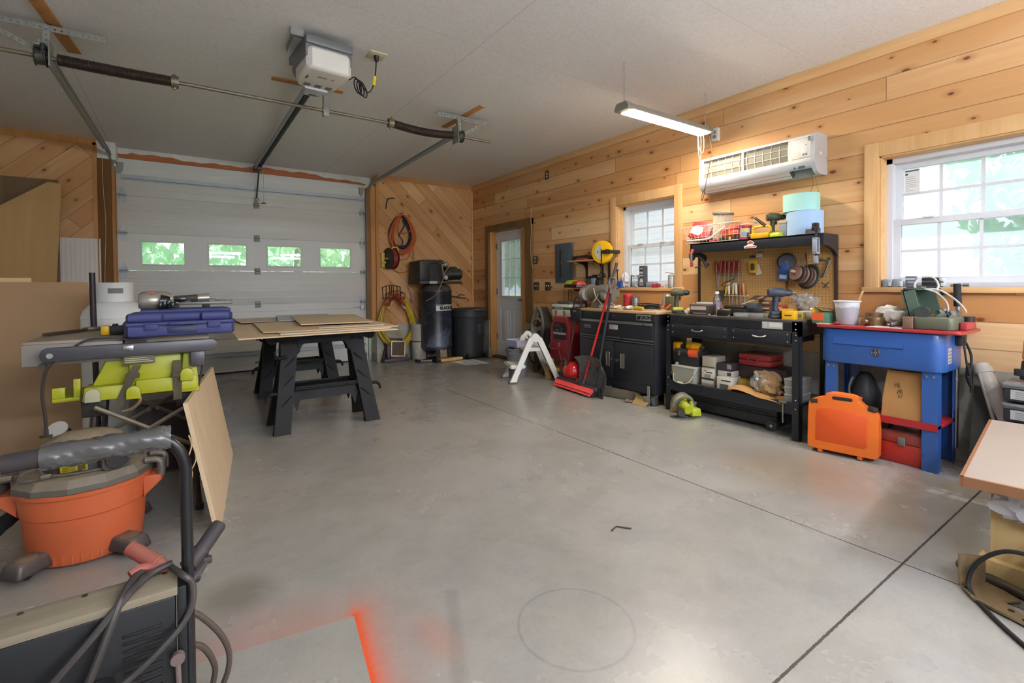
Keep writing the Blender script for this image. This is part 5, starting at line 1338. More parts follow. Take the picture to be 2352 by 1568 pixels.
for x0,n_,z0 in ((-.125,9,.20),(-.33,7,.10)):
    b = B()
    for k in range(n_): b.box(x0,x0+.075,WY0+.001,WY0+.008,z0+.018*k,z0+.024*k if False else z0+.018*k+.007,bev=.001)
    obj('louvre_panel',b,mat('louvre_black','0b0b0c',.6),wbx,True)
b = B(); b.prism(rr(.05,.07,.018,4),0,.006,T(-.165,WY0+.004,.235,PI/2,0,0)); b.tube(smooth([(-.165,WY0,.25),(-.163,WY0-.02,.247),(-.155,WY0-.025,.225),(-.155,WY0-.02,.20)]),.009,8); obj('cord_hook',b,M_wb,wbx,True)
b = B(); b.tube([(.004,1.475,.08),(.004,1.475,.40),(.004,1.475,.70)]+[(.004-.075*(1-math.cos(a)),1.475,.70+.098*math.sin(a)) for a in [PI/2*i/7 for i in range(1,8)]]+[(-.30,1.462,.792),(-.75,1.45,.79),(-.79,1.45,.70),(-.79,1.46,.08)],.0135,12); obj('handle_tube',b,M_blackg,wd_,True)
b = B(); b.tube([(-.245,1.463,.793),(-.12,1.468,.797),(-.045,1.470,.797)],[.0215,.022,.021],14); b.tube([(-.32,1.46,.790),(-.24,1.463,.793)],.021,14); obj('foam_grip',b,mat('foam_grip','2b2524',.8),wd_,True)
b = B()
def film(u,v):
    a = u*2*PI; x = -.025-.235*v; rg = .0245+.0035*math.sin(a*5+v*40)*math.sin(v*23+a*2)
    return V((x,1.469-.006*v+rg*math.cos(a),.797-.004*v+rg*math.sin(a)-(.006 if math.sin(a) < 0 else 0)*1))
b.surf(film,24,60); obj('plastic_wrap',b,clear('cloudy_film',(.85,.85,.82),.3,.1,.14),wd_,True,60)
# leads
M_lead = mat('welding_lead','3a3634',.5,var=.2)
ld1 = thing('welding_lead','thick black welding leads draped over the plank top and front of the welding machine','cable',(-.15,1.45,.43))
b = B(); b.tube(smooth([(-.03,1.52,.452),(-.07,1.50,.450),(-.10,1.46,.446),(-.125,1.425,.435),(-.20,1.40,.36),(-.30,1.395,.26),(-.38,1.39,.20)]),.0085,8); obj('lead',b,M_lead,ld1,True)
b = B(); b.tube(smooth([(-.085,1.535,.447),(-.105,1.50,.45),(-.118,1.455,.447),(-.13,1.42,.43),(-.16,1.40,.35),(-.20,1.395,.25),(-.26,1.39,.16)]),.0085,8); obj('lead',b,M_lead,ld1,True)
ld2 = thing('welding_lead','welding lead looping round the handle tube and sagging across the black front','cable',(0,1.45,.35))
b = B(); b.tube(smooth([(-.03,1.50,.45),(-.005,1.445,.447),(.012,1.44,.425),(.012,1.43,.38),(-.01,1.42,.34),(-.06,1.405,.30),(-.13,1.40,.255),(-.20,1.39,.22),(-.30,1.39,.19)]),.0075,8); obj('lead',b,M_lead,ld2,True)
ld3 = thing('power_cable','brownish cable looping out to the floor past the end of the welding machine','cable',(.06,1.5,0))
b = B(); b.tube(smooth([(-.005,1.49,.335),(.03,1.50,.30),(.075,1.52,.22),(.095,1.53,.15),(.085,1.54,.08),(.05,1.58,.012),(-.05,1.70,.012),(-.2,1.85,.012)]),.0075,8); b.tube(smooth([(-.005,1.49,.245),(.03,1.50,.22),(.055,1.52,.16),(.06,1.54,.10),(.03,1.58,.01),(-.08,1.66,.011)]),.0075,8); obj('cable',b,mat('brown_cable','4b4038',.6),ld3,True)
b = B(); b.cyl((-.02,1.43,.26),(-.02,1.415,.26),.015,n=12); b.tube([(-.02,1.42,.25),(-.018,1.418,.18),(-.018,1.42,.09)],.006,8); obj('strain_relief',b,mat('grey_gland','6b5d5a',.5),wd_,True)
# ground clamp (red) and electrode holder (black)
gc = thing('electrode_holder','dull red ribbed electrode holder lying on the plank top','electrode holder',(-.09,1.53,.44))
M_redh = mat('dull_red_handle','9c4a3d',.6,dust=.2)
b = B(); P0_,P1_ = V((-.118,1.60,.482)),V((-.058,1.535,.452))
pts = [P0_+(P1_-P0_)*i/20 for i in range(21)]; b.tube(pts,[.017+.0018*(i % 2) for i in range(21)],14); b.lathe([(.010,-.001),(.018,-.001),(.018,.008),(.010,.008)],16,Matrix.Translation(P0_) @ (P1_-P0_).to_track_quat('Z','Y').to_matrix().to_4x4()); obj('grip',b,M_redh,gc,True,80)
b = B(); b.lathe([(0,-.002),(.010,-.002)],14,Matrix.Translation(P0_) @ (P1_-P0_).to_track_quat('Z','Y').to_matrix().to_4x4()); obj('bore',b,M_black,gc,True)
b = B(); b.tube([P1_,P1_+V((.012,-.01,-.008)),P1_+V((.02,-.014,-.01))],[.017,.014,.01],10); b.tube(smooth([(-.115,1.52,.45),(-.095,1.53,.455),(-.075,1.53,.452),(-.05,1.525,.452)]),.0105,8); obj('cable_boot',b,M_redh,gc,True)
eh = thing('ground_clamp','black cable plug with ribbed collar sticking out past the handle tube','cable plug',(.04,1.58,.43))
M_eh = mat('holder_black','343032',.55)
b = B(); P0_,P1_ = V((.082,1.63,.475)),V((.035,1.575,.438)); b.tube([P0_,P0_+(P1_-P0_)*.1,P1_],[.0185,.0205,.020],16); obj('handle',b,M_eh,eh,True)
b = B(); pts = [P1_+(V((.005,1.545,.418))-P1_)*i/10 for i in range(11)]; b.tube(pts,[.0235-.0025*(i % 2) for i in range(11)],14); obj('ribbed_collar',b,M_eh,eh,True,80)
b = B(); b.tube([(.052,1.565,.418),(.03,1.545,.400),(.008,1.53,.385)],[.006,.011,.012],8); b.cb((.045,1.56,.415),(.03,.016,.02),T(0,0,0),bev=.004); b.cyl((.005,1.545,.395),(.03,1.55,.385),.018,n=12); obj('jaw_lever',b,M_eh,eh,True)
# ================================================================ along the right wall: step stool to tool cabinet
RX = XW
# outlets, switches, thermostat
M_brownp = mat('brown_device','4f3b30',.5); M_ivory = mat('ivory_device','c9bfa0',.5)
sw = thing('light_switch','brown two-gang switch plate beside the walk door, nearer the door','light switch',(RX,5.43,1.145))
b = B(); b.box(-.008,0,-.058,.058,-.058,.058,bev=.003); obj('cover_plate',b,M_brownp,sw)
for y in (-.024,.024):
    b = B(); b.box(-.017,-.006,y-.006,y+.006,-.006,.016,bev=.002); obj('toggle',b,M_ivory,sw)
sw2 = dup(sw,(RX,5.175,1.145),label='brown two-gang switch plate between the nearer plate and the breaker panel')
dr = thing('wall_switch','small dark wall button with pale keys above the switches','wall button',(RX,5.435,1.52))
b = B(); b.box(-.022,0,-.032,.032,-.055,.055,bev=.005); obj('case',b,mat('dark_button_case','35302c',.45),dr)
b = B(); b.box(-.026,-.02,-.012,.02,.005,.042,bev=.002); obj('display',b,mat('pale_display','aab2a8',.4),dr)
obj('button',B().cyl((-.02,.0,-.025),(-.028,.0,-.025),.011,n=12),M_ivory,dr)
hb = thing('wall_outlet','single dark outlet high on the pine wall','outlet',(RX,5.176,2.67))
b = B(); b.box(-.008,0,-.038,.038,-.058,.058,bev=.003); obj('cover_plate',b,M_brownp,hb)
for z in (-.02,.02): obj('socket',B().cyl((-.007,0,z),(-.010,0,z),.016,n=14),M_ivory,hb)
b = B(); b.tube(smooth([(RX-.012,5.52,2.3),(RX-.034,5.515,2.13),(RX-.036,5.50,1.95),(RX-.035,5.525,1.70),(RX-.03,5.50,1.45),(RX-.012,5.47,1.40)]),.004,5)
one('loose_wire',b,mat('beige_wire','c9a780',.7),'thin tan wire hanging beside the walk door casing','wire')
# breaker panel
M_eb = mat('panel_grey','55626b',.4,.3,var=.06)
eb = thing('breaker_panel','grey steel electrical breaker panel on the pine wall','electrical panel',(RX,4.82,1.45))
b = B(); b.box(-.02,0,-.175,.175,-.26,.26,bev=.004); obj('cover',b,M_eb,eb)
b = B(); b.box(-.032,-.018,-.13,.045,-.2,.19,bev=.004); dr_ = obj('panel_door',b,M_eb,eb)
b = B(); b.box(-.035,-.03,.03,.04,-.012,.02,bev=.001); obj('latch',b,mat('latch_grey','8d969b',.4),dr_)
b = B(); b.box(-.0215,-.0195,.05,.085,-.19,.18); obj('recess',b,mat('dark_recess','262b30',.6),eb)
b = B()
for y in (-.16,.16): b.cyl((-.022,y,.245),(-.018,y,.245),.006,n=8)
obj('cover_screw',b,M_steel,eb)

# bracket shelf unit: two small shelves on black brackets
M_shelfw = wood('shelf_board','b98c58','cda56f',1,.6)
def wallshelf(name,lab,y0,y1,z,dep,ybr):
    t = thing(name,lab,'shelf',(RX,(y0+y1)/2,z))
    obj('shelf_board',B().box(RX-dep,RX-.002,y0,y1,z-.018,z,bev=.002),M_shelfw,t,True)
    for y in ybr:
        b = B(); b.box(RX-.012,RX-.001,y-.016,y+.016,z-.30,z-.018,bev=.003); b.prism([(RX-.01,z-.019),(RX-dep+.03,z-.019),(RX-dep+.03,z-.03),(RX-.05,z-.06),(RX-.022,z-.11),(RX-.01,z-.16)],y-.006,y+.006,Matrix(((1,0,0,0),(0,0,1,0),(0,1,0,0),(0,0,0,1))))
        obj('bracket',b,M_black,t,True)
    return t
wallshelf('wall_shelf','small upper bracket shelf beside the yellow cord reel',4.06,4.56,1.462,.19,(4.40,4.13))
wallshelf('wall_shelf','small lower bracket shelf holding chargers above the bench grinder',4.02,4.58,1.125,.24,(4.42,4.12))
def charger(name,lab,loc,rz,c,dark=True,s=1.0,cat='battery charger',tri=False):
    t = thing(name,lab,cat,loc,rz)
    b = B(); b.taper(-.085*s,.085*s,-.06*s,.06*s,0,.035*s,(.95,.95),bev=.006); obj('base',b,M_black,t)
    b = B(); b.taper(-.09*s,.09*s,-.065*s,.065*s,.033*s,.075*s,(.75,.6),bev=.012); tp_ = obj('top_shell',b,mat('shell_'+c,c,.4),t)
    b = B(); b.cb((-.02*s,0,.077*s),(.05*s,.03*s,.004),bev=.001); obj('contact_slot',b,M_black,tp_)
    return t
charger('battery_charger','lime green battery charger at the end of the lower shelf',(4.04,4.50,1.125),1.4,'b4c01e',s=1.25)
charger('battery_charger','red battery charger on the lower shelf in front of the green one',(3.98,4.34,1.125),1.2,'c13a32',s=1.1)
charger('battery_charger','flat black charger lying at the wall end of the upper shelf',(4.08,4.47,1.462),1.5,'1d1d20',s=.75)
charger('battery_charger','black charger with red base in the middle of the upper shelf',(4.07,4.30,1.462),1.7,'2a2224',s=.8)
charger('battery_charger','black charger at the reel end of the upper shelf',(4.07,4.15,1.462),1.5,'202124',s=.7)
b = B(); b.box(-.08,.08,-.035,.035,0,.02,bev=.004); one('red_case',b,mat('dull_red','a4402f',.5),'flat red case under the middle charger on the upper shelf','case',(4.02,4.31,1.462),PI/2)
for i,(y,h,c,lab) in enumerate(((4.28,.14,'3b4046','dark grey battery standing behind the red charger'),(4.19,.155,'7d93a2','blue-grey battery standing on the lower shelf between two dark ones'),(4.11,.12,'2a2c31','black battery standing at the reel end of the lower shelf'))):
    t = thing('battery_pack',lab,'battery',(4.10,y,1.125))
    b = B(); b.taper(-.035,.035,-.035,.035,0,h*.75,(.9,.95),bev=.006); obj('body',b,mat('batt_'+c,c,.45),t)
    b = B(); b.box(-.025,.025,-.022,.022,h*.73,h,bev=.004); obj('terminal_neck',b,M_black,t)
b = B(); b.tube(smooth([(4.0,4.56,1.15),(3.965,4.59,1.10),(3.955,4.595,.95),(3.955,4.60,.75),(3.94,4.62,.55),(3.93,4.58,.35)]),.0035,5); b.tube(smooth([(4.03,4.57,1.12),(4.0,4.55,1.0),(3.97,4.47,.90),(3.93,4.38,.84)]),.0035,5); b.tube(smooth([(4.02,4.53,1.12),(4.0,4.50,1.02),(3.96,4.42,.90)]),.0035,5)
one('dangling_lead',b,M_black,'thin black charger cord dangling from the lower shelf past the red welder','cord')
b = B(); b.tube(smooth([(3.95,4.28,1.14),(3.93,4.24,1.05),(3.95,4.20,.98),(3.98,4.22,.93)]),.006,6); b.tube(smooth([(3.97,4.32,1.14),(3.94,4.31,1.08),(3.94,4.28,1.0),(3.97,4.30,.94)]),.006,6); one('drooping_lead',b,mat('dark_red_cord','7a2f30',.5),'dark red cords drooping off the lower shelf beside the grinder','cord')
b = B(); b.tube(smooth([(4.15,4.07,1.44),(4.13,4.11,1.36),(4.13,4.12,1.30),(4.12,4.17,1.265),(4.12,4.21,1.25)]),.003,5); b.tube([(4.12,4.11,1.30),(4.11,4.06,1.28)],.008,6); b.ell((4.11,4.045,1.27),(.02,.03,.028),12,8); one('hanging_charger_plug',b,M_black,'small black plug hanging on its wire below the upper shelf','plug')

# yellow retractable cord reel
yr = thing('retractable_reel','round bright yellow retractable cord reel on a black wall arm','cord reel',(4.0,4.0,1.53))
RM = Matrix.Translation((4.03,3.98,1.535)) @ Euler((0,-PI/2,.32)).to_matrix().to_4x4()
M_ry = mat('reel_yellow','e9b40f',.35,var=.04)
b = B(); b.lathe([(.0,.045),(.085,.045),(.125,.035),(.135,.018),(.135,.0)],40,RM); fr_ = obj('front_cover',b,M_ry,yr,True,30)
b = B(); b.lathe([(.137,.002),(.14,-.004),(.137,-.01),(.10,-.012)],40,RM); obj('seam_band',b,M_black,yr,True)
b = B(); b.lathe([(.135,-.01),(.135,-.03),(.125,-.045),(.0,-.05)],40,RM); obj('rear_cover',b,M_ry,yr,True,30)
b = B(); pts = [(.075*math.cos(a),.115*math.sin(a)) for a in [PI/2+PI*i/14 for i in range(15)]]
b.prism([(-.085*math.sin(PI*i/14)-.0,.085*math.cos(PI*i/14)) for i in range(15)][::-1]+[(-.02,-.085),(-.02,.085)],.0455,.047,RM @ Matrix.Rotation(-PI/2,4,'Z')); lb = obj('badge',b,mat('badge_grey','b4b2a6',.4),fr_,True)
b = B(); b.box(-.012,.012,.035,.048,.047,.048,RM); obj('badge_print',b,mat('dull_red2','8c4136',.5),lb,True)
b = B(); b.taper(-.018,.018,-.03,.03,0,.10,(1,.55),Matrix.Translation((4.0,3.885,1.535)) @ Euler((-PI/2+.0,0,0)).to_matrix().to_4x4() @ T(0,0,-.02),bev=.006); b.box(4.0,4.17,3.84,3.875,1.515,1.555,bev=.004); obj('wall_arm',b,mat('arm_black','2b2416',.5),yr,True)
b = B(); b.tube(smooth([(4.0,3.965,1.57),(3.985,3.955,1.54),(3.985,3.955,1.35),(3.99,3.955,1.20),(4.0,3.96,1.0),(4.05,3.97,.93)]),.005,6); obj('reel_cord',b,M_black,yr,True)
dp = thing('downspout_bracket','tall black shelf bracket running down behind the yellow reel cord','bracket',(4.17,3.99,1.2))
b = B(); b.box(4.155,4.178,3.985,4.02,1.10,1.44,bev=.003); b.box(4.14,4.178,3.975,4.03,1.10,1.17,bev=.004); obj('strip',b,M_black,dp,True)

# black tool cabinet
M_cab = mat('cabinet_charcoal','25282d',.42,.1,var=.1,sc=4,dust=.1); M_alu = mat('aluminium_strip','a7a9ad',.3,.9)
cb_ = thing('tool_cabinet','charcoal steel tool cabinet with two doors and a wood top','tool cabinet',(3.88,3.46,0))
CX,CY0,CY1 = 3.66,2.945,3.985
b = B(); b.box(CX+.006,4.13,CY0,CY1,.115,.875,bev=.004); bd = obj('body',b,M_cab,cb_,True)
b = B(); b.box(CX-.012,4.15,CY0-.03,CY1+.012,.876,.903,bev=.004); obj('wood_top',b,wood('cabinet_top','b39067','c9a77c',1,.6),cb_,True)
b = B(); b.box(CX-.004,CX+.01,CY0,CY1,.80,.875,bev=.003); obj('fascia',b,M_cab,cb_,True)
def brand_plate():
    b = B(); b.box(CX-.008,CX-.003,2.985,3.16,.812,.868,bev=.001); p = obj('name_plate',b,mat('silver_plate','a9aaa8',.35,.6),cb_,True)
    lettering('plate_lettering','YUKON',.042,Matrix(((0,0,-1,CX-.0082),(-1,0,0,3.055),(0,1,0,.840),(0,0,0,1))),M_ink,p,world=True,bold=.0018)
    b = B(); b.prism([(-.018,-.02),(.014,-.02),(.018,.004),(.008,.02),(.004,.008),(-.006,.02),(-.018,.008)],0,.001,Matrix(((0,0,-1,CX-.008),(-1,0,0,3.133),(0,1,0,.840),(0,0,0,1)))); obj('bear_mark',b,M_ink,p,True)
brand_plate()
for k,(z0,z1) in enumerate(((.62,.795),)):
    b = B(); b.box(CX-.004,CX+.01,CY0+.03,CY1-.03,z0,z1,bev=.003); dw = obj('drawer',b,M_cab,cb_,True)
    b = B(); b.box(CX-.014,CX-.002,CY0+.03,CY1-.03,z1-.03,z1-.006,bev=.004); obj('pull_strip',b,M_alu,dw,True,label='long bare aluminium pull strip')
    b = B(); b.box(CX-.0065,CX-.003,3.79,3.90,.69,.735,bev=.002); st = obj('steel_badge',b,mat('badge_dark','34373b',.4,.3),dw,True)
    b = B()
    for q in ((3.795,3.895,.693,.696),(3.795,3.895,.729,.732),(3.795,3.798,.693,.732),(3.892,3.895,.693,.732),(3.805,3.885,.708,.718)): b.box(CX-.0072,CX-.006,*q)
    obj('badge_print',b,mat('badge_silver','a5a8ac',.4,.4),st,True)
    b = B(); b.box(CX-.0055,CX-.003,3.405,3.525,.70,.75,bev=.001); obj('paper_sticker',b,mat('sticker_grey','a8a09a',.6),dw,True)
b = B(); b.box(CX-.010,CX+.006,CY0+.02,CY1-.02,.612,.624,bev=.003); b.box(CX-.008,CX+.006,CY0+.02,CY1-.02,.588,.598,bev=.003); obj('trim_strip',b,mat('edge_glint','6a6d72',.3,.6),cb_,True)
b = B(); b.cyl((CX-.006,3.455,.842),(CX-.014,3.455,.842),.012,n=14); obj('lock',b,M_steel,cb_,True)
for (y0,y1,hy,ky) in ((3.47,CY1-.03,3.545,3.49),(CY0+.03,3.46,3.345,3.42)):
    b = B(); b.box(CX-.004,CX+.008,y0,y1,.20,.575,bev=.003); dd = obj('door',b,M_cab,cb_,True)
    b = B()
    for q in ((hy-.026,hy+.026,.315,.32),(hy-.026,hy+.026,.46,.465),(hy-.026,hy-.018,.315,.465),(hy+.018,hy+.026,.315,.465)): b.box(CX-.012,CX-.003,q[0],q[1],q[2],q[3],bev=.002)
    b.box(CX-.006,CX-.003,hy-.02,hy+.02,.318,.462); hd_ = obj('recessed_handle',b,mat('satin_nickel','a19f93',.35,.8),dd,True,label='satin nickel recessed pull')
    obj('key_lock',B().cyl((CX-.004,ky,.39),(CX-.016,ky,.39),.014,n=14),M_steel,dd,True)
b = B(); b.box(CX+.02,4.12,CY0+.015,CY1-.02,.10,.20); obj('plinth',b,M_cab,cb_,True)
for x in (CX+.05,4.08):
    for y in (CY0+.05,CY1-.06):
        b = B(); b.cyl((x,y-.012,.045),(x,y+.012,.045),.045,n=18); b.box(x-.03,x+.03,y-.025,y+.025,.085,.115); b.box(x-.006,x+.006,y-.02,y-.014,.03,.10); obj('caster',b,mat('caster_grey','5c5a55',.5),cb_,True)

# bench grinder
bg_ = thing('bench_grinder','dusty grey bench grinder with coiled cord on the tool cabinet','bench grinder',(3.88,3.86,.903))
M_gr = mat('grinder_grey','7e7a6a',.5,.3,dust=.4); gz = .903
b = B(); b.taper(3.79,3.97,3.80,3.95,gz,gz+.07,(.6,.8),bev=.008); b.box(3.82,3.94,3.83,3.92,gz+.06,gz+.12); obj('pedestal',b,M_gr,bg_,True)
b = B(); b.cyl((3.88,3.765,gz+.165),(3.88,3.985,gz+.165),.085,n=28); b.cyl((3.88,3.755,gz+.165),(3.88,3.765,gz+.165),.07,.085,n=28); obj('motor',b,M_gr,bg_,True)
for y0,y1 in ((3.665,3.735),(4.0,4.075)):
    b = B(); b.cyl((3.87,y0,gz+.165),(3.87,y1,gz+.165),.098,n=28); b.cyl((3.87,y0-.008,gz+.165),(3.87,y0,gz+.165),.08,n=24); gd_ = obj('wheel_guard',b,mat('guard_grey','8a8475',.45,.5,dust=.3),bg_,True)
    b = B(); b.cyl((3.80,y0+.01,gz+.15),(3.80,y1-.01,gz+.15),.07,n=24); obj('grinding_wheel',b,mat('wheel_grey','8d8a86',.9),bg_,True)
for i in range(4):
    a = PI/4+PI/2*i; b = B(); b.cyl((3.87+.07*math.cos(a),3.652,gz+.165+.07*math.sin(a)),(3.87+.07*math.cos(a),3.66,gz+.165+.07*math.sin(a)),.01,n=8); obj('guard_screw',b,M_darksteel,bg_,True)
b = B(); b.box(3.735,3.775,3.64,3.74,gz+.17,gz+.26,T(0,0,0),bev=.004); obj('eye_shield',b,clear('eye_shield_plastic',(.85,.82,.8),.15,.5,.35),bg_,True)
b = B(); b.tube(smooth([(3.80,3.90,gz+.22),(3.78,3.84,gz+.12),(3.77,3.76,gz+.06),(3.77,3.72,gz+.02),(3.76,3.66,gz+.03),(3.74,3.58,gz+.06),(3.73,3.50,gz+.03)]),.006,6); b.tube(smooth([(3.78,3.80,gz+.16),(3.765,3.84,gz+.09),(3.77,3.88,gz+.07)]),.008,6); obj('power_cord',b,mat('pale_cord','b9b2a6',.5),bg_,True)

# push broom and snow shovel leaning on the cabinet
br = thing('push_broom','red push broom with grey bristle block leaning on the tool cabinet','push broom',(3.52,3.88,0))
M_redp = mat('broom_red','c22a26',.4,var=.05)
b0 = V((3.53,3.79,.085)); d_ = (V((3.712,3.457,1.405))-b0)
tip = b0+d_
b = B(); b.tube([b0+d_*.04,b0+d_*.62],.0125,12); b.tube([b0+d_*.60,b0+d_*.82],.0145,12); hd_ = obj('handle',b,M_redp,br,True)
b = B(); b.tube([b0+d_*.82,b0+d_*.985],.0155,12); gp_ = obj('grip',b,mat('grip_grey','46464a',.6),br,True)
b = B(); c_ = b0+d_*1.0; b.tube([c_+V((.0,.012*math.cos(a),.014*math.sin(a))) for a in [2*PI*i/12 for i in range(12)]],.003,6,True); obj('hang_loop',b,mat('loop_orange','cf7a3a',.5),br,True)
a_ = math.atan2(3.578-4.245,3.508-3.586); QB = Matrix.Translation((3.545,3.905,0)) @ Matrix.Rotation(a_,4,'Z')
b = B(); b.box(-.345,.345,-.035,.03,.075,.105,QB,bev=.01); b.tube([QB @ V((-.35,0,.09)),QB @ V((-.36,-.03,.07))],.016,8); b.tube([QB @ V((.35,0,.09)),QB @ V((.36,-.03,.07))],.016,8); blk = obj('block',b,mat('broom_block','3b3a3d',.5),br,True)
b = B(); b.tube([b0+V((-.01,0,-.01)),b0+d_*.05],[.026,.018],10); b.cb((3.527,3.80,.098),(.07,.06,.03),bev=.008); obj('socket',b,mat('broom_block','3b3a3d',.5),br,True)
def bristles(name,m,f):
    b = B(); rg = random.Random(8)
    for i in range(70):
        x = -.34+.68*(i+.5)/70
        for j in range(2):
            y0,y1,z0,z1 = f(j,rg); t = rg.uniform(-.003,.003)
            b.tube([QB @ V((x,y0,z0)),QB @ V((x+t,y1,z1))],[.0055,.0065],4)
    return obj(name,b,m,br,True,kind='stuff')
bristles('red_bristles',mat('bristle_red','d23b33',.7),lambda j,r: (-.03+.0*j,-.075-.012*j,.085-.02*j,.045-.025*j))
bristles('dark_bristles',mat('bristle_dark','2a2426',.8),lambda j,r: (-.02+.02*j,-.04+.03*j,.075,.004))
sv = thing('snow_shovel','dark grey plastic snow shovel leaning beside the red broom handle','snow shovel',(3.56,3.60,0))
M_shv = mat('shovel_plastic','5a5859',.28,var=.08)
s0,s1 = V((3.585,3.63,.20)),V((3.636,3.475,1.10))
b = B(); b.tube([s0,s1],.0145,12); obj('shaft',b,mat('shaft_dark','343a40',.35,.3),sv,True)
du = (s1-s0).normalized(); b = B()
wv = V((0,1,0)); wv = (wv-du*wv.dot(du)).normalized()
b.tube([s1-du*.03,s1+du*.02],[.019,.021],12); b.tube(smooth([s1+du*.01,s1+du*.05-wv*.035,s1+du*.10-wv*.045,s1+du*.125-wv*.03,s1+du*.125+wv*.03,s1+du*.10+wv*.045,s1+du*.05+wv*.035,s1+du*.01],4),.013,8); obj('grip',b,mat('d_grip','6e6a68',.4),sv,True)
def blade(u,v):
    s_ = 2*u-1; t = .41*v-.05*s_*s_*v**3
    up_ = V((.07,-.155,.985)).normalized(); ac_ = V((-.13,-.985,-.12)).normalized()
    x = .225*s_*(1+.06*v)
    hollow = .045*math.sin(PI*min(1,.12+.8*v))-.085*abs(s_)**2.6*(.35+.65*v)-.05*max(0,v-.72)*3+.006*math.cos(s_*PI*4)*min(1,v*3)*min(1,(1-v)*4)
    return V((3.535,3.685,.006))+up_*t+ac_*x+V((hollow-.01,0,0))
n = 28; b = B()
vs = [blade(i/n,j/n) for j in range(n+1) for i in range(n+1)]
k = n+1
vs2 = [p+V((.005,0,0)) for p in vs]; m_ = len(vs)
fs = [(j*k+i,j*k+i+1,(j+1)*k+i+1,(j+1)*k+i) for j in range(n) for i in range(n)]
fs2 = [tuple(m_+q for q in f[::-1]) for f in fs]
edge = []
for i in range(n):
    edge += [(i,m_+i,m_+i+1,i+1),(n*k+i+1,m_+n*k+i+1,m_+n*k+i,n*k+i),(i*k,(i+1)*k,m_+(i+1)*k,m_+i*k),(i*k+n,m_+i*k+n,m_+(i+1)*k+n,(i+1)*k+n)]
b._new(vs+vs2,fs+fs2+edge); obj('scoop',b,M_shv,sv,True)
b = B(); b.tube([blade(.5,.25)+V((-.004,0,0)),s0+du*.06],[.008,.02],10); obj('shaft_socket',b,M_shv,sv,True)

# grey bucket, basket, step stool
bk = thing('bucket','grey five gallon bucket behind the white step stool','bucket',(3.50,4.98,0))
b = B(); b.lathe([(.0,.01),(.118,.0),(.122,.02),(.135,.30),(.143,.30),(.143,.315),(.137,.318),(.138,.345),(.147,.347),(.147,.365),(.139,.368),(.132,.36),(.116,.03),(.0,.03)],32,T(3.51,4.98,0)); obj('pail',b,mat('pail_grey','6f7173',.5,dust=.2),bk,True)
bs = thing('laundry_basket','lavender plastic basket sitting in the mouth of the grey bucket','basket',(3.53,4.98,.37))
b = B(); b.shell([(.10,.37),(.125,.385),(.155,.47),(.165,.475),(.16,.465),(.13,.39)],4,Matrix.Translation((3.53,4.96,0)) @ Matrix.Rotation(PI/4,4,'Z'),1.1,1.1); obj('basket_wall',b,mat('lavender_plastic','b9b8d6',.45),bs,True)
st = thing('step_stool','white folding two-step plastic step stool','step stool',(3.60,4.72,0))
M_st = mat('stool_white','d9d8d2',.45,var=.03)
def stool():
    # coordinates: a = along the splay (front foot to back foot), c = across; origin between the feet
    A = V((.93,-.36,0)).normalized(); Cc = V((.36,.93,0)).normalized(); O = V((3.555,4.74,0))
    P = lambda a,c,z: O+A*a+Cc*c+V((0,0,z))
    for c,sgn in ((-.19,-1),(.19,1)):
        for a0,nm in ((-.27,'front_leg'),(.27,'rear_leg')):
            b = B(); w0,w1 = .042,.03
            vs = []
            for (a,z,w_) in ((a0*1.08,.0,.045),(a0*.97,.06,.035),(a0*.18,.52,.036),(a0*.05,.555,.03)):
                for (da,dc) in ((-w_,-.018),(w_,-.018),(w_,.018),(-w_,.018)): vs.append(P(a+da,c*(1.12 if z < .05 else 1.0-.12*z)+dc,z))
            b._new(vs,[(i*4+j,i*4+(j+1) % 4,i*4+4+(j+1) % 4,i*4+4+j) for i in range(3) for j in range(4)]+[(0,1,2,3),(12,13,14,15)])
            lg = obj('leg',b,M_st,st,True)
            b = B(); vs = [P(a0*1.08+da,c*1.12+dc,z) for z in (0,.018) for da,dc in ((-.048,-.021),(.048,-.021),(.048,.021),(-.048,.021))]; b._new(vs,[(0,3,2,1),(4,5,6,7)]+[(i,(i+1) % 4,4+(i+1) % 4,4+i) for i in range(4)]); obj('rubber_foot',b,mat('foot_grey','55524e',.8),lg,True)
        b = B(); b.lathe([(.0,-.02),(.05,-.02),(.055,-.012),(.055,.012),(.05,.02),(.0,.02)],20,Matrix.Translation(P(0,c*.93,.53)) @ Cc.to_track_quat('Z','Y').to_matrix().to_4x4()); obj('hinge_cap',b,M_st,st,True)
    def step(a0,a1,z,c):
        b = B(); vs = []
        for zz in (z-.045,z):
            for a,cc in ((a0,-c),(a1,-c),(a1,c),(a0,c)): vs.append(P(a,cc,zz))
        bm2 = bmesh.new(); v_ = [bm2.verts.new(q) for q in vs]
        for f in ((0,3,2,1),(4,5,6,7),(0,1,5,4),(1,2,6,5),(2,3,7,6),(3,0,4,7)): bm2.faces.new([v_[i] for i in f])
        bmesh.ops.bevel(bm2,geom=bm2.edges[:],offset=.012,segments=3,affect='EDGES'); b.merge(bm2)
        return obj('step',b,M_st,st,True)
    step(-.13,.08,.41,.165); step(-.31,-.12,.21,.185)
    b = B(); vs = [P(.16,-.165,.19),P(.16,.165,.19),P(.16,.165,.23),P(.16,-.165,.23)]; b.tube([P(.19,-.18,.20),P(.19,.18,.20)],.018,8); obj('spreader',b,M_st,st,True)
    b = B(); b.tube(smooth([P(-.01,.12,.53),P(.0,.08,.50),P(.02,.03,.44)]),.007,6); obj('strap',b,M_black,st,True)
stool()

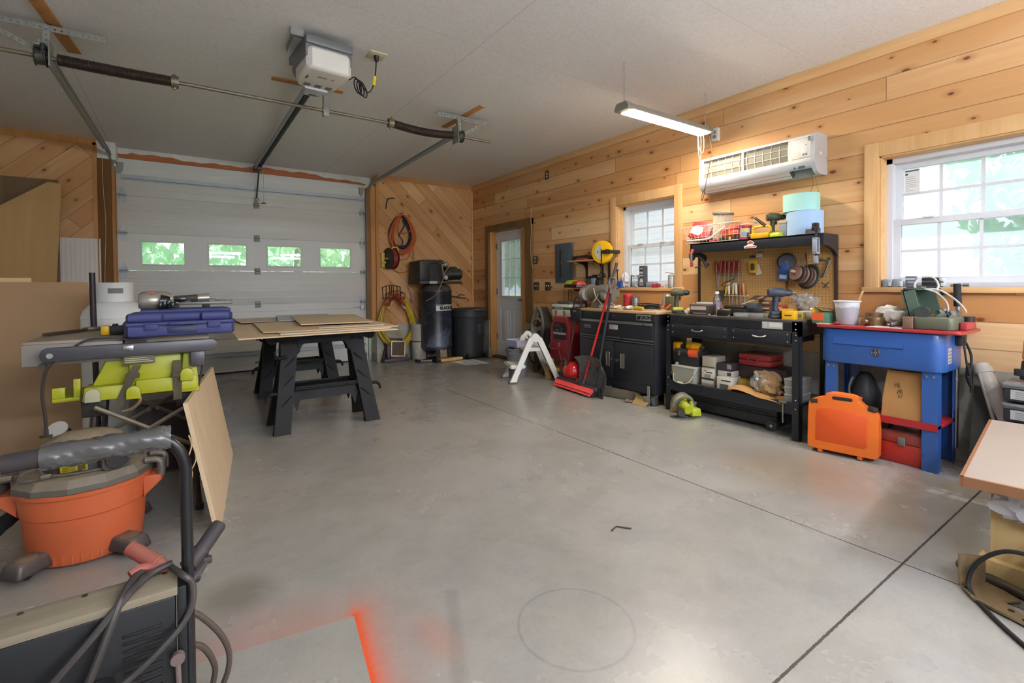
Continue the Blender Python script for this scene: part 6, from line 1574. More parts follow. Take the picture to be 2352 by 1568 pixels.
# welder (red) on a wooden base, with helmet-like hood, box and cables
wm_ = thing('arc_welder','red arc welder with black dial panel standing on a pine base','arc welder',(3.95,4.46,0))
M_rw = mat('welder_red','8e1c26',.4,var=.1,sc=5,dust=.3,dustcol='9c6a4c')
WXf,wy0,wy1 = 3.77,4.28,4.64
b = B(); b.prism([(wy0+.02,.255),(wy1-.02,.255),(wy1,.29),(wy1,.64),(wy1-.08,.775),(wy0+.06,.775),(wy0,.66),(wy0,.29)],0,.36,Matrix(((0,0,1,WXf),(1,0,0,0),(0,1,0,0),(0,0,0,1))),bev=.015,seg=3); cs_ = obj('case',b,M_rw,wm_,True)
b = B(); b.prism([(wy0+.05,.50),(wy1-.07,.50),(wy1-.07,.66),(wy1-.11,.71),(wy0+.09,.71),(wy0+.05,.66)],-.004,.004,Matrix(((0,0,1,WXf),(1,0,0,0),(0,1,0,0),(0,0,0,1)))); pn = obj('dial_panel',b,mat('dial_black','1c191d',.4),cs_,True)
b = B(); b.box(WXf-.006,WXf-.003,wy0+.055,wy1-.075,.562,.588); obj('white_stripe',b,mat('dusty_stripe','a7a2a0',.6),pn,True)
b = B(); rg = random.Random(6)
for k in range(14):
    y,z = rg.uniform(wy0+.08,wy1-.12),rg.choice((.61,.635,.66,.68)); b.box(WXf-.0055,WXf-.003,y,y+.018,z,z+.006)
obj('dial_marks',b,mat('dusty_stripe','a7a2a0',.6),pn,True)
b = B(); b.tube([(WXf-.012,4.36,.62),(WXf-.012,4.40,.67)],.006,6); obj('pointer_knob',b,M_black,pn,True)
b = B(); b.box(WXf-.008,WXf+.002,4.44,4.48,.40,.46,bev=.003); obj('power_switch',b,mat('switch_red','a3545a',.4),cs_,True)
b = B(); b.box(3.72,4.14,4.24,4.68,.12,.16); b.box(3.74,3.80,4.27,4.33,.16,.256); b.box(3.74,3.80,4.59,4.65,.16,.256); b.box(4.06,4.12,4.27,4.65,.16,.256); b.box(3.72,3.78,4.24,4.30,0,.12); b.box(3.72,3.78,4.62,4.68,0,.12); b.box(4.08,4.14,4.24,4.30,0,.12); b.box(4.08,4.14,4.62,4.68,0,.12)
obj('wooden_base',b,wood('base_pine','ad8450','c49a64',1,.6),wm_,True)
b = B(); b.tube(smooth([(WXf-.01,4.60,.46),(WXf-.03,4.62,.41),(WXf-.03,4.55,.38),(WXf-.02,4.46,.39),(WXf-.03,4.42,.34),(WXf-.05,4.36,.25),(WXf-.05,4.30,.20),(WXf-.02,4.26,.25),(WXf-.04,4.22,.30)]),.006,6); obj('work_lead',b,mat('red_lead','7e3a3d',.5),wm_,True)
bx = thing('lamp_box','white and green cardboard box with lamp pictures on top of the red welder','box',(3.92,4.46,.79))
M_card = mat('white_card','d3d1ca',.65,var=.04)
b = B(); b.box(3.80,4.06,4.31,4.63,.778,.925,bev=.002); cbx = obj('carton',b,M_card,bx,True)
b = B(); b.box(3.7985,4.062,4.308,4.632,.862,.893); obj('green_band',b,mat('carton_green','2f5b46',.6),cbx,True)
lettering('carton_lettering','CONTRACTOR',.024,Matrix(((0,0,-1,3.798),(-1,0,0,4.50),(0,1,0,.878),(0,0,0,1))),mat('card_ink','d8d6c9',.6),cbx,world=True)
b = B()
for y in (4.40,4.555): b.cyl((3.799,y,.83),(3.7975,y,.83),.024,n=18); b.box(3.7978,3.7995,y-.02,y+.02,.785,.81)
obj('lamp_picture',b,mat('lamp_pic','b9694a',.6),cbx,True)
b = B(); b.box(3.86,4.05,4.37,4.60,.926,.955,bev=.006); one('grey_tray',b,mat('tray_grey','5a564e',.6),'dusty grey tray on top of the white and green box','tray')
hm = thing('welding_hood','grey plastic hood-shaped part with an arched opening standing behind the step stool','hood',(4.06,5.20,.4))
M_hood = mat('hood_grey','77716a',.55,dust=.3)
b = B()
def hoodf(u,v):
    a = PI*(u-.5)*1.15; z = .02+v*.84; w_ = .17*math.sin(PI*min(1,.30+v*.66))**.7*(1 if v < .85 else max(.35,1-(v-.85)*4))
    return V((4.15-.16*math.cos(a)*(1-.35*v),5.20+w_*math.sin(a)*1.1,z))
b.surf(hoodf,18,20); obj('rear_shell',b,mat('hood_dark','3f3b38',.6),hm,True)
b = B(); pl = [(0.0,.86),(.06,.80),(.115,.66),(.125,.55),(.10,.45),(.06,.40)]; out = [(y,z) for y,z in pl]+[(-y,z) for y,z in pl[::-1]]
b.tube(smooth([(3.99+.06*(z-.4),5.19+y,z) for y,z in out],5,True),.022,8); b.tube([(4.0,5.10,.66),(4.0,5.15,.70),(4.0,5.23,.70),(4.0,5.28,.66)],.018,8); b.tube([(4.01,5.19,.70),(4.02,5.19,.85)],.012,8); obj('rim',b,M_hood,hm,True)
b = B(); b.surf(lambda u,v: V((3.99+.09*math.sin(PI*u)*(1-v),5.09+.20*u,.50+.12*v-.03*math.sin(PI*u))),12,6); obj('visor_scoop',b,mat('scoop_tan','958b7d',.5),hm,True)
b = B(); b.tube(smooth([(3.97,5.33,.55),(3.95,5.36,.35),(3.97,5.30,.12),(4.0,5.15,.05)]),.016,8); b.tube(smooth([(3.95,5.12,.42),(3.93,5.20,.30),(3.95,5.26,.42)]),.012,8); obj('cable_coil',b,M_black,hm,True)
cl = thing('log_bundle','dark lumpy firewood-like scraps on the floor under the step stool','wood scraps',(3.95,4.86,0)); rg = random.Random(2)
M_scr = [mat('scrap_dark','3c3024',.8),mat('scrap_ochre','8f6a33',.8),mat('scrap_brown','5d4630',.8)]
for k in range(7):
    b = B(); x,y = 3.86+.045*(k % 3),4.74+.05*k; b.ell((x,y,.07+.05*(k % 2)),(.05,.045,.06+.012*(k % 3)),9,6); obj('scrap',b,M_scr[k % 3],cl,True)

# red tank, dark pole with pouch, jug
rp = thing('red_tank','shiny red round tank with a handle on the floor by the cabinet','tank',(3.70,4.13,0))
b = B(); b.ell((3.70,4.14,.16),(.115,.115,.12),28,18); tk2 = obj('ball',b,mat('gloss_red','c0201f',.2,coat=.5),rp,True)
b = B(); b.lathe([(.10,.0),(.12,.01),(.11,.06),(.07,.07)],28,T(3.71,4.13,0)); b.tube(smooth([(3.66,4.02,.10),(3.62,4.0,.06),(3.64,4.04,.02)]),.016,8); obj('base_skirt',b,mat('dark_red_plastic','8e1a1c',.35),rp,True)
b = B(); b.lathe([(.116,.10),(.119,.105),(.116,.11)],28,T(3.70,4.14,0)); obj('rubber_band',b,M_black,tk2,True)
b = B(); b.tube(smooth([(3.69,4.22,.26),(3.68,4.28,.30),(3.69,4.34,.22),(3.71,4.36,.10),(3.70,4.32,.03)]),.008,6); obj('hose',b,mat('red_lead','7e3a3d',.5),rp,True)
pp = thing('pouch_pole','dark pole with a black pouch at its top leaning between the red welder and cabinet','pole',(3.62,4.14,0))
b = B(); b.tube([(3.60,4.19,.01),(3.68,4.06,.78)],.013,10); obj('pole',b,mat('pole_maroon','3c2428',.4),pp,True)
b = B(); b.taper(3.64,3.72,3.95,4.11,.75,.90,(1.1,1.15),bev=.015); b.tube(smooth([(3.68,4.10,.90),(3.68,4.07,1.0),(3.69,4.03,1.02),(3.69,3.98,.95),(3.68,3.97,.90)]),.008,6); pc = obj('pouch',b,mat('pouch_black','1f1e21',.8),pp,True)
b = B(); b.box(3.636,3.64,4.01,4.06,.86,.878); obj('pouch_tag',b,mat('tag_grey','7b7b7d',.6),pc,True)
jg = thing('black_jug','small black jug with a white label beside the red tank','jug',(3.83,4.05,0))
b = B(); b.lathe([(.0,0),(.05,.0),(.055,.02),(.055,.26),(.03,.31),(.018,.33),(.018,.36),(.0,.36)],20,T(3.83,4.05,0)); obj('bottle',b,M_black,jg,True)
b = B(); cylpatch(b,3.83,4.05,.0556,165,240,.24,.285,8); obj('label',b,mat('jug_label','c9c3a4',.6),jg,True)

# open wooden tool tote and scraps on the floor
tt = thing('tool_tote','open grey wooden tool tote with scraps on the floor in front of the cabinet','tool tote',(3.72,3.42,0))
M_tote = wood('grey_tote','57503f','6d6551',1,.6,.8)
QT = Matrix.Translation((3.77,3.43,0)) @ Matrix.Rotation(math.radians(12),4,'Z')
b = B()
for q in ((-.13,-.115,-.24,.24,0,.10),(.115,.13,-.24,.24,0,.10),(-.13,.13,-.255,-.24,0,.13),(-.13,.13,.24,.255,0,.13),(-.13,.13,-.24,.24,0,.012)): b.box(q[0],q[1],q[2],q[3],q[4],q[5],QT,bev=.002)
obj('tray',b,M_tote,tt,True)
b = B(); b.box(-.012,.012,-.27,-.03,.10,.125,QT @ T(0,0,.02,.22,0,0),bev=.004); obj('loose_slat',b,wood('loose_slat','6a5640','80694e',1,.6),tt,True)
pb = thing('plastic_bag','crumpled clear plastic bag lying in the wooden tote','plastic bag',(3.75,3.55,.07))
def crumple(b,c,r,seed,n=18,m=12,amp=.25,M=None):
    rg = random.Random(seed); ph = [(rg.uniform(1,6),rg.uniform(1,6),rg.uniform(0,6)) for _ in range(7)]
    def f(u,v):
        a,e = u*2*PI,PI*(v-.5); d = V((math.cos(a)*math.cos(e),math.sin(a)*math.cos(e),math.sin(e)))
        k = 1
        for p,q,s_ in ph: k += amp/3*math.sin(p*d.x*2.2+q*d.y*2.0+s_+d.z*(p-q)*1.4)
        return V(c)+V((d.x*r[0],d.y*r[1],d.z*r[2]))*k
    b.surf(f,n,m,M,True)
    return b
M_film = clear('clear_bag',(.95,.95,.95),.18,.8,.35)
obj('film',crumple(B(),(3.75,3.55,.085),(.08,.09,.065),3,22,14,.45),M_film,pb,True,20)
wc = thing('wire_coil','coil of pale rope lying in the wooden tote','rope',(3.77,3.36,.06))
b = B()
for k in range(7): b.tube([(3.77+(.07-.005*k)*math.cos(a),3.38+(.08-.005*k)*math.sin(a),.035+.014*k+.008*math.sin(a*2+k)) for a in [2*PI*i/24 for i in range(24)]],.007,6,True)
b.tube(smooth([(3.71,3.40,.10),(3.71,3.42,.17),(3.74,3.40,.185),(3.76,3.33,.15),(3.78,3.27,.10)]),.006,6)
obj('strand',b,mat('rope_tan','9f8f76',.9),wc,True,60)
def flatcard(name,lab,pts,z,th,m,cat='cardboard'):
    cx = sum(p[0] for p in pts)/len(pts); cy = sum(p[1] for p in pts)/len(pts); b = B(); b.prism([(p[0]-cx,p[1]-cy) for p in pts],0,th); return one(name,b,m,lab,cat,(cx,cy,z))
M_cardb = mat('cardboard','a08556',.8,var=.08)
cd = thing('cardboard_flap','bent olive cardboard flap standing on the floor by the circular saw','cardboard',(3.66,3.03,0))
b = B(); b.surf(lambda u,v: V((3.60+.03*math.sin(PI*v)+.05*v,3.18-.17*u,.002+.10*v-.02*math.sin(PI*u)*v)),8,8); b.surf(lambda u,v: V((3.604+.03*math.sin(PI*v)+.05*v,3.18-.17*u,.002+.10*v-.02*math.sin(PI*u)*v)),8,8); obj('flap',b,M_cardb,cd,True)
b = B(); b.ell((3.60,3.235,.018),(.03,.022,.018),10,6); b.ell((3.63,3.21,.012),(.035,.018,.012),10,6); one('wood_chunk',b,mat('chunk_grey','6d6455',.9),'small grey wood chunk on the floor beside the tote','wood chunk')
obx = thing('open_carton','open cardboard carton with a black coil inside on the floor between cabinet and workbench','carton',(3.86,2.90,0))
b = B()
for q in ((3.78,3.785,2.858,2.938,0,.09),(3.96,3.965,2.858,2.938,0,.12),(3.78,3.965,2.858,2.862,0,.12),(3.78,3.965,2.934,2.938,0,.12),(3.78,3.965,2.858,2.938,0,.004)): b.box(*q)
obj('carton_wall',b,mat('cardboard_dark','7d6242',.85),obx,True)
b = B()
for k in range(4): b.tube([(3.845+.05*math.cos(a),2.897+(.022)*math.sin(a),.03+.022*k) for a in [2*PI*i/24 for i in range(24)]],.011,8,True)
one('black_hose_coil',b,M_rubber,'black hose coil inside the open carton on the floor','hose')
b = B(); b.box(3.648,3.654,3.0,3.03,.0,.19,bev=.001); b.box(3.64,3.66,2.985,3.05,.0,.006); b.box(3.646,3.655,3.0,3.07,.006,.09,bev=.001); one('angle_bracket',b,M_galvd,'galvanised angle bracket standing at the corner of the black cabinet','bracket')

# things on the cabinet top
ct = .903
cn = thing('coffee_can','red coffee can under the small window','can',(4.05,3.62,ct))
b = B(); b.lathe([(.0,0),(.05,0),(.05,.14),(.0,.14)],24,T(4.05,3.62,ct)); obj('can_body',b,mat('can_red','b3303a',.4),cn,True)
b = B(); b.lathe([(.0,.138),(.053,.138),(.053,.153),(.0,.155)],24,T(4.05,3.62,ct)); obj('lid',b,mat('can_lid_red','c9424c',.4),cn,True)
t2 = thing('tin_can','bare steel tin can beside the red can','can',(4.02,3.49,ct))
b = B(); b.lathe([(.0,0),(.045,0),(.047,.004),(.045,.008)]+[(.045-.001*(k % 2),.015+.01*k) for k in range(11)]+[(.047,.13),(.042,.13),(.042,.01)],24,T(4.02,3.49,ct)); obj('can_wall',b,M_steel,t2,True)
jr = thing('glass_jar','upturned clear glass globe on the cabinet near the green drill','glass globe',(4.06,3.02,ct))
b = B(); b.lathe([(.045,0),(.05,.01),(.052,.08),(.045,.12),(.025,.145),(.0,.15)],24,T(4.05,3.10,ct+.01)); obj('globe',b,clear('frosted_globe',(.97,.97,.95),.2,.6,.55),jr,True)
rg = random.Random(31)
junk = [('pipe_fitting','small grey metal fitting on the cabinet top','b2ada0'),('paper_scrap','crumpled white scrap of paper on the cabinet top','d9d5cc'),('socket_piece','bright steel socket on the cabinet top','c2bfb8')]
k = 0
for y in (3.70,3.64,3.58,3.53,3.47,3.41,3.37,3.33,3.29,3.25):
    nm,lab,c = junk[k % 3]; x = 3.73+.05*rg.random(); b = B()
    if k % 3 == 0: b.cyl((-.03,0,.018),(.03,0,.018),.017,n=10); b.cyl((0,0,.018),(0,.03,.02),.014,n=10)
    elif k % 3 == 1: crumple(b,(0,0,.02),(.035,.03,.02),k,12,8,.4)
    else: b.cyl((0,-.02,.016),(0,.02,.016),.016,n=12); b.cyl((0,.02,.016),(0,.022,.016),.010,n=12)
    q = one(nm,b,mat('junk_'+c,c,.45,.3 if k % 3 != 1 else 0),'','small part',(x,y,ct+.001),rg.uniform(0,3),group='small loose parts on the cabinet top')
    q['label'] = lab+' in front of the window'
    k += 1
cw = thing('black_wire_tangle','tangle of black wire on the cabinet top near the green drill','wire',(3.86,3.10,ct))
b = B(); rg = random.Random(5); pts = []
for i in range(40): a = i*1.9; pts.append((3.85+.10*math.cos(a)*rg.uniform(.6,1),3.17+.15*math.sin(a)*rg.uniform(.6,1),ct+.012+.055*rg.random()))
b.tube(smooth(pts,5),.0035,5); obj('strand',b,M_black,cw,True)
bw = thing('paper_pad','pale paper sheets under the black wire tangle','paper',(3.84,3.14,ct))
b = B(); b.box(3.75,3.98,3.02,3.28,ct+.001,ct+.010,T(0,0,0)); obj('sheets',b,mat('paper_grey','b7ad9e',.7),bw,True)
b = B(); b.tube(smooth([(3.90,3.0,ct+.02),(3.93,2.97,ct+.06),(3.97,3.0,ct+.075),(3.95,3.06,ct+.05),(3.91,3.05,ct+.02)]),.009,6); one('orange_cord_end',b,M_orange,'short orange cord loop on the cabinet behind the green drill','cord')
b = B(); b.cyl((3.74,3.20,ct+.022),(3.74,3.25,ct+.022),.02,n=12); b.cyl((3.74,3.15,ct+.020),(3.74,3.20,ct+.022),.018,n=12); one('small_flashlight',b,mat('yellow_black','b79a2e',.4),'short yellow and silver tool lying at the front of the cabinet top','tool')

# things on the small window's sill
wz1 = WZ[0]+.001
def sillbox(name,lab,y,x,w_,d_,h,c,cat='box',extra=None):
    t = thing(name,lab,cat,(x,y,wz1)); b = B(); b.box(-d_/2,d_/2,-w_/2,w_/2,0,h,bev=.002); bo = obj('body',b,mat('sill_'+c,c,.5),t)
    if extra:
        b = B()
        for (z0,z1,y0,y1) in extra[1]: b.box(-d_/2-.001,-d_/2+.001,y0,y1,z0,z1)
        obj('print',b,mat('print_'+extra[0],extra[0],.5),bo)
    return t
cg = sillbox('adhesive_carton','tall narrow dark carton with pale print on the small window sill',3.54,4.21,.06,.07,.235,'4b4a52','carton',('b9bac4',((.20,.21,-.02,.02),(.15,.17,-.024,.024),(.12,.135,-.024,.022),(.02,.03,-.026,.026),(.04,.048,-.026,.026))))
b = B(); b.prism([(-.029,.055),(.029,.055),(.02,.075),(.008,.10),(0,.085),(-.012,.10),(-.022,.075)],-.0365,-.0355,Matrix(((0,0,1,0),(1,0,0,0),(0,1,0,0),(0,0,0,1)))); obj('mountain_print',b,mat('print_white','c9ccd4',.5),cg)
lettering('side_lettering','BUTTON',.016,Matrix(((0,0,-1,-.0362),(-1,0,0,0),(0,1,0,.163),(0,0,0,1))),M_ink,cg) if False else None
sillbox('small_box','grey box behind the tall carton on the small window sill',3.44,4.23,.12,.06,.06,'9aa0a6')
sillbox('red_box','small red box on the small window sill beside the tall carton',3.36,4.17,.045,.04,.038,'b9404a'); sillbox('red_box','second small red box on the sill, farther from the tall carton',3.31,4.17,.035,.04,.04,'a8323e')
pl_ = thing('wood_plane','blue and black caulking tool with white bag at the end of the small window sill','tool',(4.17,3.86,wz1))
b = B(); b.box(-.03,.03,-.05,.03,0,.07,bev=.006); obj('blue_base',b,mat('blue_plastic','2f55a5',.4),pl_)
b = B(); b.cyl((0,.02,.06),(0,.03,.20),.006,n=8); b.box(-.015,.015,.01,.05,.195,.205,bev=.002); obj('black_post',b,M_black,pl_)
b = B(); crumple(b,(.03,-.06,.09),(.03,.05,.07),12,14,10,.35); obj('white_bag',b,mat('white_bag','e6e8ee',.5),pl_)
gl = thing('glass_jar','clear glass jar on the small window sill beside the tall carton','jar',(4.21,3.66,wz1))
b = B(); b.lathe([(.0,.003),(.05,.003),(.05,.10),(.045,.105),(.046,.12)],24,T(0,0,0)); obj('jar',b,clear('jar_glass',(.95,.98,.97),.05,.5,.1),gl)
b = B(); b.lathe([(.0,.12),(.05,.12),(.05,.135),(.0,.137)],24); obj('lid',b,mat('jar_lid','b5bbbc',.35,.6),gl)
cy_ = thing('sealant_tube','cloudy plastic container on the small window sill nearest the pegboard','container',(4.18,3.15,wz1))
b = B(); b.lathe([(.0,.0),(.032,0),(.034,.10),(.03,.125),(.012,.13),(.0,.13)],20); obj('body',b,clear('cloudy_tube',(.9,.88,.84),.3,.5,.5),cy_)
b = B(); b.tube(smooth([(-.0,-.02,.14),(0,.03,.15),(0,.07,.15)]),.006,6); obj('cap',b,mat('cap_peach','c9a894',.5),cy_)
for k,(y,x) in enumerate(((3.78,4.16),(3.72,4.165),(3.60,4.16),(3.24,4.17))):
    b = B(); b.cyl((0,-.012,.012),(0,.012,.012),.012,n=10); one('sill_bit',b,mat('bit_pale','d2b9a2',.5),'tiny pale fitting lying on the small window sill','small part',(x,y,wz1),group='tiny fittings on the small window sill')
# ================================================================ air conditioner
M_acw = mat('ac_white','e2e0da',.4,var=.03); M_acs = mat('ac_silver','c3c5ca',.3,.2,var=.04)
ac = thing('air_conditioner','white wall air conditioner with its front panel off and filter grid showing','air conditioner',(RX,2.2,2.15))
AY0,AY1 = 1.70,2.69
AM = Matrix(((1,0,0,0),(0,0,1,0),(0,1,0,0),(0,0,0,1)))    # profile (x,z) extruded along y
prof = [(4.18,2.005),(4.18,2.315),(4.02,2.315),(3.99,2.305),(3.985,2.29),(3.972,2.10),(3.985,2.055),(4.02,2.015),(4.06,2.0)]
b = B(); b.prism(prof,AY0,AY0+.03,AM,bev=0); b.prism(prof,AY1-.03,AY1,AM)
b.prism([(4.18,2.29),(4.18,2.315),(4.02,2.315),(3.99,2.305),(3.985,2.29)],AY0+.03,AY1-.03,AM)
b.prism([(4.18,2.005),(4.10,2.005),(4.10,2.29),(4.18,2.29)],AY0+.03,AY1-.03,AM)
b.prism([(3.977,2.118),(3.972,2.10),(3.985,2.06),(4.0,2.045),(4.02,2.09),(4.02,2.118)],AY0+.03,AY1-.03,AM); hs = obj('housing',b,[M_acs],ac,True)
b = B(); b.box(3.985,4.02,AY0+.03,AY0+.20,2.118,2.29); b.box(3.975,4.02,AY0+.03,AY0+.17,2.128,2.28,bev=.004); b.box(3.972,3.98,AY0+.05,AY0+.10,2.135,2.24,bev=.002); ep = obj('electrical_cover',b,M_acw,ac,True)
b = B(); b.box(3.970,3.974,AY0+.055,AY0+.066,2.145,2.160); b.box(3.970,3.974,AY0+.075,AY0+.086,2.145,2.160); b.cyl((3.974,AY0+.062,2.225),(3.97,AY0+.062,2.225),.004,n=8); b.box(3.970,3.976,AY0+.03,AY0+.045,2.25,2.285); obj('cover_slot',b,mat('slot_brown','7c735f',.6),ep,True)
b = B(); b.surf(lambda u,v: V((4.015-.035*math.sin(PI*v*.9+.15)*.55,AY0+.205+(AY1-AY0-.245)*u,2.12+.165*v)),4,8); fl = obj('filter_mesh',b,mat('filter_mesh','8f8877',.8),ac,True)
def fy(v): return 4.015-.035*math.sin(PI*v*.9+.15)*.55-.004
b = B(); ya,yb2_ = AY0+.205,AY1-.045
n = 11
for i in range(n+1):
    y = ya+(yb2_-ya)*i/n
    b.tube([(fy(v/8),y,2.12+.165*v/8) for v in range(9)],.0032,4)
for v in (.02,.33,.66,.98): b.tube([(fy(v),ya,2.12+.165*v),(fy(v),yb2_,2.12+.165*v)],.0032,4)
b.box(3.985,4.0,(ya+yb2_)/2-.008,(ya+yb2_)/2+.008,2.115,2.29)
b.box(3.975,3.99,AY0+.03,AY1-.03,2.108,2.124,bev=.002); b.box(3.98,3.99,AY0+.03,AY1-.03,2.283,2.295); b.box(3.978,3.99,AY1-.045,AY1-.028,2.11,2.29)
obj('filter_grid',b,M_acw,ac,True)
b = B(); b.prism([(3.995,2.052),(4.03,2.018),(4.034,2.022),(4.0,2.056)],AY0+.20,AY1-.03,AM); obj('louvre_flap',b,mat('flap_grey','c9bfb6',.4),ac,True)
b = B(); b.prism([(4.0,2.06),(4.06,2.004),(4.08,2.03),(4.03,2.075)],AY0+.19,AY1-.035,AM); obj('outlet_throat',b,mat('throat_dark','4d4843',.6),ac,True)
b = B(); b.prism([(4.034,2.014),(4.058,2.0),(4.062,2.004),(4.038,2.018)],AY0+.20,AY1-.03,AM); obj('louvre_lip',b,M_acw,ac,True)
b = B(); b.prism([(3.980,2.078),(3.99,2.045),(3.993,2.046),(3.983,2.08)],AY0+.045,AY0+.19,AM); dsp = obj('display_panel',b,mat('display_blue','7d9aa8',.3),ac,True)
b = B(); b.prism([(3.9805,2.074),(3.988,2.05),(3.99,2.05),(3.983,2.075)],AY0+.075,AY0+.125,AM); b.cyl((3.984,AY0+.15,2.062),(3.981,AY0+.15,2.061),.007,n=10); obj('display_window',b,mat('display_grey','565b66',.3),dsp,True)
b = B(); b.box(4.055,4.09,AY0-.0008,AY0+.001,2.15,2.172); obj('rating_sticker',b,mat('sticker_pale','e9e9e6',.5),ac,True)
b = B(); b.tube(smooth([(4.10,AY0+.07,2.0),(4.11,AY0+.07,1.95),(4.12,AY0+.085,1.90),(4.13,AY0+.11,1.87)]),.002,4); b.tube(smooth([(4.12,AY0+.06,2.0),(4.13,AY0+.05,1.93),(4.14,AY0+.04,1.87)]),.0015,4); obj('sensor_wire',b,mat('brown_wire','6b5a3a',.6),ac,True)
# outlet on the wall and cords of the shop light
wo = thing('wall_outlet','white metal outlet box on the wall behind the end of the shop light','outlet',(RX,2.64,2.56))
b = B(); b.box(-.035,0,-.035,.035,-.06,.06,bev=.003); obj('box',b,mat('outlet_white','d8d6d0',.45),wo)
for z in (.022,-.022): obj('socket',B().cyl((-.034,0,z),(-.038,0,z),.017,n=14),mat('socket_grey','85837e',.5),wo)
lc = thing('hanging_lead','dark wavy cord hanging from the shop light across the air conditioner','cord',(3.93,2.56,2.4))
b = B(); b.cyl((3.90,2.56,2.52),(3.945,2.56,2.50),.014,.010,8); b.tube(smooth([(3.94,2.56,2.50),(3.95,2.555,2.44),(3.945,2.54,2.36),(3.94,2.55,2.26),(3.935,2.57,2.16),(3.93,2.585,2.08),(3.935,2.60,2.02),(3.96,2.635,1.95),(3.97,2.66,1.93),(3.975,2.655,1.99),(3.96,2.62,2.03)]),.0035,5); obj('cord',b,mat('lamp_cord_brown','4a3d30',.6),lc,True)
lw = thing('light_wire','thin pale wires looping below the lit end of the shop light','wire',(3.86,2.56,2.45))
b = B(); b.tube(smooth([(3.76,2.55,2.49),(3.765,2.55,2.40),(3.79,2.55,2.33),(3.83,2.55,2.33),(3.85,2.555,2.40),(3.85,2.56,2.49)]),.0028,5); b.tube(smooth([(3.77,2.56,2.49),(3.775,2.56,2.36),(3.79,2.56,2.27),(3.81,2.56,2.27),(3.815,2.56,2.36),(3.815,2.56,2.49)]),.0028,5); obj('wire',b,mat('pale_wire','e0d4b0',.5),lw,True)

# ================================================================ workbench with pegboard back and upper shelf
M_bench = mat('bench_navy_black','22252c',.4,.15,var=.12,sc=4,dust=.15); M_riv = M_steel
wbn = thing('workbench','black steel workbench with two drawers, low shelf, pegboard back and upper shelf','workbench',(3.9,2.27,0))
BX0,BX1,BY0,BY1,BZ = 3.70,4.15,1.685,2.853,.89
b = B(); b.box(BX0,BX1,BY0,BY1,BZ-.022,BZ,bev=.003); obj('bench_top',b,mat('bench_top_dark','45413c',.45,.1,var=.2,dust=.5),wbn,True)
b = B(); b.box(BX0,BX0+.012,BY0,BY1,BZ-.085,BZ-.021); b.box(BX0,BX1,BY0,BY0+.012,BZ-.12,BZ-.021); b.box(BX0,BX1,BY1-.012,BY1,BZ-.12,BZ-.021); obj('apron',b,M_bench,wbn,True)
for y,nm in ((BY0,'leg'),(BY1-.05,'leg')):
    for x in (BX0,BX1-.05):
        b = B(); b.box(x,x+.05,y,y+.003,.004,BZ-.01) if y == BY0 else b.box(x,x+.05,y+.047,y+.05,.004,BZ-.01)
        xf = x if x == BX0 else x+.047
        b.box(xf,xf+.003,y,y+.05,.004,BZ-.01); b.box(x-.006,x+.056,y-.006,y+.056,0,.006); lg = obj('leg',b,M_bench,wbn,True)
        if x == BX0:
            b = B()
            for z in (.86,.82,.78,.74,.30,.235): b.ell((BX0-.001,y+.025,z),(.003,.006,.006),8,5)
            obj('rivet',b,M_riv,lg,True)
for (y0,y1) in ((2.245,2.79),(1.745,2.205)):
    b = B(); b.box(BX0-.008,BX0+.01,y0,y1,.705,.80,bev=.003); b.box(BX0+.01,BX1-.05,y0+.01,y0+.014,.71,.79); b.box(BX0+.01,BX1-.05,y1-.014,y1-.01,.71,.79); dw = obj('drawer',b,M_bench,wbn,True)
    ym = (y0+y1)/2; b = B(); b.tube(smooth([(BX0-.008,ym-.05,.76),(BX0-.024,ym-.04,.752),(BX0-.026,ym,.748),(BX0-.024,ym+.04,.752),(BX0-.008,ym+.05,.76)]),.006,8); obj('handle',b,mat('wire_pull','8b8e92',.35,.7),dw,True)
    b = B()
    for y in (y0+.02,y1-.02):
        for z in (.725,.78): b.ell((BX0-.009,y,z),(.003,.005,.005),8,5)
    obj('rivet',b,M_riv,dw,True)
b = B(); b.box(BX0-.004,BX0+.02,2.205,2.245,.69,.868); b.box(BX0,BX0+.012,BY0+.05,BY1-.05,.685,.705); obj('drawer_divider',b,M_bench,wbn,True)
b = B(); b.box(BX0-.003,BX0-.001,1.80,1.955,.815,.868); sp = obj('spec_sticker',b,mat('spec_paper','a9aba8',.5),wbn,True)
b = B()
for k in range(5): b.box(BX0-.004,BX0-.0025,1.915,1.95-.004*(k % 3),.822+.009*k,.827+.009*k)
b.box(BX0-.004,BX0-.0025,1.808,1.90,.828,.862); obj('sticker_print',b,mat('spec_ink','d3d3cd',.5),sp,True)
b = B(); b.box(BX0+.002,BX1,BY0+.004,BY1-.004,.255,.275); b.box(BX0,BX0+.012,BY0+.05,BY1-.05,.19,.278); b.box(BX1-.012,BX1,BY0+.05,BY1-.05,.19,.275); obj('lower_shelf',b,M_bench,wbn,True)
M_peg = None
def pegmat():
    g = N('pegboard'); P = g.xyz(g.pos()); n = g.noise(g.pos(),6,3)
    fy_ = g.math('SUBTRACT',g.math('FRACT',g.math('DIVIDE',P[1],.0254)),.5); fz_ = g.math('SUBTRACT',g.math('FRACT',g.math('DIVIDE',P[2],.0254)),.5)
    d = g.math('SQRT',g.math('ADD',g.math('POWER',fy_,2),g.math('POWER',fz_,2))); h = g.math('LESS_THAN',d,.125)
    rim = g.math('MULTIPLY',g.math('GREATER_THAN',P[1],1.655),g.math('LESS_THAN',P[1],2.73)); h = g.math('MULTIPLY',h,rim)
    col = g.mix(n,lin('b98d54'),lin('c79c62')); col = g.mix(h,col,lin('4d3519')); g.bump(g.math('SUBTRACT',1.0,h),.5,.004)
    return g.set(col,.6,0,.3)
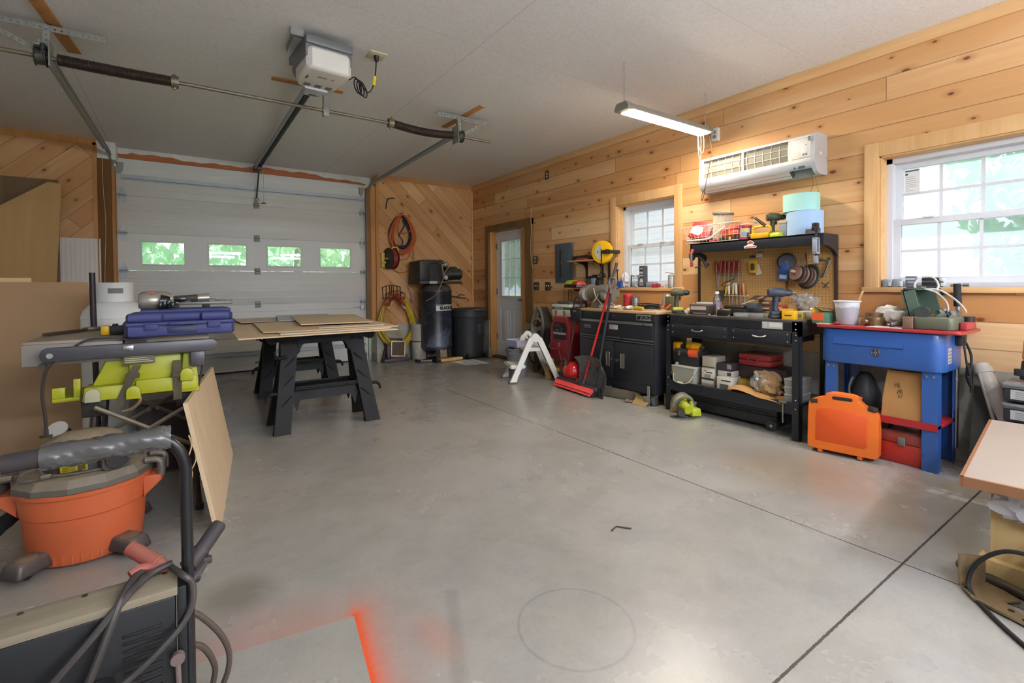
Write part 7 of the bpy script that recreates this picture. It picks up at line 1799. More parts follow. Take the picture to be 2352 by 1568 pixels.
b = B(); b.box(4.138,4.146,1.625,2.79,.86,1.50); pgb = obj('pegboard',b,pegmat(),wbn,True)
for y in (1.608,2.783):
    b = B(); b.box(4.12,4.15,y,y+.017,.45 if y > 2 else .86,1.50); obj('upright',b,mat('upright_brown','2e211a',.5),wbn,True)
b = B(); 
for y in (1.67,2.702): b.cyl((4.1375,y,1.345),(4.136,y,1.345),.014,n=16)
obj('knockout_hole',b,mat('hole_brown','5f4526',.7),pgb,True)
SZ = 1.53
b = B(); b.box(3.885,4.145,1.63,2.72,SZ-.012,SZ); b.box(3.885,3.897,1.63,2.72,SZ-.088,SZ,bev=.003); b.box(3.885,4.0,2.705,2.72,SZ-.088,SZ); b.prism([(3.89,SZ-.088),(3.89,SZ),(4.14,SZ),(4.14,SZ-.17),(4.07,SZ-.12),(3.97,SZ-.09)],1.605,1.63,AM); shf = obj('upper_shelf',b,M_bench,wbn,True)
b = B(); b.tube(smooth([(4.14,1.606,SZ-.02),(3.99,1.607,SZ-.005),(3.89,1.607,SZ-.02)]),.004,5); b.prism([(3.89,SZ-.06),(3.95,SZ-.085),(4.06,SZ-.11),(4.14,SZ-.16),(4.14,SZ-.10),(4.0,SZ-.06)],2.72,2.735,AM); obj('shelf_bracket',b,mat('bracket_dark','35312f',.5),wbn,True)
b = B(); b.prism([(-.05,-.024),(.05,-.024),(.055,-.01),(.02,.0),(.035,.02),(.0,.042),(-.025,.03),(-.02,.005),(-.055,-.008)],0,.0008,Matrix(((0,0,-1,3.8848),(-1,0,0,2.152),(0,1,0,1.478),(0,0,0,1)))); lg = obj('shelf_sticker',b,mat('sticker_white','e9e6e3',.4),wbn,True,label='white shelf sticker with red cap')
b = B(); b.prism([(-.02,.008),(.025,.012),(.024,.024),(.0,.036),(-.016,.028)],0,.0004,Matrix(((0,0,-1,3.8839),(-1,0,0,2.152),(0,1,0,1.478),(0,0,0,1)))); obj('red_cap_print',b,mat('print_rust','b24a2e',.5),lg,True)
lettering('sticker_lettering','ALL POWER',.016,Matrix(((0,0,-1,3.8838),(-1,0,0,2.152),(0,1,0,1.462),(0,0,0,1))),mat('print_red','a8352c',.5),lg,world=True,bold=.0006) if False else None
b = B(); b.box(3.8835,3.8845,2.105,2.195,1.459,1.467); obj('printed_line',b,mat('print_red','a8352c',.5),lg,True)

# ---------------------------------------------------------------- on the upper shelf
wb = thing('wire_basket','white wire basket holding a red carton at the end of the shelf','wire basket',(4.0,2.52,SZ))
QB2 = T(4.0,2.52,SZ+.004,0,0,math.radians(-4))
M_wire2 = mat('white_wire','d6cdbf',.45)
b = B(); w0,l0,w1,l1,h = .10,.26,.125,.30,.15
for z,kx,ky,r in ((0,w0,l0,.0026),(.05,w0+.008,l0+.013,.0018),(.10,w0+.017,l0+.026,.0018),(h,w1,l1,.004)): b.tube([QB2 @ V(p) for p in ((-kx,-ky,z),(kx,-ky,z),(kx,ky,z),(-kx,ky,z))],r,5,True)
for i in range(15):
    t = -1+2*i/14
    for s_ in (-1,1): b.tube([QB2 @ V((s_*w0,t*l0,0)),QB2 @ V((s_*w1,t*l1,h))],.0015,4)
    b.tube([QB2 @ V((-w0,t*l0,0)),QB2 @ V((w0,t*l0,0))],.0015,4)
for i in range(7):
    t = -1+2*i/6
    for s_ in (-1,1): b.tube([QB2 @ V((t*w0,s_*l0,0)),QB2 @ V((t*w1,s_*l1,h))],.0015,4)
obj('wire_frame',b,M_wire2,wb,True)
rcx = thing('red_carton','red and white carton lying tilted in the wire basket','carton',(4.0,2.68,SZ))
QR = Matrix.Translation((4.0,2.66,SZ+.105)) @ Euler((.18,.42,.15)).to_matrix().to_4x4()
b = B(); b.cb((0,0,0),(.12,.20,.155),QR,bev=.003); rb_ = obj('carton_body',b,mat('carton_red','c23236',.45),rcx,True)
b = B(); b.prism([(-.065,-.03),(.03,-.05),(.055,-.02),(.05,.035),(-.02,.05),(-.06,.03)],.0605,.0612,QR @ Matrix(((0,0,-1,0),(-1,0,0,.03),(0,1,0,-.01),(0,0,0,1)))); b.prism([(-.04,-.04),(.03,-.035),(.045,.0),(.0,.045),(-.045,.03)],.1005,.1012,QR @ Matrix(((1,0,0,0),(0,0,-1,0),(0,1,0,0),(0,0,0,1)))); obj('white_picture',b,mat('carton_white','e4d9d4',.5),rb_,True)
fb = thing('cartridge_filter','ribbed white cartridge filter standing tilted in the wire basket','filter',(4.0,2.50,SZ))
QF = Matrix.Translation((4.02,2.505,SZ+.03)) @ Euler((.16,-.05,0)).to_matrix().to_4x4()
b = B(); vs = []; n = 72
for z,r0,r1 in ((0,.066,.060),(.225,.082,.075)):
    for i in range(n): a = 2*PI*i/n; r = r0 if i % 2 else r1; vs.append(QF @ V((r*math.cos(a),r*math.sin(a),z)))
b._new(vs,[(i,(i+1) % n,n+(i+1) % n,n+i) for i in range(n)]); obj('pleats',b,mat('filter_paper','d9cdb4',.9,var=.06),fb,True,80)
b = B(); b.lathe([(.05,.222),(.088,.222),(.092,.23),(.088,.242),(.05,.242)],32,QF); b.lathe([(.0,-.004),(.068,-.004),(.07,.008),(.0,.01)],32,QF); obj('end_ring',b,mat('filter_ring','6a665f',.6),fb,True)
wt = thing('white_strap','white plastic arm bent across the front of the wire basket','strap',(3.9,2.5,SZ+.05))
b = B(); b.tube(smooth([(3.895,2.76,SZ+.03),(3.88,2.62,SZ+.028),(3.875,2.52,SZ+.035),(3.875,2.46,SZ+.07),(3.88,2.37,SZ+.125)],4),.009,8); obj('arm',b,mat('arm_white','e2d8d0',.45),wt,True)
on = thing('orange_netting','crumpled orange-red netting bag in the wire basket','net bag',(3.97,2.34,SZ))
obj('netting',crumple(B(),(3.97,2.34,SZ+.075),(.06,.10,.062),21,22,14,.3),mat('net_orange','c8543a',.7),on,True)
gt = thing('pliers','red-handled tin snips on the shelf in front of the basket','snips',(3.93,2.45,SZ))
b = B(); b.tube(smooth([(3.91,2.54,SZ+.012),(3.92,2.49,SZ+.016),(3.93,2.42,SZ+.012)]),.011,8); b.tube(smooth([(3.93,2.54,SZ+.012),(3.935,2.49,SZ+.02),(3.93,2.42,SZ+.014)]),.011,8); obj('handle',b,mat('snip_red','b8302c',.4),gt,True)
b = B(); b.tube([(3.93,2.42,SZ+.012),(3.935,2.35,SZ+.01)],[.010,.004],6); obj('blade',b,M_darksteel,gt,True)
for k,(y,c,lab) in enumerate(((2.385,'3b3430','brown-handled tool lying next to the red snips on the shelf'),(2.30,'201f20','black and yellow utility knife on the shelf beside the coffee canister'))):
    t = thing('hand_tool',lab,'hand tool',(3.92,y,SZ)); b = B(); b.cb((0,0,.018),(.04,.07,.034),bev=.008); obj('body',b,mat('ht_'+c,c,.5),t); b = B(); b.cb((-.003,.042,.02),(.036,.022,.03),bev=.005); obj('end',b,mat('ht_yellow','d9b21e',.45) if k else M_darksteel,t)
cf = thing('coffee_canister','plastic coffee canister with red lid and purple label on the shelf','canister',(3.96,2.245,SZ))
b = B(); b.lathe([(.0,0),(.052,0),(.056,.01),(.054,.02),(.054,.10),(.057,.108),(.0,.108)],28); cbd = obj('body',b,mat('canister_purple','5d4a7d',.4),cf)
b = B(); cylpatch(b,0,0,.0548,175,262,.022,.098,10); cl_ = obj('label',b,mat('canister_label','c7ab6a',.5),cf)
b = B(); cylpatch(b,0,0,.0553,185,228,.03,.065,6); obj('label_cup',b,mat('label_blue','7897b5',.5),cl_)
b = B(); cylpatch(b,0,0,.0553,230,255,.03,.06,6); obj('label_beans',b,mat('label_brown','4a2c20',.6),cl_)
b = B(); b.lathe([(.056,.104),(.060,.108),(.060,.122),(.05,.126),(.0,.124)],28); obj('lid',b,mat('lid_maroon','a3263a',.4),cf)
b = B(); b.lathe([(.0,0),(.055,0),(.058,.006),(.056,.014)],28); obj('base_band',b,mat('lid_maroon','a3263a',.4),cf)
def drill(name,lab,loc,rz,c1,c2,s=1.0,batt=True):
    t = thing(name,lab,'drill',loc,rz)
    m1,m2 = mat('drl_'+c1,c1,.45,var=.08),mat('drl_'+c2,c2,.5)
    h = .172*s
    b = B(); b.tube([(-.058*s,0,h),(-.045*s,0,h+.003*s),(.01*s,0,h+.002*s),(.03*s,0,h)],[.030*s,.035*s,.033*s,.026*s],16); obj('motor_body',b,m2,t)
    b = B(); b.tube([(-.045*s,0,h+.012*s),(.02*s,0,h+.010*s)],[.026*s,.0245*s],12); obj('top_band',b,m1,t)
    b = B(); b.tube([(-.072*s,0,h),(-.055*s,0,h)],[.027*s,.031*s],16); obj('rear_cap',b,m2,t)
    b = B(); b.tube([(.03*s,0,h),(.05*s,0,h),(.064*s,0,h),(.075*s,0,h)],[.022*s,.023*s,.020*s,.011*s],14); ch = obj('chuck',b,M_black if batt else m2,t)
    b = B(); b.tube([(.075*s,0,h),(.10*s,0,h)],.004*s,6); obj('bit',b,M_steel,ch)
    b = B(); b.tube([(-.022*s,0,h-.02*s),(-.030*s,0,h-.085*s),(-.028*s,0,.04*s)],[.022*s,.0185*s,.022*s],12); obj('grip',b,m2,t)
    b = B(); b.tube([(.0*s,0,h-.035*s),(-.004,0,h-.06*s)],.010*s,8); obj('trigger',b,M_black,t)
    b = B(); b.taper(-.065*s,.035*s,-.036*s,.036*s,0.0,.026*s,(1,1),bev=.006*s); fb_ = obj('battery',b,M_black,t)
    b = B(); b.taper(-.062*s,.03*s,-.034*s,.034*s,.024*s,.052*s,(.85,.85),bev=.008*s); obj('battery_top',b,m1 if batt else m2,t)
    return t
drill('cordless_drill','olive green cordless drill standing on the upper shelf',(4.0,2.0,SZ),-.85,'8f9438','3c3e2a',.98)
sg = thing('caulk_gun','yellow staple hammer frame lying open on the shelf beside the coffee canister','stapler',(3.95,2.10,SZ))
M_yel = mat('tool_yellow2','dba715',.4)
b = B(); b.box(3.92,3.975,2.02,2.17,SZ+.001,SZ+.045,bev=.006); b.tube(smooth([(3.95,2.16,SZ+.045),(3.95,2.16,SZ+.085),(3.95,2.12,SZ+.10),(3.95,2.03,SZ+.095),(3.95,2.02,SZ+.05)]),.010,8); obj('frame',b,M_yel,sg,True)
b = B(); b.tube([(3.95,2.06,SZ+.10),(3.95,2.145,SZ+.175)],[.014,.010],8); obj('lever',b,M_black,sg,True)
b = B(); b.cb((3.94,2.18,SZ+.03),(.045,.02,.03),bev=.003); obj('steel_nose',b,M_steel,sg,True)
b = B(); b.taper(-.045,.045,-.03,.03,0,.035,(.8,.8),bev=.008); one('green_tool',b,mat('acid_green','b6cc1f',.4),'small lime green tool lying at the front of the shelf by the drill','tool',(3.915,1.955,SZ),1.4)
M_foam = [mat('foam_blue','a2c1e2',.8,var=.04),mat('foam_teal','a5d6cf',.8,var=.05)]
def roll(name,lab,loc,r,h,m):
    t = thing(name,lab,'wrap roll',loc); b = B(); n = 12
    prf = [(.025,.002)]+[(r-.002*(k % 2),.002+h*k/n) for k in range(n+1)]+[(.025,h+.002)]
    b.lathe(prf,36); obj('wrap',b,m,t); b = B(); b.shell([(.025,.0),(.025,h+.004)],16); obj('core',b,M_cardb,t); return t
roll('bubble_wrap_roll','light blue bubble wrap roll on the upper shelf',(4.04,1.80,SZ),.128,.185,M_foam[0])
roll('bubble_wrap_roll','turquoise wrap roll stacked on top of the blue one',(4.05,1.83,SZ+.19),.128,.135,M_foam[1])
sc1 = thing('angle_scrap','grey bent sheet steel piece on the shelf in front of the blue roll','metal piece',(3.91,1.72,SZ))
b = B(); b.box(-.02,.02,-.08,.08,0,.004); b.box(.016,.02,-.08,.08,0,.04); obj('sheet',b,mat('sheet_grey','74747a',.4,.6),sc1)
sc2 = thing('clear_box','cloudy grey plastic block between the green drill and the blue roll','container',(3.98,1.925,SZ))
b = B(); b.box(-.03,.03,-.03,.03,0,.11,bev=.006); obj('body',b,mat('cloudy_grey','8e9196',.35),sc2)
b = B(); b.box(-.034,.034,-.034,.034,.105,.125,bev=.004); obj('lid',b,mat('cloudy_lid','a9a79f',.4),sc2)
def qclamp(lab,loc,m,s=1,cat='clamp'):
    t = thing('bar_clamp',lab,cat,loc)
    b = B(); b.box(-.004,.004,-.008,.008,-.24*s,.05*s); obj('bar',b,M_darksteel,t)
    b = B(); b.cb((-.012,0,.03*s),(.05,.035,.05),bev=.006); b.cb((-.04,0,.01),(.02,.028,.03),bev=.004); obj('fixed_jaw',b,M_black,t)
    b = B()
    for q in ((-.032,-.020,-.17,-.06),(.012,.024,-.17,-.06),(-.032,.024,-.07,-.055),(-.032,.024,-.175,-.16)): b.box(q[0],q[1],-.016,.016,q[2],q[3],bev=.003)
    obj('sliding_jaw',b,m,t)
    b = B(); b.cb((-.005,0,-.215),(.03,.028,.06),bev=.008); obj('grip',b,mat('clamp_grip','8a8d92',.4),t)
    return t
qclamp('grey and black bar clamp hung on the end of the shelf nearest the large window',(3.872,1.645,1.55),mat('clamp_silver','b2bccb',.35,.5))
sc3 = thing('spring_clamp','red-tipped spring clamp clipped to the far end of the shelf','clamp',(3.88,2.67,1.42))
b = B(); b.tube(smooth([(3.885,2.695,1.475),(3.87,2.70,1.43),(3.872,2.70,1.37),(3.885,2.705,1.33)]),[.010]*19,8); obj('steel_jaw',b,M_steel,sc3,True)
b = B(); b.tube([(3.885,2.693,1.478),(3.875,2.699,1.445)],.014,8); b.tube([(3.876,2.701,1.36),(3.887,2.706,1.32)],.014,8); obj('red_tip',b,mat('tip_red','b83a3a',.4),sc3,True)
gg = thing('goggles','dark goggles hanging under the far end of the shelf','goggles',(3.95,2.66,1.38))
b = B(); b.ell((3.95,2.745,1.42),(.03,.03,.045),12,8); b.tube(smooth([(3.95,2.70,1.42),(3.94,2.66,1.41),(3.95,2.62,1.36),(3.96,2.60,1.31)]),.014,8); b.tube([(3.94,2.71,1.31),(3.95,2.64,1.33)],.006,6); obj('frame',b,mat('goggle_dark','37322d',.4),gg,True)

# ---------------------------------------------------------------- hung on the pegboard
rkA = thing('tool_rack','small wire screwdriver rack on the pegboard with red-handled drivers','tool rack',(4.12,2.48,1.25))
b = B(); b.tube([(4.13,2.60,1.255),(4.09,2.60,1.25),(4.09,2.365,1.245),(4.13,2.365,1.25)],.003,5); b.tube([(4.13,2.60,1.235),(4.13,2.365,1.23)],.003,5); obj('wire',b,M_galvd,rkA,True)
M_dh = mat('driver_red','8e2a22',.3,var=.1)
for k,y in enumerate((2.595,2.565,2.515,2.48,2.435,2.385)):
    t = thing('screwdriver',f'red-handled screwdriver in the pegboard rack','screwdriver',(4.11,y,1.25),rot=(math.radians((-6,9,0,3,4,2)[k]),0,0),group='red screwdrivers in the upper pegboard rack')
    b = B(); b.lathe([(.0,.125),(.010,.122),(.0135,.11),(.0145,.05),(.010,.02),(.0125,.008),(.0,.005)],14); obj('handle',b,M_dh,t)
    b = B(); b.cyl((0,0,.01),(0,0,-.085 if k else -.19),.0035,n=8); b.cyl((0,0,.012),(0,0,-.005),.007,n=8); obj('blade',b,M_steel,t)
sp_ = thing('paint_knife','putty knife with dark square blade hanging below the screwdrivers','putty knife',(4.11,2.555,1.05))
b = B(); b.box(4.105,4.109,2.515,2.58,1.02,1.10); obj('blade',b,mat('blade_dark','5d5348',.4,.6),sp_,True); b = B(); b.tube([(4.107,2.575,1.10),(4.107,2.58,1.23)],.004,6); obj('rod',b,M_steel,sp_,True)
rkB = thing('tool_rack','lower wire rack on the pegboard holding clear-handled tools','tool rack',(4.12,2.42,1.04))
b = B(); b.tube([(4.13,2.52,1.06),(4.09,2.51,1.055),(4.09,2.30,1.05),(4.13,2.30,1.055)],.003,5); b.box(4.128,4.134,2.41,2.50,1.10,1.17); obj('wire',b,mat('rack_white','cfc6b0',.5),rkB,True)
for k,(y,c) in enumerate(((2.505,'bf9d3a'),(2.47,'d8cdb4'),(2.435,'c7b48a'),(2.40,'d9d2c0'),(2.365,'a3553a'),(2.33,'b98a52'))):
    t = thing('chisel','clear-handled tool in the lower pegboard rack','hand tool',(4.105,y,1.055),rot=(math.radians((8,-3,5,-4,2,-6)[k]),0,0),group='tools in the lower pegboard rack')
    b = B(); b.lathe([(.0,.11),(.010,.106),(.0125,.09),(.0115,.04),(.009,.01),(.0,.005)],12); obj('handle',b,mat('han_'+c,c,.3),t)
    b = B(); b.cyl((0,0,.01),(0,0,-.12),.0045,n=8); obj('blade',b,M_steel,t)
gs = thing('safety_glasses','dark wire glasses hanging over the lower pegboard rack','glasses',(4.08,2.46,1.17))
b = B(); b.tube(smooth([(4.09,2.40,1.24),(4.07,2.41,1.18),(4.06,2.44,1.15),(4.06,2.50,1.14),(4.07,2.52,1.15),(4.07,2.47,1.18),(4.08,2.41,1.20)]),.004,6); obj('frame',b,mat('glasses_brown','3d2c20',.4),gs,True)
yt = thing('blister_pack','yellow tag-shaped tool package hanging on the pegboard','package',(4.11,2.25,1.32))
b = B(); b.prism(rr(.065,.105,.012,3),0,.012,Matrix(((0,0,-1,4.105),(-1,0,0,2.245),(0,1,0,1.305),(0,0,0,1)))); yp = obj('yellow_card',b,mat('pack_yellow','d8a92a',.4),yt,True)
b = B(); b.prism(rr(.032,.06,.01,3),.012,.02,Matrix(((0,0,-1,4.105),(-1,0,0,2.245),(0,1,0,1.305),(0,0,0,1)))); obj('dark_insert',b,mat('insert_brown','4b3d22',.5),yp,True)
b = B(); b.prism(rr(.05,.09,.006,2),0,.004,Matrix(((0,0,-1,4.118),(-.96,.28,0,2.215),(.28,.96,0,1.28),(0,0,0,1)))); b.box(4.11,4.135,2.175,2.225,1.385,1.42,bev=.002); obj('white_card',b,mat('pack_white','cfc9bb',.5),yt,True)
b = B(); b.tube([(4.13,2.26,1.40),(4.10,2.27,1.395),(4.10,2.23,1.39)],.007,6); obj('hook',b,M_darksteel,yt,True)
wd2 = thing('wire_brush','dark round brush disc hanging on the pegboard with a blue package','brush',(4.1,1.97,1.34))
QW = Matrix.Translation((4.10,1.965,1.335)) @ Euler((0,PI/2,.5)).to_matrix().to_4x4()
b = B(); b.lathe([(.012,-.008),(.06,-.01),(.072,0),(.06,.01),(.012,.008)],32,QW); obj('disc',b,mat('disc_dark','2b2d38',.6),wd2,True)
b = B(); b.cyl(QW @ V((0,0,-.014)),QW @ V((0,0,.014)),.014,n=12); obj('hub',b,M_darksteel,wd2,True)
bp = thing('blister_pack','blue bagged package hanging below the dark brush disc','package',(4.09,1.98,1.24))
b = B(); b.prism([(-.04,-.06),(.035,-.065),(.05,.03),(.03,.075),(-.025,.075),(-.045,.02)],0,.016,Matrix(((0,0,-1,4.09),(-1,0,0,1.98),(0,1,0,1.245),(0,0,0,1))),bev=.004); bpb = obj('blue_card',b,mat('pack_blue','34538a',.4),bp,True)
b = B(); b.prism([(-.03,-.045),(.025,-.05),(.03,-.02),(-.03,-.012)],.016,.0175,Matrix(((0,0,-1,4.09),(-1,0,0,1.98),(0,1,0,1.245),(0,0,0,1)))); obj('white_print',b,mat('pack_pale','a9b9d0',.4),bpb,True)
hh = thing('hook_tool','long thin dark hook hanging from the pegboard below the blue package','hook',(4.12,1.97,1.17))
b = B(); b.tube(smooth([(4.12,1.965,1.24),(4.115,1.97,1.15),(4.115,1.965,1.11),(4.11,1.95,1.105)]),.005,6); obj('rod',b,mat('rod_brown','40281e',.4),hh,True)
gw = thing('grinding_wheels','stack of dark grinding discs hung on a peg on the pegboard','grinding discs',(4.08,1.85,1.2)); gw.name = 'grinding_wheel_set'
def disc(nm,c,r,t_,par,col):
    Q = Matrix.Translation(c) @ Euler((0,-PI/2+.25,-.35)).to_matrix().to_4x4()
    b = B(); b.lathe([(.016,0),(r,0),(r+.002,t_/2),(r,t_),(.016,t_)],36,Q); return obj(nm,b,col,par,True)
disc('backing_plate',(4.115,1.80,1.21),.10,.014,gw,mat('plate_green','3c3d31',.6))
for k in range(5): disc('disc',(4.10-.019*k,1.80+.014*k,1.205+.009*k),(.075,.073,.068,.064,.056)[k],.013,gw,mat('disc_a','4b3e38',.7) if k % 2 else mat('disc_b','7f6152',.7))
b = B(); b.tube([(4.13,1.80,1.21),(3.99,1.88,1.26)],.012,10); obj('peg',b,mat('peg_tan','a58a70',.6),gw,True)
b = B(); b.tube([(4.13,1.83,1.40),(4.12,1.815,1.28)],.005,6); b.tube(smooth([(4.12,1.86,1.36),(4.115,1.865,1.33),(4.118,1.86,1.30)]),.003,5); one('peg_rod',b,mat('rod_brown','40281e',.4),'thin dark rod hanging above the stack of grinding discs','rod')
gc2 = thing('c_clamp','grey angled clamp hanging on the pegboard beside the discs','clamp',(4.11,1.72,1.27))
b = B(); b.tube([(4.12,1.76,1.23),(4.12,1.695,1.215),(4.12,1.655,1.33),(4.12,1.72,1.35),(4.12,1.715,1.335)],.010,6); b.tube([(4.12,1.765,1.235),(4.12,1.73,1.345)],.006,6); obj('frame',b,mat('clamp_taupe','7a7064',.5,.4),gc2,True)
b = B(); b.cyl((4.12,1.66,1.17),(4.12,1.70,1.12),.004,n=6); b.cyl((4.12,1.715,1.17),(4.12,1.66,1.12),.003,n=6); obj('screw',b,M_darksteel,gc2,True)

# ---------------------------------------------------------------- on the bench top
bz = BZ+.001
drill('cordless_drill','olive and lime cordless drill standing at the cabinet end of the workbench',(3.80,2.77,bz),-.85,'a5ab30','3f4028',1.1)
drill('cordless_drill','dark blue-grey cordless drill standing near the yellow box on the workbench',(3.775,1.86,bz),-.8,'333d52','2b3140',1.14,False)
def carton(name,lab,x,y,w_,d_,h,c,rz=0,cat='box',prints=(),z=None,lid=None):
    t = thing(name,lab,cat,(x,y,bz if z is None else z),rz)
    b = B(); b.box(-d_/2,d_/2,-w_/2,w_/2,0,h,bev=.0015); bo = obj('body',b,mat('ctn_'+c,c,.55,var=.06),t)
    for pc,y0,y1,z0,z1 in prints:
        b = B(); b.box(-d_/2-.0008,-d_/2+.001,y0*w_,y1*w_,z0*h,z1*h); obj('printed_panel',b,mat('prn_'+pc,pc,.5),bo)
    if lid:
        b = B(); b.box(-d_/2-.003,d_/2+.003,-w_/2-.003,w_/2+.003,h-.012,h+.004,bev=.002); obj('lid',b,mat('ctn_'+lid,lid,.5),t)
    return t
carton('storage_case','dark brown box with a pale label near the green drill on the workbench',3.79,2.53,.17,.13,.088,'3a302b',.05,'box',(('b5a79c',-.42,.45,.50,.88),('8c7f76',-.42,.30,.12,.2)),None,'5a5048')
b = B(); b.cyl((0,0,.0),(0,-.03,.03),.028,.022,14); one('tape_end',b,mat('cream_plastic','cfc3a0',.5),'cream round-ended piece beside the dark labelled box on the workbench','part',(3.755,2.665,bz+.012))
b = B(); b.cb((0,0,.006),(.04,.09,.012),bev=.004); one('dark_bit_case',b,mat('dark_grey_plastic','3a3835',.5),'flat dark piece in front of the green drill on the workbench','part',(3.735,2.70,bz),.1)
obj_ = one('blue_rag',crumple(B(),(0,0,.045),(.03,.035,.04),8,14,10,.4),mat('rag_blue','8fb9c6',.8),'small pale blue crumpled rag behind the dark labelled box','rag',(3.86,2.66,bz))
carton('outlet_box','white outlet carton with a dark dot behind the dark labelled box',4.02,2.66,.14,.06,.10,'c9c4ba',0,'box',(('4d4138',.05,.18,.45,.72),('9a948a',-.30,-.05,.5,.58)))
carton('tall_box','olive flap box standing behind the green drill',4.03,2.86,.12,.10,.13,'6f6446',0,'box',()) if False else carton('olive_box','olive cardboard box standing behind the green drill on the cabinet',3.96,2.985,.10,.07,.135,'6a5f43',0,'box',(),.905)
pb2 = thing('water_bottle','clear plastic water bottle standing on the workbench','bottle',(3.90,2.46,bz))
M_pet = clear('clear_bottle',(.97,.97,.97),.06,.7,.14)
b = B(); b.lathe([(.0,.002),(.031,.002),(.033,.01),(.033,.055),(.031,.06),(.033,.065),(.033,.11),(.031,.115),(.034,.125),(.03,.15),(.014,.175),(.013,.182)],24); obj('bottle_wall',b,M_pet,pb2)
b = B(); b.lathe([(.0,.18),(.016,.18),(.016,.20),(.0,.202)],18); obj('cap',b,mat('cap_white','e8e6e2',.4),pb2)
b = B(); cylpatch(b,0,0,.0338,160,300,.058,.112,14); obj('label',b,mat('bottle_label','8b7a90',.5),pb2)
pb3 = dup(pb2,(3.99,2.40,bz+.036),label='second clear water bottle lying on its side behind the standing one',rot=(PI/2-.1,0,.7))
bc2 = thing('sanding_case','flat black rounded case on the middle of the workbench','case',(3.84,2.26,bz))
b = B(); b.taper(3.78,3.92,2.17,2.33,bz+.058,bz+.09,(.92,.95),bev=.012); b.cyl((3.80,2.175,bz+.07),(3.80,2.15,bz+.07),.02,n=12); obj('top_shell',b,mat('case_black','221f1e',.4),bc2,True)
b = B(); b.box(3.77,3.92,2.13,2.26,bz,bz+.06,bev=.008); b.taper(3.73,3.86,2.24,2.36,bz,bz+.05,(.9,.98),bev=.006); obj('lower_body',b,mat('case_black2','1b1a1a',.45),bc2,True)
b = B(); b.box(3.755,3.775,2.26,2.31,bz+.048,bz+.053); obj('yellow_tag',b,mat('tag_yellow','d3c31c',.5),bc2,True)
carton('charger_stack','black battery charger behind the flat black case',3.90,2.115,.09,.12,.06,'27272b',.1,'battery charger',(('5b5e66',-.4,.4,.3,.45),),None,'3c4048')
carton('charger_block','grey topped charger stacked by the brown cartons',3.87,2.11,.08,.09,.045,'4b5058',.1,'battery charger',(),bz+.066)
for k,(z,c) in enumerate(((0,'7d6a2a'),(.045,'5a3c2a'),(.09,'6b4a34'))): carton('parts_carton',('lowest yellowish small carton of the brown stack on the workbench','middle brown small carton of the stack on the workbench','topmost brown small carton of the stack on the workbench')[k],3.985,2.065,.10,.08,.043,c,.05,'box',(('c9bfae',-.35,.2,.35,.6),),bz+z)
b = B(); b.box(-.05,.05,-.06,.06,0,.003,T(0,0,0,0,-.3,0)); one('carton_flap',b,mat('ctn_dark','3d2a26',.6),'open dark flap lying on the brown carton stack','cardboard',(3.98,2.13,bz+.15))
pp2 = thing('clear_clamshell','clear plastic clamshell package at the front of the workbench','package',(3.77,2.04,bz))
b = B(); b.box(-.05,.05,-.08,.08,0,.035,bev=.006); obj('shell',b,M_film,pp2); b = B(); b.box(-.035,.035,-.06,.06,.002,.02,bev=.004); obj('contents',b,mat('clam_grey','9c9c9c',.5),pp2)
pp3 = dup(pp2,(3.79,1.955,bz),.2,'second clear clamshell package beside the blue drill')
pp4 = dup(pp2,(3.755,2.125,bz),.4,'clear crumpled clamshell package in front of the black chargers')
carton('red_carton','flat red and white carton lying at the back of the workbench',4.05,1.98,.20,.09,.05,'b5adA5'.lower(),0,'box',(('b03a34',-.5,.5,.5,1.0),))
carton('red_flat_box','thin red box on top of the flat carton at the back of the workbench',4.06,1.98,.18,.08,.035,'b23a36',0,'box',(('d0a098',-.1,.1,.3,.7),),bz+.051)
carton('yellow_carton','bright yellow carton with a dark slot at the front corner of the workbench',3.755,1.775,.085,.09,.065,'dca815',.15,'box',(('4a3a1c',-.28,.28,.4,.55),))
carton('yellow_carton','second yellow carton behind the blue drill',3.88,1.86,.08,.07,.07,'d6a41a',.1)
carton('small_carton','small yellow-edged carton behind the front yellow carton',3.83,1.735,.05,.07,.05,'a39147',.1,'box',(('5d5a50',-.4,.4,.2,.8),))
carton('white_carton','long white carton lying at the window end of the workbench',4.0,1.74,.10,.20,.055,'d5d1ca',.05)
carton('white_carton','low white carton under the long white one at the window end of the workbench',3.95,1.735,.09,.16,.04,'c5beb2',.05) if False else None
carton('brown_block','brown cardboard box at the back of the workbench behind the blue drill',4.02,1.87,.06,.09,.10,'94703f',.2)
tg = thing('crumpled_bag','crumpled clear plastic bag with hardware in front of the pegboard','plastic bag',(4.0,1.78,bz+.06))
obj('film',crumple(B(),(4.02,1.80,bz+.115),(.05,.07,.055),14,22,14,.4),M_film,tg,True,20)
b = B(); b.surf(lambda u,v: V((4.02+.02*math.sin(5*u),1.83+.09*v-.03*u,bz+.13+.06*v+.03*u*math.sin(3*v))),8,8); obj('twisted_neck',b,M_film,tg,True)
b = B(); b.box(4.125,4.137,1.645,1.75,.90,.965); one('pegboard_offcut',b,mat('offcut_tan','b2864b',.7),'small tan board offcut standing at the foot of the pegboard','board')
rg = random.Random(77)
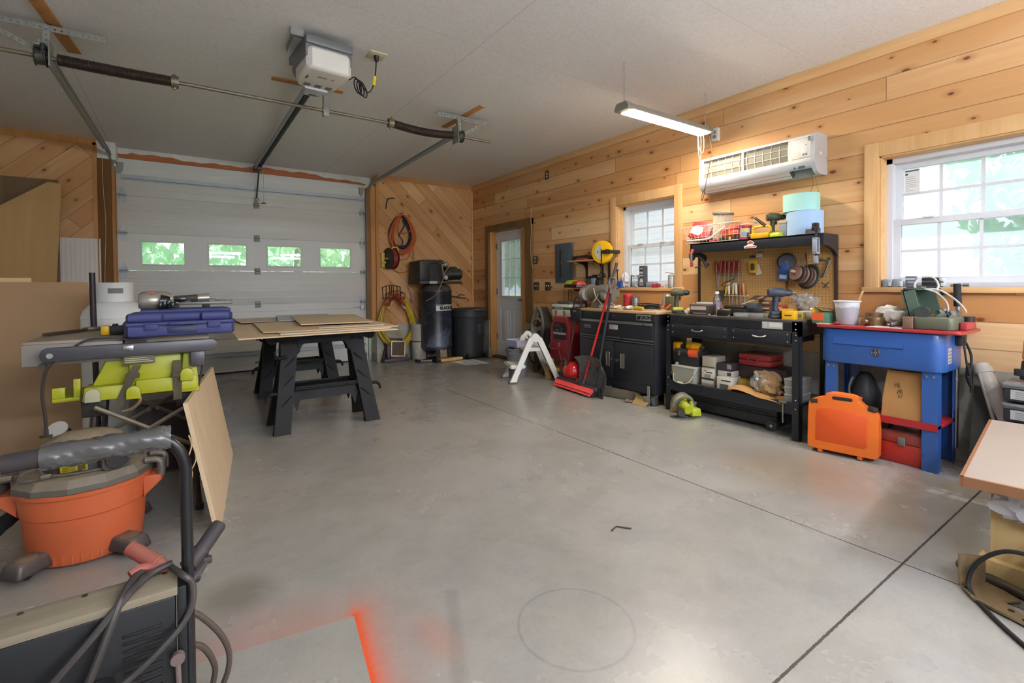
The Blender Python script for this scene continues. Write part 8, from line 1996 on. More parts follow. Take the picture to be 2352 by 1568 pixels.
for k in range(8):
    b = B(); m_ = mat('junk_'+('c2bfb8','7d7568','a39a8d')[k % 3],('c2bfb8','7d7568','a39a8d')[k % 3],.45,.3)
    if k % 2: b.cyl((-.015,0,.006),(.015,0,.006),.006,n=8); b.cyl((.015,0,.006),(.019,0,.006),.010,n=6)
    else: b.cb((0,0,.006),(.03,.02,.011),bev=.003)
    one('loose_screw' if k % 2 else 'small_clip',b,m_,'tiny screw lying loose on the workbench' if k % 2 else 'tiny clip lying loose on the workbench','small part',(3.73+.12*rg.random(),1.75+.9*k/8+.05*rg.random(),bz),rg.uniform(0,3),group='loose screws on the workbench' if k % 2 else 'loose clips on the workbench')
b = B(); b.tube(smooth([(3.88,2.21,bz+.10),(3.93,2.15,bz+.13),(3.99,2.10,bz+.16)]),.004,6); b.tube([(3.87,2.22,bz+.095),(3.97,2.11,bz+.15)],.005,6); one('paint_stick',b,mat('stick_grey','b0a79a',.6),'thin grey sticks crossing above the black case','stick')

# ---------------------------------------------------------------- on the low shelf
lz = .276
bu = thing('tote_bin','translucent grey plastic tote with a wire handle on the low shelf','tote',(3.80,2.67,lz))
b = B(); b.taper(-.09,.09,-.10,.10,0,.14,(1.15,1.12)); obj('bin_wall',b,mat('tote_grey','9a9a8d',.45),bu)
b = B(); b.box(-.108,.108,-.118,.118,.135,.147,bev=.004); obj('rim',b,mat('tote_rim','a8a89c',.45),bu)
b = B(); b.tube(smooth([(-.06,.115,.13),(-.125,.08,.02),(-.13,.0,.0),(-.125,-.08,.02),(-.06,-.115,.13)]),.0035,6); b.tube([(-.129,.035,.004),(-.130,-.02,.001)],.009,8); obj('bail_handle',b,mat('bail_white','c9c4b2',.5),bu)
tbx = thing('tool_box','small black tool box on top of the grey tote','tool box',(3.83,2.68,lz+.148))
b = B(); b.taper(-.08,.10,-.125,.125,0,.11,(1.05,1.05),bev=.006); obj('body',b,mat('toolbox_black','232428',.45,dust=.2),tbx)
b = B(); b.taper(-.088,.105,-.13,.13,.11,.15,(.8,.9),bev=.010); obj('lid',b,mat('toolbox_lid','2d2a2e',.45,dust=.3),tbx)
b = B()
for y in (-.06,.06): b.box(-.095,-.084,y-.014,y+.014,.09,.125,bev=.003)
obj('latch',b,M_steel,tbx)
ydr = thing('yellow_drill','yellow and black power tool lying on the small black tool box','power tool',(3.80,2.66,.58))
M_dy = mat('dewalt_yellow','d9980f',.4); 
b = B(); b.cb((3.80,2.79,.575),(.07,.07,.10),T(0,0,0),bev=.012); obj('battery_block',b,mat('tool_amber','d9980f',.4),ydr,True)
b = B(); b.tube([(3.79,2.62,.60),(3.80,2.54,.595)],[.042,.036],14); b.tube([(3.79,2.68,.60),(3.79,2.62,.60)],[.03,.042],14); obj('motor_body',b,mat('tool_amber','d9980f',.4),ydr,True)
b = B(); b.tube([(3.795,2.545,.60),(3.80,2.515,.585)],[.038,.03],12); b.tube([(3.80,2.75,.585),(3.795,2.68,.60)],.02,10); obj('black_grip',b,M_black,ydr,True)
bxo = one('orange_tool_body',B().tube([(3.75,2.64,.54),(3.77,2.56,.545)],[.035,.045],12),mat('tool_orange','d7552c',.4),'orange tool body below the yellow power tool','power tool')
bg2 = thing('paper_bag','small crumpled brown paper bag at the far end of the low shelf','paper bag',(3.76,2.80,lz))
obj('bag',crumple(B(),(3.765,2.795,lz+.066),(.04,.035,.055),17,18,14,.4),mat('kraft','a98552',.85),bg2,True,20)
b = B(); b.cyl((3.77,2.79,lz+.13),(3.77,2.74,lz+.14),.022,n=12); b.cyl((3.77,2.77,lz+.135),(3.74,2.76,lz+.16),.016,n=10); one('pipe_elbow',b,M_galvd,'grey pipe fitting on top of the small paper bag','pipe fitting')
W_,K_ = 'c9c5b7','3d3a35'
stk = [(3.83,2.46,.115,.15,.05,'a9a196','lowest carton of the tall stack on the low shelf',(('8e7d7c',-.5,.5,.0,.35),('c9c5b7',-.5,.5,.5,1))),(3.83,2.46,.115,.15,.098,W_,'middle white carton with black bands in the tall stack on the low shelf',(('2e2b28',-.4,.1,.62,.72),('b05b3c',.1,.3,.78,.86),('2e2b28',-.5,.5,.0,.16),('8d8a83',-.25,.25,.15,.5))),
       (3.84,2.455,.12,.16,.105,'b0a896','top carton of the tall stack on the low shelf',(('2e2b28',-.5,.5,.08,.16),))]
z = lz
for x,y,w_,d_,h,c,lab,pr_ in stk: carton('parts_carton',lab,x,y,w_,d_,h,c,0,'box',pr_,z); z += h+.001
stk = [(3.81,2.295,.13,.15,.102,W_,'lower white carton with an arched window in the short stack on the low shelf',(('2e2b28',-.45,.2,.66,.76),('55534d',-.3,.3,.0,.42))),(3.83,2.31,.12,.13,.045,'b7b3a9','flat white carton in the middle of the short stack on the low shelf',(('3a3d45',-.5,-.2,.2,.8),)),(3.83,2.31,.125,.13,.066,'383034','dark purple carton topping the short stack on the low shelf',(('8d8d92',-.5,-.2,.3,.9),))]
z = lz
for x,y,w_,d_,h,c,lab,pr_ in stk: carton('parts_carton',lab,x,y,w_,d_,h,c,0,'box',pr_,z); z += h+.001
blk = thing('power_case','large dark case under the red case on the low shelf','case',(3.98,2.06,lz))
b = B(); b.box(3.88,4.13,1.86,2.27,lz,lz+.20,bev=.012); obj('shell',b,mat('case_dark_plum','3b2b2c',.5),blk,True); b = B(); b.box(3.872,3.882,2.0,2.12,lz+.08,lz+.11,bev=.004); obj('handle',b,M_black,blk,True)
rdc = thing('red_case','red plastic tool case on top of the large dark case','tool case',(4.0,2.12,lz+.201))
b = B(); b.box(3.89,4.12,1.99,2.26,lz+.201,lz+.247,bev=.014); obj('lower_shell',b,mat('case_red','9c2d2c',.45,dust=.3),rdc,True)
b = B(); b.box(3.89,4.12,1.99,2.26,lz+.247,lz+.30,bev=.018); obj('upper_shell',b,mat('case_red','9c2d2c',.45,dust=.3),rdc,True)
b = B(); b.tube(smooth([(3.888,2.17,lz+.262),(3.872,2.165,lz+.24),(3.872,2.10,lz+.24),(3.888,2.095,lz+.262)]),.006,8); obj('handle',b,mat('case_red','9c2d2c',.45,dust=.3),rdc,True)
yc = thing('coil_hose','yellow coiled air hose on the low shelf behind the bags','air hose',(3.90,2.15,lz))
b = B(); b.tube([(3.86+.042*math.cos(2*PI*i/12),2.22-.12*i/120,lz+.048+.042*math.sin(2*PI*i/12)) for i in range(121)],.0065,6); obj('coil',b,mat('coil_ochre','a8861f',.4),yc,True,70)
pg = thing('paper_bag','brown paper bag with clear film on the low shelf','paper bag',(3.80,1.98,lz))
obj('bag',crumple(B(),(3.80,1.97,lz+.095),(.075,.10,.085),31,28,20,.28),mat('kraft_bag','a07f56',.8),pg,True,25)
obj('film',crumple(B(),(3.755,2.0,lz+.11),(.035,.055,.06),33,22,16,.35),M_film,pg,True,20)
pg2 = thing('paper_bag','flattened brown paper bag drooping over the front of the low shelf','paper bag',(3.72,1.98,lz))
b = B(); b.surf(lambda u,v: V((3.69+.10*u,2.24-.45*v,lz+.006+.055*math.sin(PI*u)*math.sin(PI*min(1,v*2.2))+(.010*math.sin(9*v+5*u)+.012)-.05*(1-u)*max(0,v-.45)*2)),14,30); obj('bag',b,mat('kraft_flat','b3854c',.8),pg2,True,40)
b = B(); b.cyl((3.69,1.835,lz+.05),(3.74,1.825,lz+.06),.013,n=12); one('cardboard_tube',b,mat('tube_brown','4d3a28',.8),'short dark cardboard tube end poking from the brown bag','tube')
for k in range(3): 
    t = thing('clear_bin',('bottom','middle','top')[k]+' clear plastic bin of the stack at the window end of the low shelf','bin',(3.83,1.755,lz+.058*k))
    b = B(); b.taper(-.10,.10,-.045,.045,0,.048,(1.06,1.1)); obj('bin_wall',b,mat('bin_cloudy','8f8e88',.35),t); b = B(); b.box(-.108,.108,-.05,.05,.046,.056,bev=.003); obj('lid',b,mat('bin_lid','a7a7a2',.35),t)
cr = thing('bar_clamp','thin steel bar clamp hanging from the low shelf edge','clamp',(3.69,1.79,.2))
b = B(); b.tube([(3.688,1.795,.265),(3.688,1.795,.12)],.006,8); b.cb((3.69,1.795,.278),(.03,.05,.02),bev=.004); obj('bar',b,mat('dull_nickel','8c8676',.4,.7),cr,True)
# long black chest on wheels under the bench
ch = thing('rolling_chest','long low black plastic chest on small wheels under the workbench','storage chest',(3.95,2.28,0))
b = B(); b.box(3.815,4.12,1.90,2.72,.03,.115,bev=.014); obj('lower_body',b,mat('chest_black','202325',.5),ch,True)
b = B(); b.box(3.80,4.12,1.89,2.73,.115,.178,bev=.016); b.box(3.795,3.81,1.93,2.70,.12,.135,bev=.004); obj('lid',b,mat('chest_black2','24282b',.5),ch,True)
for y in (1.935,2.69):
    b = B(); b.cyl((3.795,y,.043),(3.83,y,.043),.043,n=24); w_ = obj('wheel',b,mat('wheel_dark','2a2f2c',.5),ch,True); b = B(); b.cyl((3.792,y,.043),(3.80,y,.043),.012,n=10); obj('hub',b,M_steel,w_,True)
# circular saw on the floor
cs = thing('circular_saw','lime green circular saw lying on the floor in front of the workbench','circular saw',(3.60,2.62,0),math.radians(-20))
M_lime2 = mat('saw_lime','aab520',.4,dust=.2)
b = B(); b.lathe([(.03,-.022),(.085,-.022),(.098,-.012),(.098,.012),(.085,.022),(.03,.022)],28,T(.0,.0,.118,PI/2+.25,0,0),a0=-.3,a1=PI+.5); obj('blade_guard',b,mat('guard_taupe','6f695c',.45,.3),cs)
b = B(); b.lathe([(.01,-.002),(.088,-.002),(.088,.002),(.01,.002)],32,T(0,.004,.105,PI/2+.25,0,0)); obj('blade',b,M_steel,cs)
b = B(); b.tube([(0,-.03,.11),(0,-.12,.085)],[.044,.04],16); b.tube([(.0,-.02,.17),(.03,-.05,.165)],.02,10); obj('motor_housing',b,M_lime2,cs)
b = B(); b.tube(smooth([(-.09,-.02,.10),(-.085,-.045,.16),(-.02,-.055,.19),(.06,-.05,.165),(.09,-.045,.11)]),.017,10); obj('handle',b,mat('saw_grip','77745f',.5),cs)
b = B(); b.taper(.04,.135,-.11,-.03,.02,.085,(.85,.85),bev=.008); b.tube([(.08,-.05,.08),(.07,-.045,.14)],.018,8); obj('battery',b,M_lime2,cs)
b = B(); b.box(-.10,.15,.02,.035,.03,.12,T(0,0,0,.35,0,0),bev=.003); b.box(.12,.16,-.06,.035,.012,.05,bev=.003); obj('shoe',b,mat('shoe_tan','9b8a62',.5,.5),cs)
b = B(); b.cyl((-.06,-.07,.06),(-.06,-.10,.06),.03,n=14); b.tube([(-.12,-.02,.02),(-.05,-.05,.02),(.02,-.06,.012)],.008,6); obj('dark_knob',b,M_darksteel,cs)
# ================================================================ blue parts washer and things on and under it
M_blue = mat('washer_blue','2b5599',.3,var=.05,sc=4,coat=.2); M_lidr = mat('washer_red','a02b30',.35,var=.08,coat=.2)
pw = thing('parts_washer','blue steel parts washer tub on four legs with a red lid','parts washer',(3.93,1.22,0))
TX0,TX1,TY0,TY1 = 3.72,4.13,.885,1.56
b = B(); b.prism(rr(TX1-TX0,TY1-TY0,.07,6,(TX0+TX1)/2,(TY0+TY1)/2),.612,.848,None,bev=.012); tub = obj('tub',b,M_blue,pw,True)
b = B(); b.prism([(TX0-.001,.74),(TX0-.008,.745),(TX0-.001,.79)],1.08,1.47,AM); obj('pressed_bead',b,M_blue,tub,True)
b = B(); b.prism(rr(.44,.775,.03,4,3.92,1.19),.850,.870,None,bev=.006); obj('lid',b,M_lidr,pw,True)
for x,y,sx,sy in ((TX0+.025,TY0+.03,1,1),(TX0+.025,TY1-.03,1,-1),(TX1-.025,TY0+.03,-1,1),(TX1-.025,TY1-.03,-1,-1)):
    b = B(); xo,yo = x,y
    # angle section leg, flaring slightly
    b.prism([(0,0),(sx*.06,0),(sx*.06,sy*.004),(sx*.006,sy*.004),(sx*.004,sy*.006),(sx*.004,sy*.078),(0,sy*.078)],0.0,.615,T(x,y,0)); lg = obj('leg',b,M_blue,pw,True)
    b = B()
    for yy in (.02,.055): b.cyl((x-sx*.001,y+sy*yy,.585),(x-sx*.005,y+sy*yy,.585),.008,n=8)
    b.cyl((x-sx*.001,y+sy*.045,.285),(x-sx*.005,y+sy*.045,.285),.007,n=8); obj('leg_bolt',b,M_steel,lg,True)
b = B(); b.box(TX0+.02,TX1-.02,TY0+.03,TY1-.03,.265,.290,bev=.003); b.box(TX0+.018,TX0+.024,TY0+.03,TY1-.03,.255,.30); obj('lower_shelf',b,mat('shelf_red','9e2226',.35),pw,True)
b = B(); b.lathe([(.0,.003),(.022,.003),(.026,.002),(.028,0)],28,Matrix(((0,0,-1,TX0),(-1,0,0,1.225),(0,1,0,.705),(0,0,0,1)))); em = obj('round_emblem',b,mat('emblem_dark','23262c',.4),tub,True)
QE = Matrix(((0,0,-1,TX0-.0032),(-1,0,0,1.225),(0,1,0,.705),(0,0,0,1)))
b = B()
for cx in (-.010,0,.010): b.tube([QE @ V((cx+.0042*math.cos(a),.0055*math.sin(a),0)) for a in [2*PI*i/12 for i in range(12)]],.0012,4,True)
b.tube([QE @ V((.0225*math.cos(a),.0225*math.sin(a),0)) for a in [2*PI*i/24 for i in range(24)]],.0010,4,True)
for s_ in (-1,1): b.tube([QE @ V((0,s_*.009,0)),QE @ V((0,s_*.019,0))],.0016,4)
obj('emblem_mark',b,mat('emblem_silver','8d8f93',.4,.5),em,True)
b = B(); b.box(3.80,3.87,TY0-.0015,TY0+.001,.665,.76); wl = obj('warning_sticker',b,mat('sticker_dull','9fa09c',.5),tub,True)
b = B()
for k in range(4): b.box(3.806,3.864,TY0-.0025,TY0-.001,.675+.02*k,.683+.02*k)
obj('sticker_print',b,mat('sticker_ink','6c6e70',.5),wl,True)
b = B(); b.box(3.94,4.04,TY0-.035,TY0,.765,.835,bev=.008); b.box(3.96,4.0,TY0-.042,TY0-.03,.785,.82,bev=.004); obj('switch_box',b,M_black,tub,True)
b = B(); b.tube(smooth([(4.02,TY0-.03,.79),(4.06,TY0-.05,.70),(4.05,TY0-.05,.60),(4.06,TY0-.05,.55),(4.04,TY0-.055,.47)]),.007,6)
for k in range(4): b.tube([(4.05+.028*math.cos(a),TY0-.05+.004*k,.56+.055*math.sin(a)+.012*k) for a in [2*PI*i/16 for i in range(16)]],.0065,5,True)
b.tube(smooth([(3.99,TY0-.03,.78),(3.985,TY0-.045,.66),(4.02,TY0-.05,.58)]),.0055,6); obj('power_cord',b,M_rubber,pw,True)

tz = .871
# pail with brush
pl = thing('mixing_pail','white plaster-smeared pail with a wooden stick on the red lid','pail',(3.86,1.44,tz))
def plaster():
    g = N('plaster_pail'); v = g.pos(False); z = g.xyz(v)[2]; n = g.noise(v,9,3)
    f = g.ramp(g.math('ADD',z,g.math('MULTIPLY',g.math('SUBTRACT',n,.5),.10)),[(.11,0),(.116,1)])
    return g.set(g.mix(f,lin('a7a5aa'),lin('d5d5d8')),.6,0,.3)
b = B(); b.lathe([(.0,.0),(.058,.0),(.062,.01),(.076,.155),(.083,.157),(.083,.165),(.074,.165),(.058,.015),(.0,.012)],28); obj('pail_wall',b,plaster(),pl)
b = B(); b.tube([(.0,-.02,.03),(.03,-.085,.235)],.007,8); obj('stir_stick',b,wood('stick_wood','b58a5a','c59d6d',2),pl)
# carton with window
cw = thing('bulb_carton','green and orange carton with a torn window at the workbench end of the red lid','carton',(3.87,1.585,tz))
b = B(); b.box(-.075,.075,-.055,.055,.0,.075,bev=.0015); cb2 = obj('body',b,mat('carton_green2','4d7a63',.55),cw)
b = B(); b.box(-.0765,-.074,-.02,.056,.02,.075); obj('orange_panel',b,mat('panel_orange','d35a2c',.5),cb2)
b = B(); 
for q in ((-.075,.075,-.055,-.030),(-.075,.075,.035,.055),(-.075,-.045,-.03,.035),(.045,.075,-.03,.035)): b.box(q[0],q[1],q[2],q[3],0,.002,T(0,0,.076,0,.28,0) @ T(.0,0,.02))
obj('lifted_flap',b,mat('flap_pale','cdbfc0',.6),cw)
b = B(); b.box(-.075,.075,.048,.056,.04,.11,T(0,0,0)); obj('side_flap',b,mat('flap_yellow','cfa437',.6),cw)
b = B(); b.box(3.725,3.79,1.50,1.585,tz,tz+.004); one('sanding_pad',b,mat('pad_cream','bfb596',.8),'flat cream sanding pad lying on the red lid corner','pad')
b = B(); b.cyl((3.745,1.475,tz+.011),(3.775,1.455,tz+.011),.011,n=10); one('bottle_top',b,mat('cap_darkred','7d2427',.4),'small dark red cap lying in front of the pail','cap')
# shiny part and rags
sp = thing('chrome_part','shiny brass-toned machined part beside the pail','metal part',(3.90,1.28,tz))
M_brassy = mat('brassy','8e7655',.3,.8,dust=.1)
b = B(); b.lathe([(.0,0),(.06,0),(.065,.01),(.06,.055),(.052,.06),(.055,.085),(.03,.09),(.0,.09)],28,T(3.88,1.28,tz)); b.cyl((3.82,1.33,tz+.025),(3.86,1.30,tz+.025),.024,n=14); obj('casting',b,M_brassy,sp,True)
fo = thing('foil_bundle','crumpled silvery white bundle on the red lid beside the machined part','bundle',(3.93,1.20,tz))
obj('wrap',crumple(B(),(3.93,1.20,tz+.065),(.075,.085,.06),44,24,16,.25),mat('silver_wrap','d8d4cc',.3,.3),fo,True,25)
b = B(); b.prism([(-.07,-.09),(.05,-.10),(.07,.06),(-.05,.09)],0,.002); one('white_paper',b,mat('paper_white','d0cdc8',.7),'white paper scrap lying flat on the red lid','paper',(3.77,1.19,tz),.1)
sk = thing('socket_wrench_part','dark threaded steel spindle lying on the red lid','metal part',(3.79,1.13,tz))
b = B(); b.cyl((3.755,1.16,tz+.02),(3.80,1.11,tz+.032),.018,n=12); b.cyl((3.745,1.172,tz+.018),(3.755,1.16,tz+.02),.011,n=10); b.cyl((3.80,1.11,tz+.032),(3.83,1.08,tz+.04),.024,n=12); obj('spindle',b,mat('spindle_grey','5b5650',.4,.7),sk,True)
b = B(); b.box(3.74,3.78,1.04,1.09,tz,tz+.075,bev=.003); one('wood_cube',b,mat('cube_brown','735a4a',.8),'small brown block standing on the red lid','block')
# green ammo-style box lying open with cords
ab = thing('ammo_can','open green metal can with its lid up and tools spilling out on the red lid','ammo can',(3.92,.98,tz))
M_am = mat('ammo_green','566a5c',.45,.2,var=.12)
b = B(); b.prism(rr(.30,.20,.03,4,3.90,.95),tz,tz+.075,None,bev=.008); obj('tray',b,mat('ammo_dusty','5d6350',.5,.2,dust=.3),ab,True)
QA = Matrix.Translation((3.93,1.075,tz+.07)) @ Euler((-.22,0,0)).to_matrix().to_4x4()
b = B(); b.box(-.12,.13,-.008,.008,.0,.175,QA,bev=.003); b.box(-.12,-.108,-.06,.0,.0,.17,QA); b.box(.118,.13,-.10,.0,.0,.17,QA); b.box(-.12,.13,-.10,.0,.165,.175,QA); obj('raised_lid',b,M_am,ab,True)
b = B(); b.lathe([(.032,0),(.036,0),(.036,.09),(.032,.09)],22,Matrix.Translation((3.76,1.0,tz+.105)) @ Euler((0,PI/2,.15)).to_matrix().to_4x4()); b.lathe([(.0,.05),(.032,.05)],22,Matrix.Translation((3.76,1.0,tz+.105)) @ Euler((0,PI/2,.15)).to_matrix().to_4x4()); obj('pipe_mouth',b,mat('pipe_dark','4a4f4c',.35,.6),ab,True)
b = B()
for (x,y,r) in ((3.86,.93,.025),(3.90,.90,.02),(3.95,.93,.028),(3.98,.88,.022),(3.84,.87,.02)): b.cyl((x,y,tz+.075),(x+.05,y+.02,tz+.095),r,n=12)
obj('tool_jumble',b,M_steel,ab,True)
wr2 = thing('grey_cable','pale grey cable looping over the raised lid of the green can','cable',(3.92,1.0,1.1))
b = B(); b.tube(smooth([(3.83,1.05,tz+.245),(3.86,1.06,tz+.28),(3.91,1.04,tz+.325),(3.97,1.0,tz+.32),(3.98,.975,tz+.27),(3.96,.98,tz+.24)]),.007,6); b.tube(smooth([(3.86,1.05,tz+.245),(3.93,1.02,tz+.25),(3.97,.96,tz+.235),(4.0,.90,tz+.18),(4.0,.86,tz+.13),(3.97,.84,tz+.10)]),.006,6); b.tube(smooth([(3.90,1.03,tz+.25),(3.95,.98,tz+.225),(3.96,.93,tz+.16),(3.95,.92,tz+.10)]),.0055,6); obj('cable',b,mat('cable_pale','b7b6b2',.45),wr2,True)
ec = thing('black_cable','black cable ends lying on the raised lid of the green can','cable',(3.9,1.03,1.1))
b = B(); b.tube(smooth([(3.80,1.10,tz+.245),(3.85,1.06,tz+.252),(3.92,1.01,tz+.262),(3.99,.98,tz+.25),(3.985,.95,tz+.21)]),.008,6); b.tube(smooth([(3.82,1.09,tz+.252),(3.90,1.03,tz+.262),(3.98,1.0,tz+.255)]),.008,6); obj('cable',b,M_rubber,ec,True)
hd = thing('hydraulic_handle','black rubber grip on a steel bar standing behind the open green can','handle',(4.08,.93,tz))
b = B(); b.tube([(4.08,.91,.10),(4.085,.905,1.02)],.013,10); obj('bar',b,M_steel,hd,True)
b = B(); b.tube([(4.085,.905,1.005),(4.088,.91,1.15)],[.021,.019],14); obj('rubber_grip',b,M_rubber,hd,True)
gb = thing('red_gearbox','small red and black block at the end of the red lid','metal part',(3.96,.855,tz))
b = B(); b.box(3.86,4.06,.812,.846,tz,tz+.045,bev=.006); obj('red_block',b,mat('block_red','a3383a',.35),gb,True); b = B(); b.cyl((4.0,.835,tz+.045),(4.0,.835,tz+.075),.03,n=16); obj('dark_cap',b,M_black,gb,True)

# under the washer
pb = thing('paper_bag','brown paper bag with scribbled writing standing on the red lower shelf','paper bag',(3.80,1.10,.291))
b = B(); vs = []
for z,x0,x1,y0,y1 in ((0,3.76,3.90,1.0,1.205),(.12,3.765,3.89,.99,1.20),(.30,3.80,3.85,.955,1.185)):
    for x,y in ((x0,y0),(x1,y0),(x1,y1),(x0,y1)): vs.append((x,y,.291+z))
b._new(vs,[(i*4+j,i*4+(j+1) % 4,i*4+4+(j+1) % 4,i*4+4+j) for i in range(2) for j in range(4)]+[(3,2,1,0),(8,9,10,11)]); bgp = obj('bag',b,mat('kraft_paper','a97c48',.8,var=.08),pb,True)
b = B(); rg = random.Random(4)
def scrib(y,z,k):
    pts = [(3.758+.035*(z-.291)/.3*.9+.0-.004,y-.008*i+rg.uniform(-.004,.004),z+(.018 if i % 2 else -.012)+rg.uniform(-.004,.004)) for i in range(k)]
    b.tube(smooth(pts,3),.0014,4)
scrib(1.14,.50,5); scrib(1.125,.46,5); scrib(1.12,.425,4); obj('handwriting',b,mat('marker_brown','4e3826',.7),bgp,True)
b = B(); b.box(3.77,4.06,1.0,1.48,.2905,.30,bev=.002); one('brown_mat',b,mat('mat_brownred','6f2f2a',.6),'thin brownish red sheet on the red lower shelf under the paper bag','sheet')
bn = thing('dark_funnel','dark funnel-shaped plastic jug on the red lower shelf','jug',(3.95,1.36,.30))
b = B(); b.lathe([(.0,0),(.09,0),(.095,.02),(.09,.09),(.05,.20),(.03,.23),(.0,.235)],24,T(3.95,1.36,.301)); obj('body',b,mat('jug_dark','2f3234',.5),bn,True); b = B(); b.tube(smooth([(3.87,1.42,.34),(3.855,1.425,.43),(3.88,1.41,.50)]),.007,6); obj('handle',b,M_galvd,bn,True)
rt = thing('red_tool_box','red plastic tool box with grey latches on the floor under the washer','tool box',(3.86,1.07,0))
b = B(); b.taper(3.775,3.95,.985,1.22,0,.13,(1.08,1.06),bev=.012); obj('body',b,mat('toolbox_red','b32f26',.4,dust=.15),rt,True)
b = B(); b.taper(3.765,3.96,.975,1.23,.13,.20,(.75,.9),bev=.014); ld = obj('lid',b,mat('toolbox_red2','8d2520',.4,dust=.3),rt,True)
b = B(); b.tube(smooth([(3.86,1.19,.20),(3.86,1.17,.235),(3.86,1.04,.235),(3.86,1.02,.20)]),.012,8); obj('handle',b,M_black,ld,True)
b = B(); b.box(3.757,3.772,1.08,1.12,.12,.175,bev=.004); b.box(3.75,3.76,1.09,1.11,.135,.155,bev=.002); obj('latch',b,mat('latch_grey2','6f706c',.45),rt,True)

# orange hard case leaning on the washer
oc = thing('orange_case','bright orange hard plastic tool case standing in front of the washer','tool case',(3.66,1.38,0))
M_or = mat('case_orange','d9691f',.42,var=.04,sc=3)
OM = Matrix(((0,0,1,0),(-.16,0,.987,0),(0,1,0,0),(0,0,0,1)))
yy = V((.155,-.988,0)); up = V((.10,.02,.99)).normalized(); nn = yy.cross(up).normalized()
if nn.x > 0: nn = -nn
OM = Matrix(((yy.x,up.x,nn.x,3.655),(yy.y,up.y,nn.y,1.385),(yy.z,up.z,nn.z,.024),(0,0,0,1)))
W_,H_ = .395,.375
def blob(g,h0=0.0):
    w_,h = W_/2-g,H_-g
    pts = [(-w_+.045,g,0),(w_-.045,g,0),(w_-.006,g+.012,0),(w_,g+.05,0),(w_-.002,h-.13,0),(w_-.02,h-.085,0),(.115,h-.045,0),(.09,h-.02,0),(.08,h+.004,0),(-.08,h+.010,0),(-.10,h-.012,0),(-w_+.05,h-.028,0),(-w_+.012,h-.055,0),(-w_,h-.10,0),(-w_,g+.05,0),(-w_+.006,g+.012,0)]
    return [(p.x,p.y) for p in smooth(pts,4,True)]
HX,HY = (-.062,.062),(H_-.030,H_-.006)
def shellhole(z0,z1,bev):
    b = B(); bm2 = bmesh.new(); ol = blob(0)
    b.prism([q for q in ol],z0,z1,OM,bev=bev,seg=4)
    return b
fr_ = obj('front_shell',shellhole(.0,.055,.018),M_or,oc,True)
obj('back_shell',shellhole(-.050,.002,.018),M_or,oc,True)
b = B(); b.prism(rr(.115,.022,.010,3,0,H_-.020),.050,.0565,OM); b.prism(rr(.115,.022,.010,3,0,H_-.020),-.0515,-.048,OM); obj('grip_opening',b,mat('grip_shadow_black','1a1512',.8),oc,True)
b = B(); b.prism([(-.15,.055),(.125,.055),(.14,.07),(.145,.255),(.09,.275),(0,.285),(-.09,.285),(-.14,.27),(-.15,.255)],.050,.0585,OM,bev=.005); pnl = obj('raised_panel',b,mat('case_orange_dark','cf4f17',.5,var=.04,bump=.15),fr_,True)
b = B(); b.tube([OM @ V(p) for p in smooth([(-.075,H_-.002,.002),(-.05,H_+.006,.002),(.05,H_+.003,.002),(.075,H_-.006,.002)],4)],.0155,10); obj('carry_handle',b,M_or,oc,True)
for x in (-.125,.115):
    b = B(); b.box(x-.022,x+.022,H_-.055,H_-.026,-.012,.06,OM @ T(0,.0,0,0,0,-.15 if x > 0 else .12),bev=.003); obj('latch',b,mat('latch_black','2a211b',.5),oc,True)
for x in (-.125,.10):
    b = B(); b.box(x-.014,x+.014,-.024,.012,-.03,.05,OM,bev=.006); obj('foot',b,M_or,oc,True)

# ================================================================ pipes and sheet in the corner beyond the washer
sg = thing('dark_sheet','dark mottled sheet of stone-like board leaning on the knee wall behind the pipes','board',(4.1,.72,0))
b = B(); vs = [V((3.93,.82,.004)),V((3.95,.55,.004)),V((4.155,.53,.47)),V((4.155,.84,.50))]; d_ = V((.014,0,-.006)); b._new(vs+[v+d_ for v in vs],[(0,1,2,3),(4,7,6,5),(0,4,5,1),(1,5,6,2),(2,6,7,3),(3,7,4,0)]); obj('board_face',b,mat('mottled_dark','3c3d37',.7,var=.3,sc=6),sg,True)
pv = thing('pvc_pipe','white plastic pipe leaning on the knee wall beside the washer','pipe',(4.0,.76,0))
b = B(); p0,p1 = V((3.86,.50,.02)),V((4.11,.80,.63)); b.tube([p0,p1],.042,24); pp_ = obj('pipe_body',b,mat('pvc_white','bcb6aa',.45,var=.08),pv,True)
b = B(); dd = (p1-p0).normalized(); b.tube([p1-dd*.05,p1-dd*.012,p1-dd*.011,p1+dd*.012],[.048,.048,.044,.043],24); obj('coupling',b,mat('pvc_white','bcb6aa',.45,var=.08),pv,True)
sr = thing('steel_rod','thin pale rod leaning beside the white pipe','rod',(4.0,.8,0))
b = B(); b.tube([(3.90,.62,.005),(4.06,.80,.60)],.010,10); obj('rod',b,mat('rod_pale','9a968a',.5),sr,True)

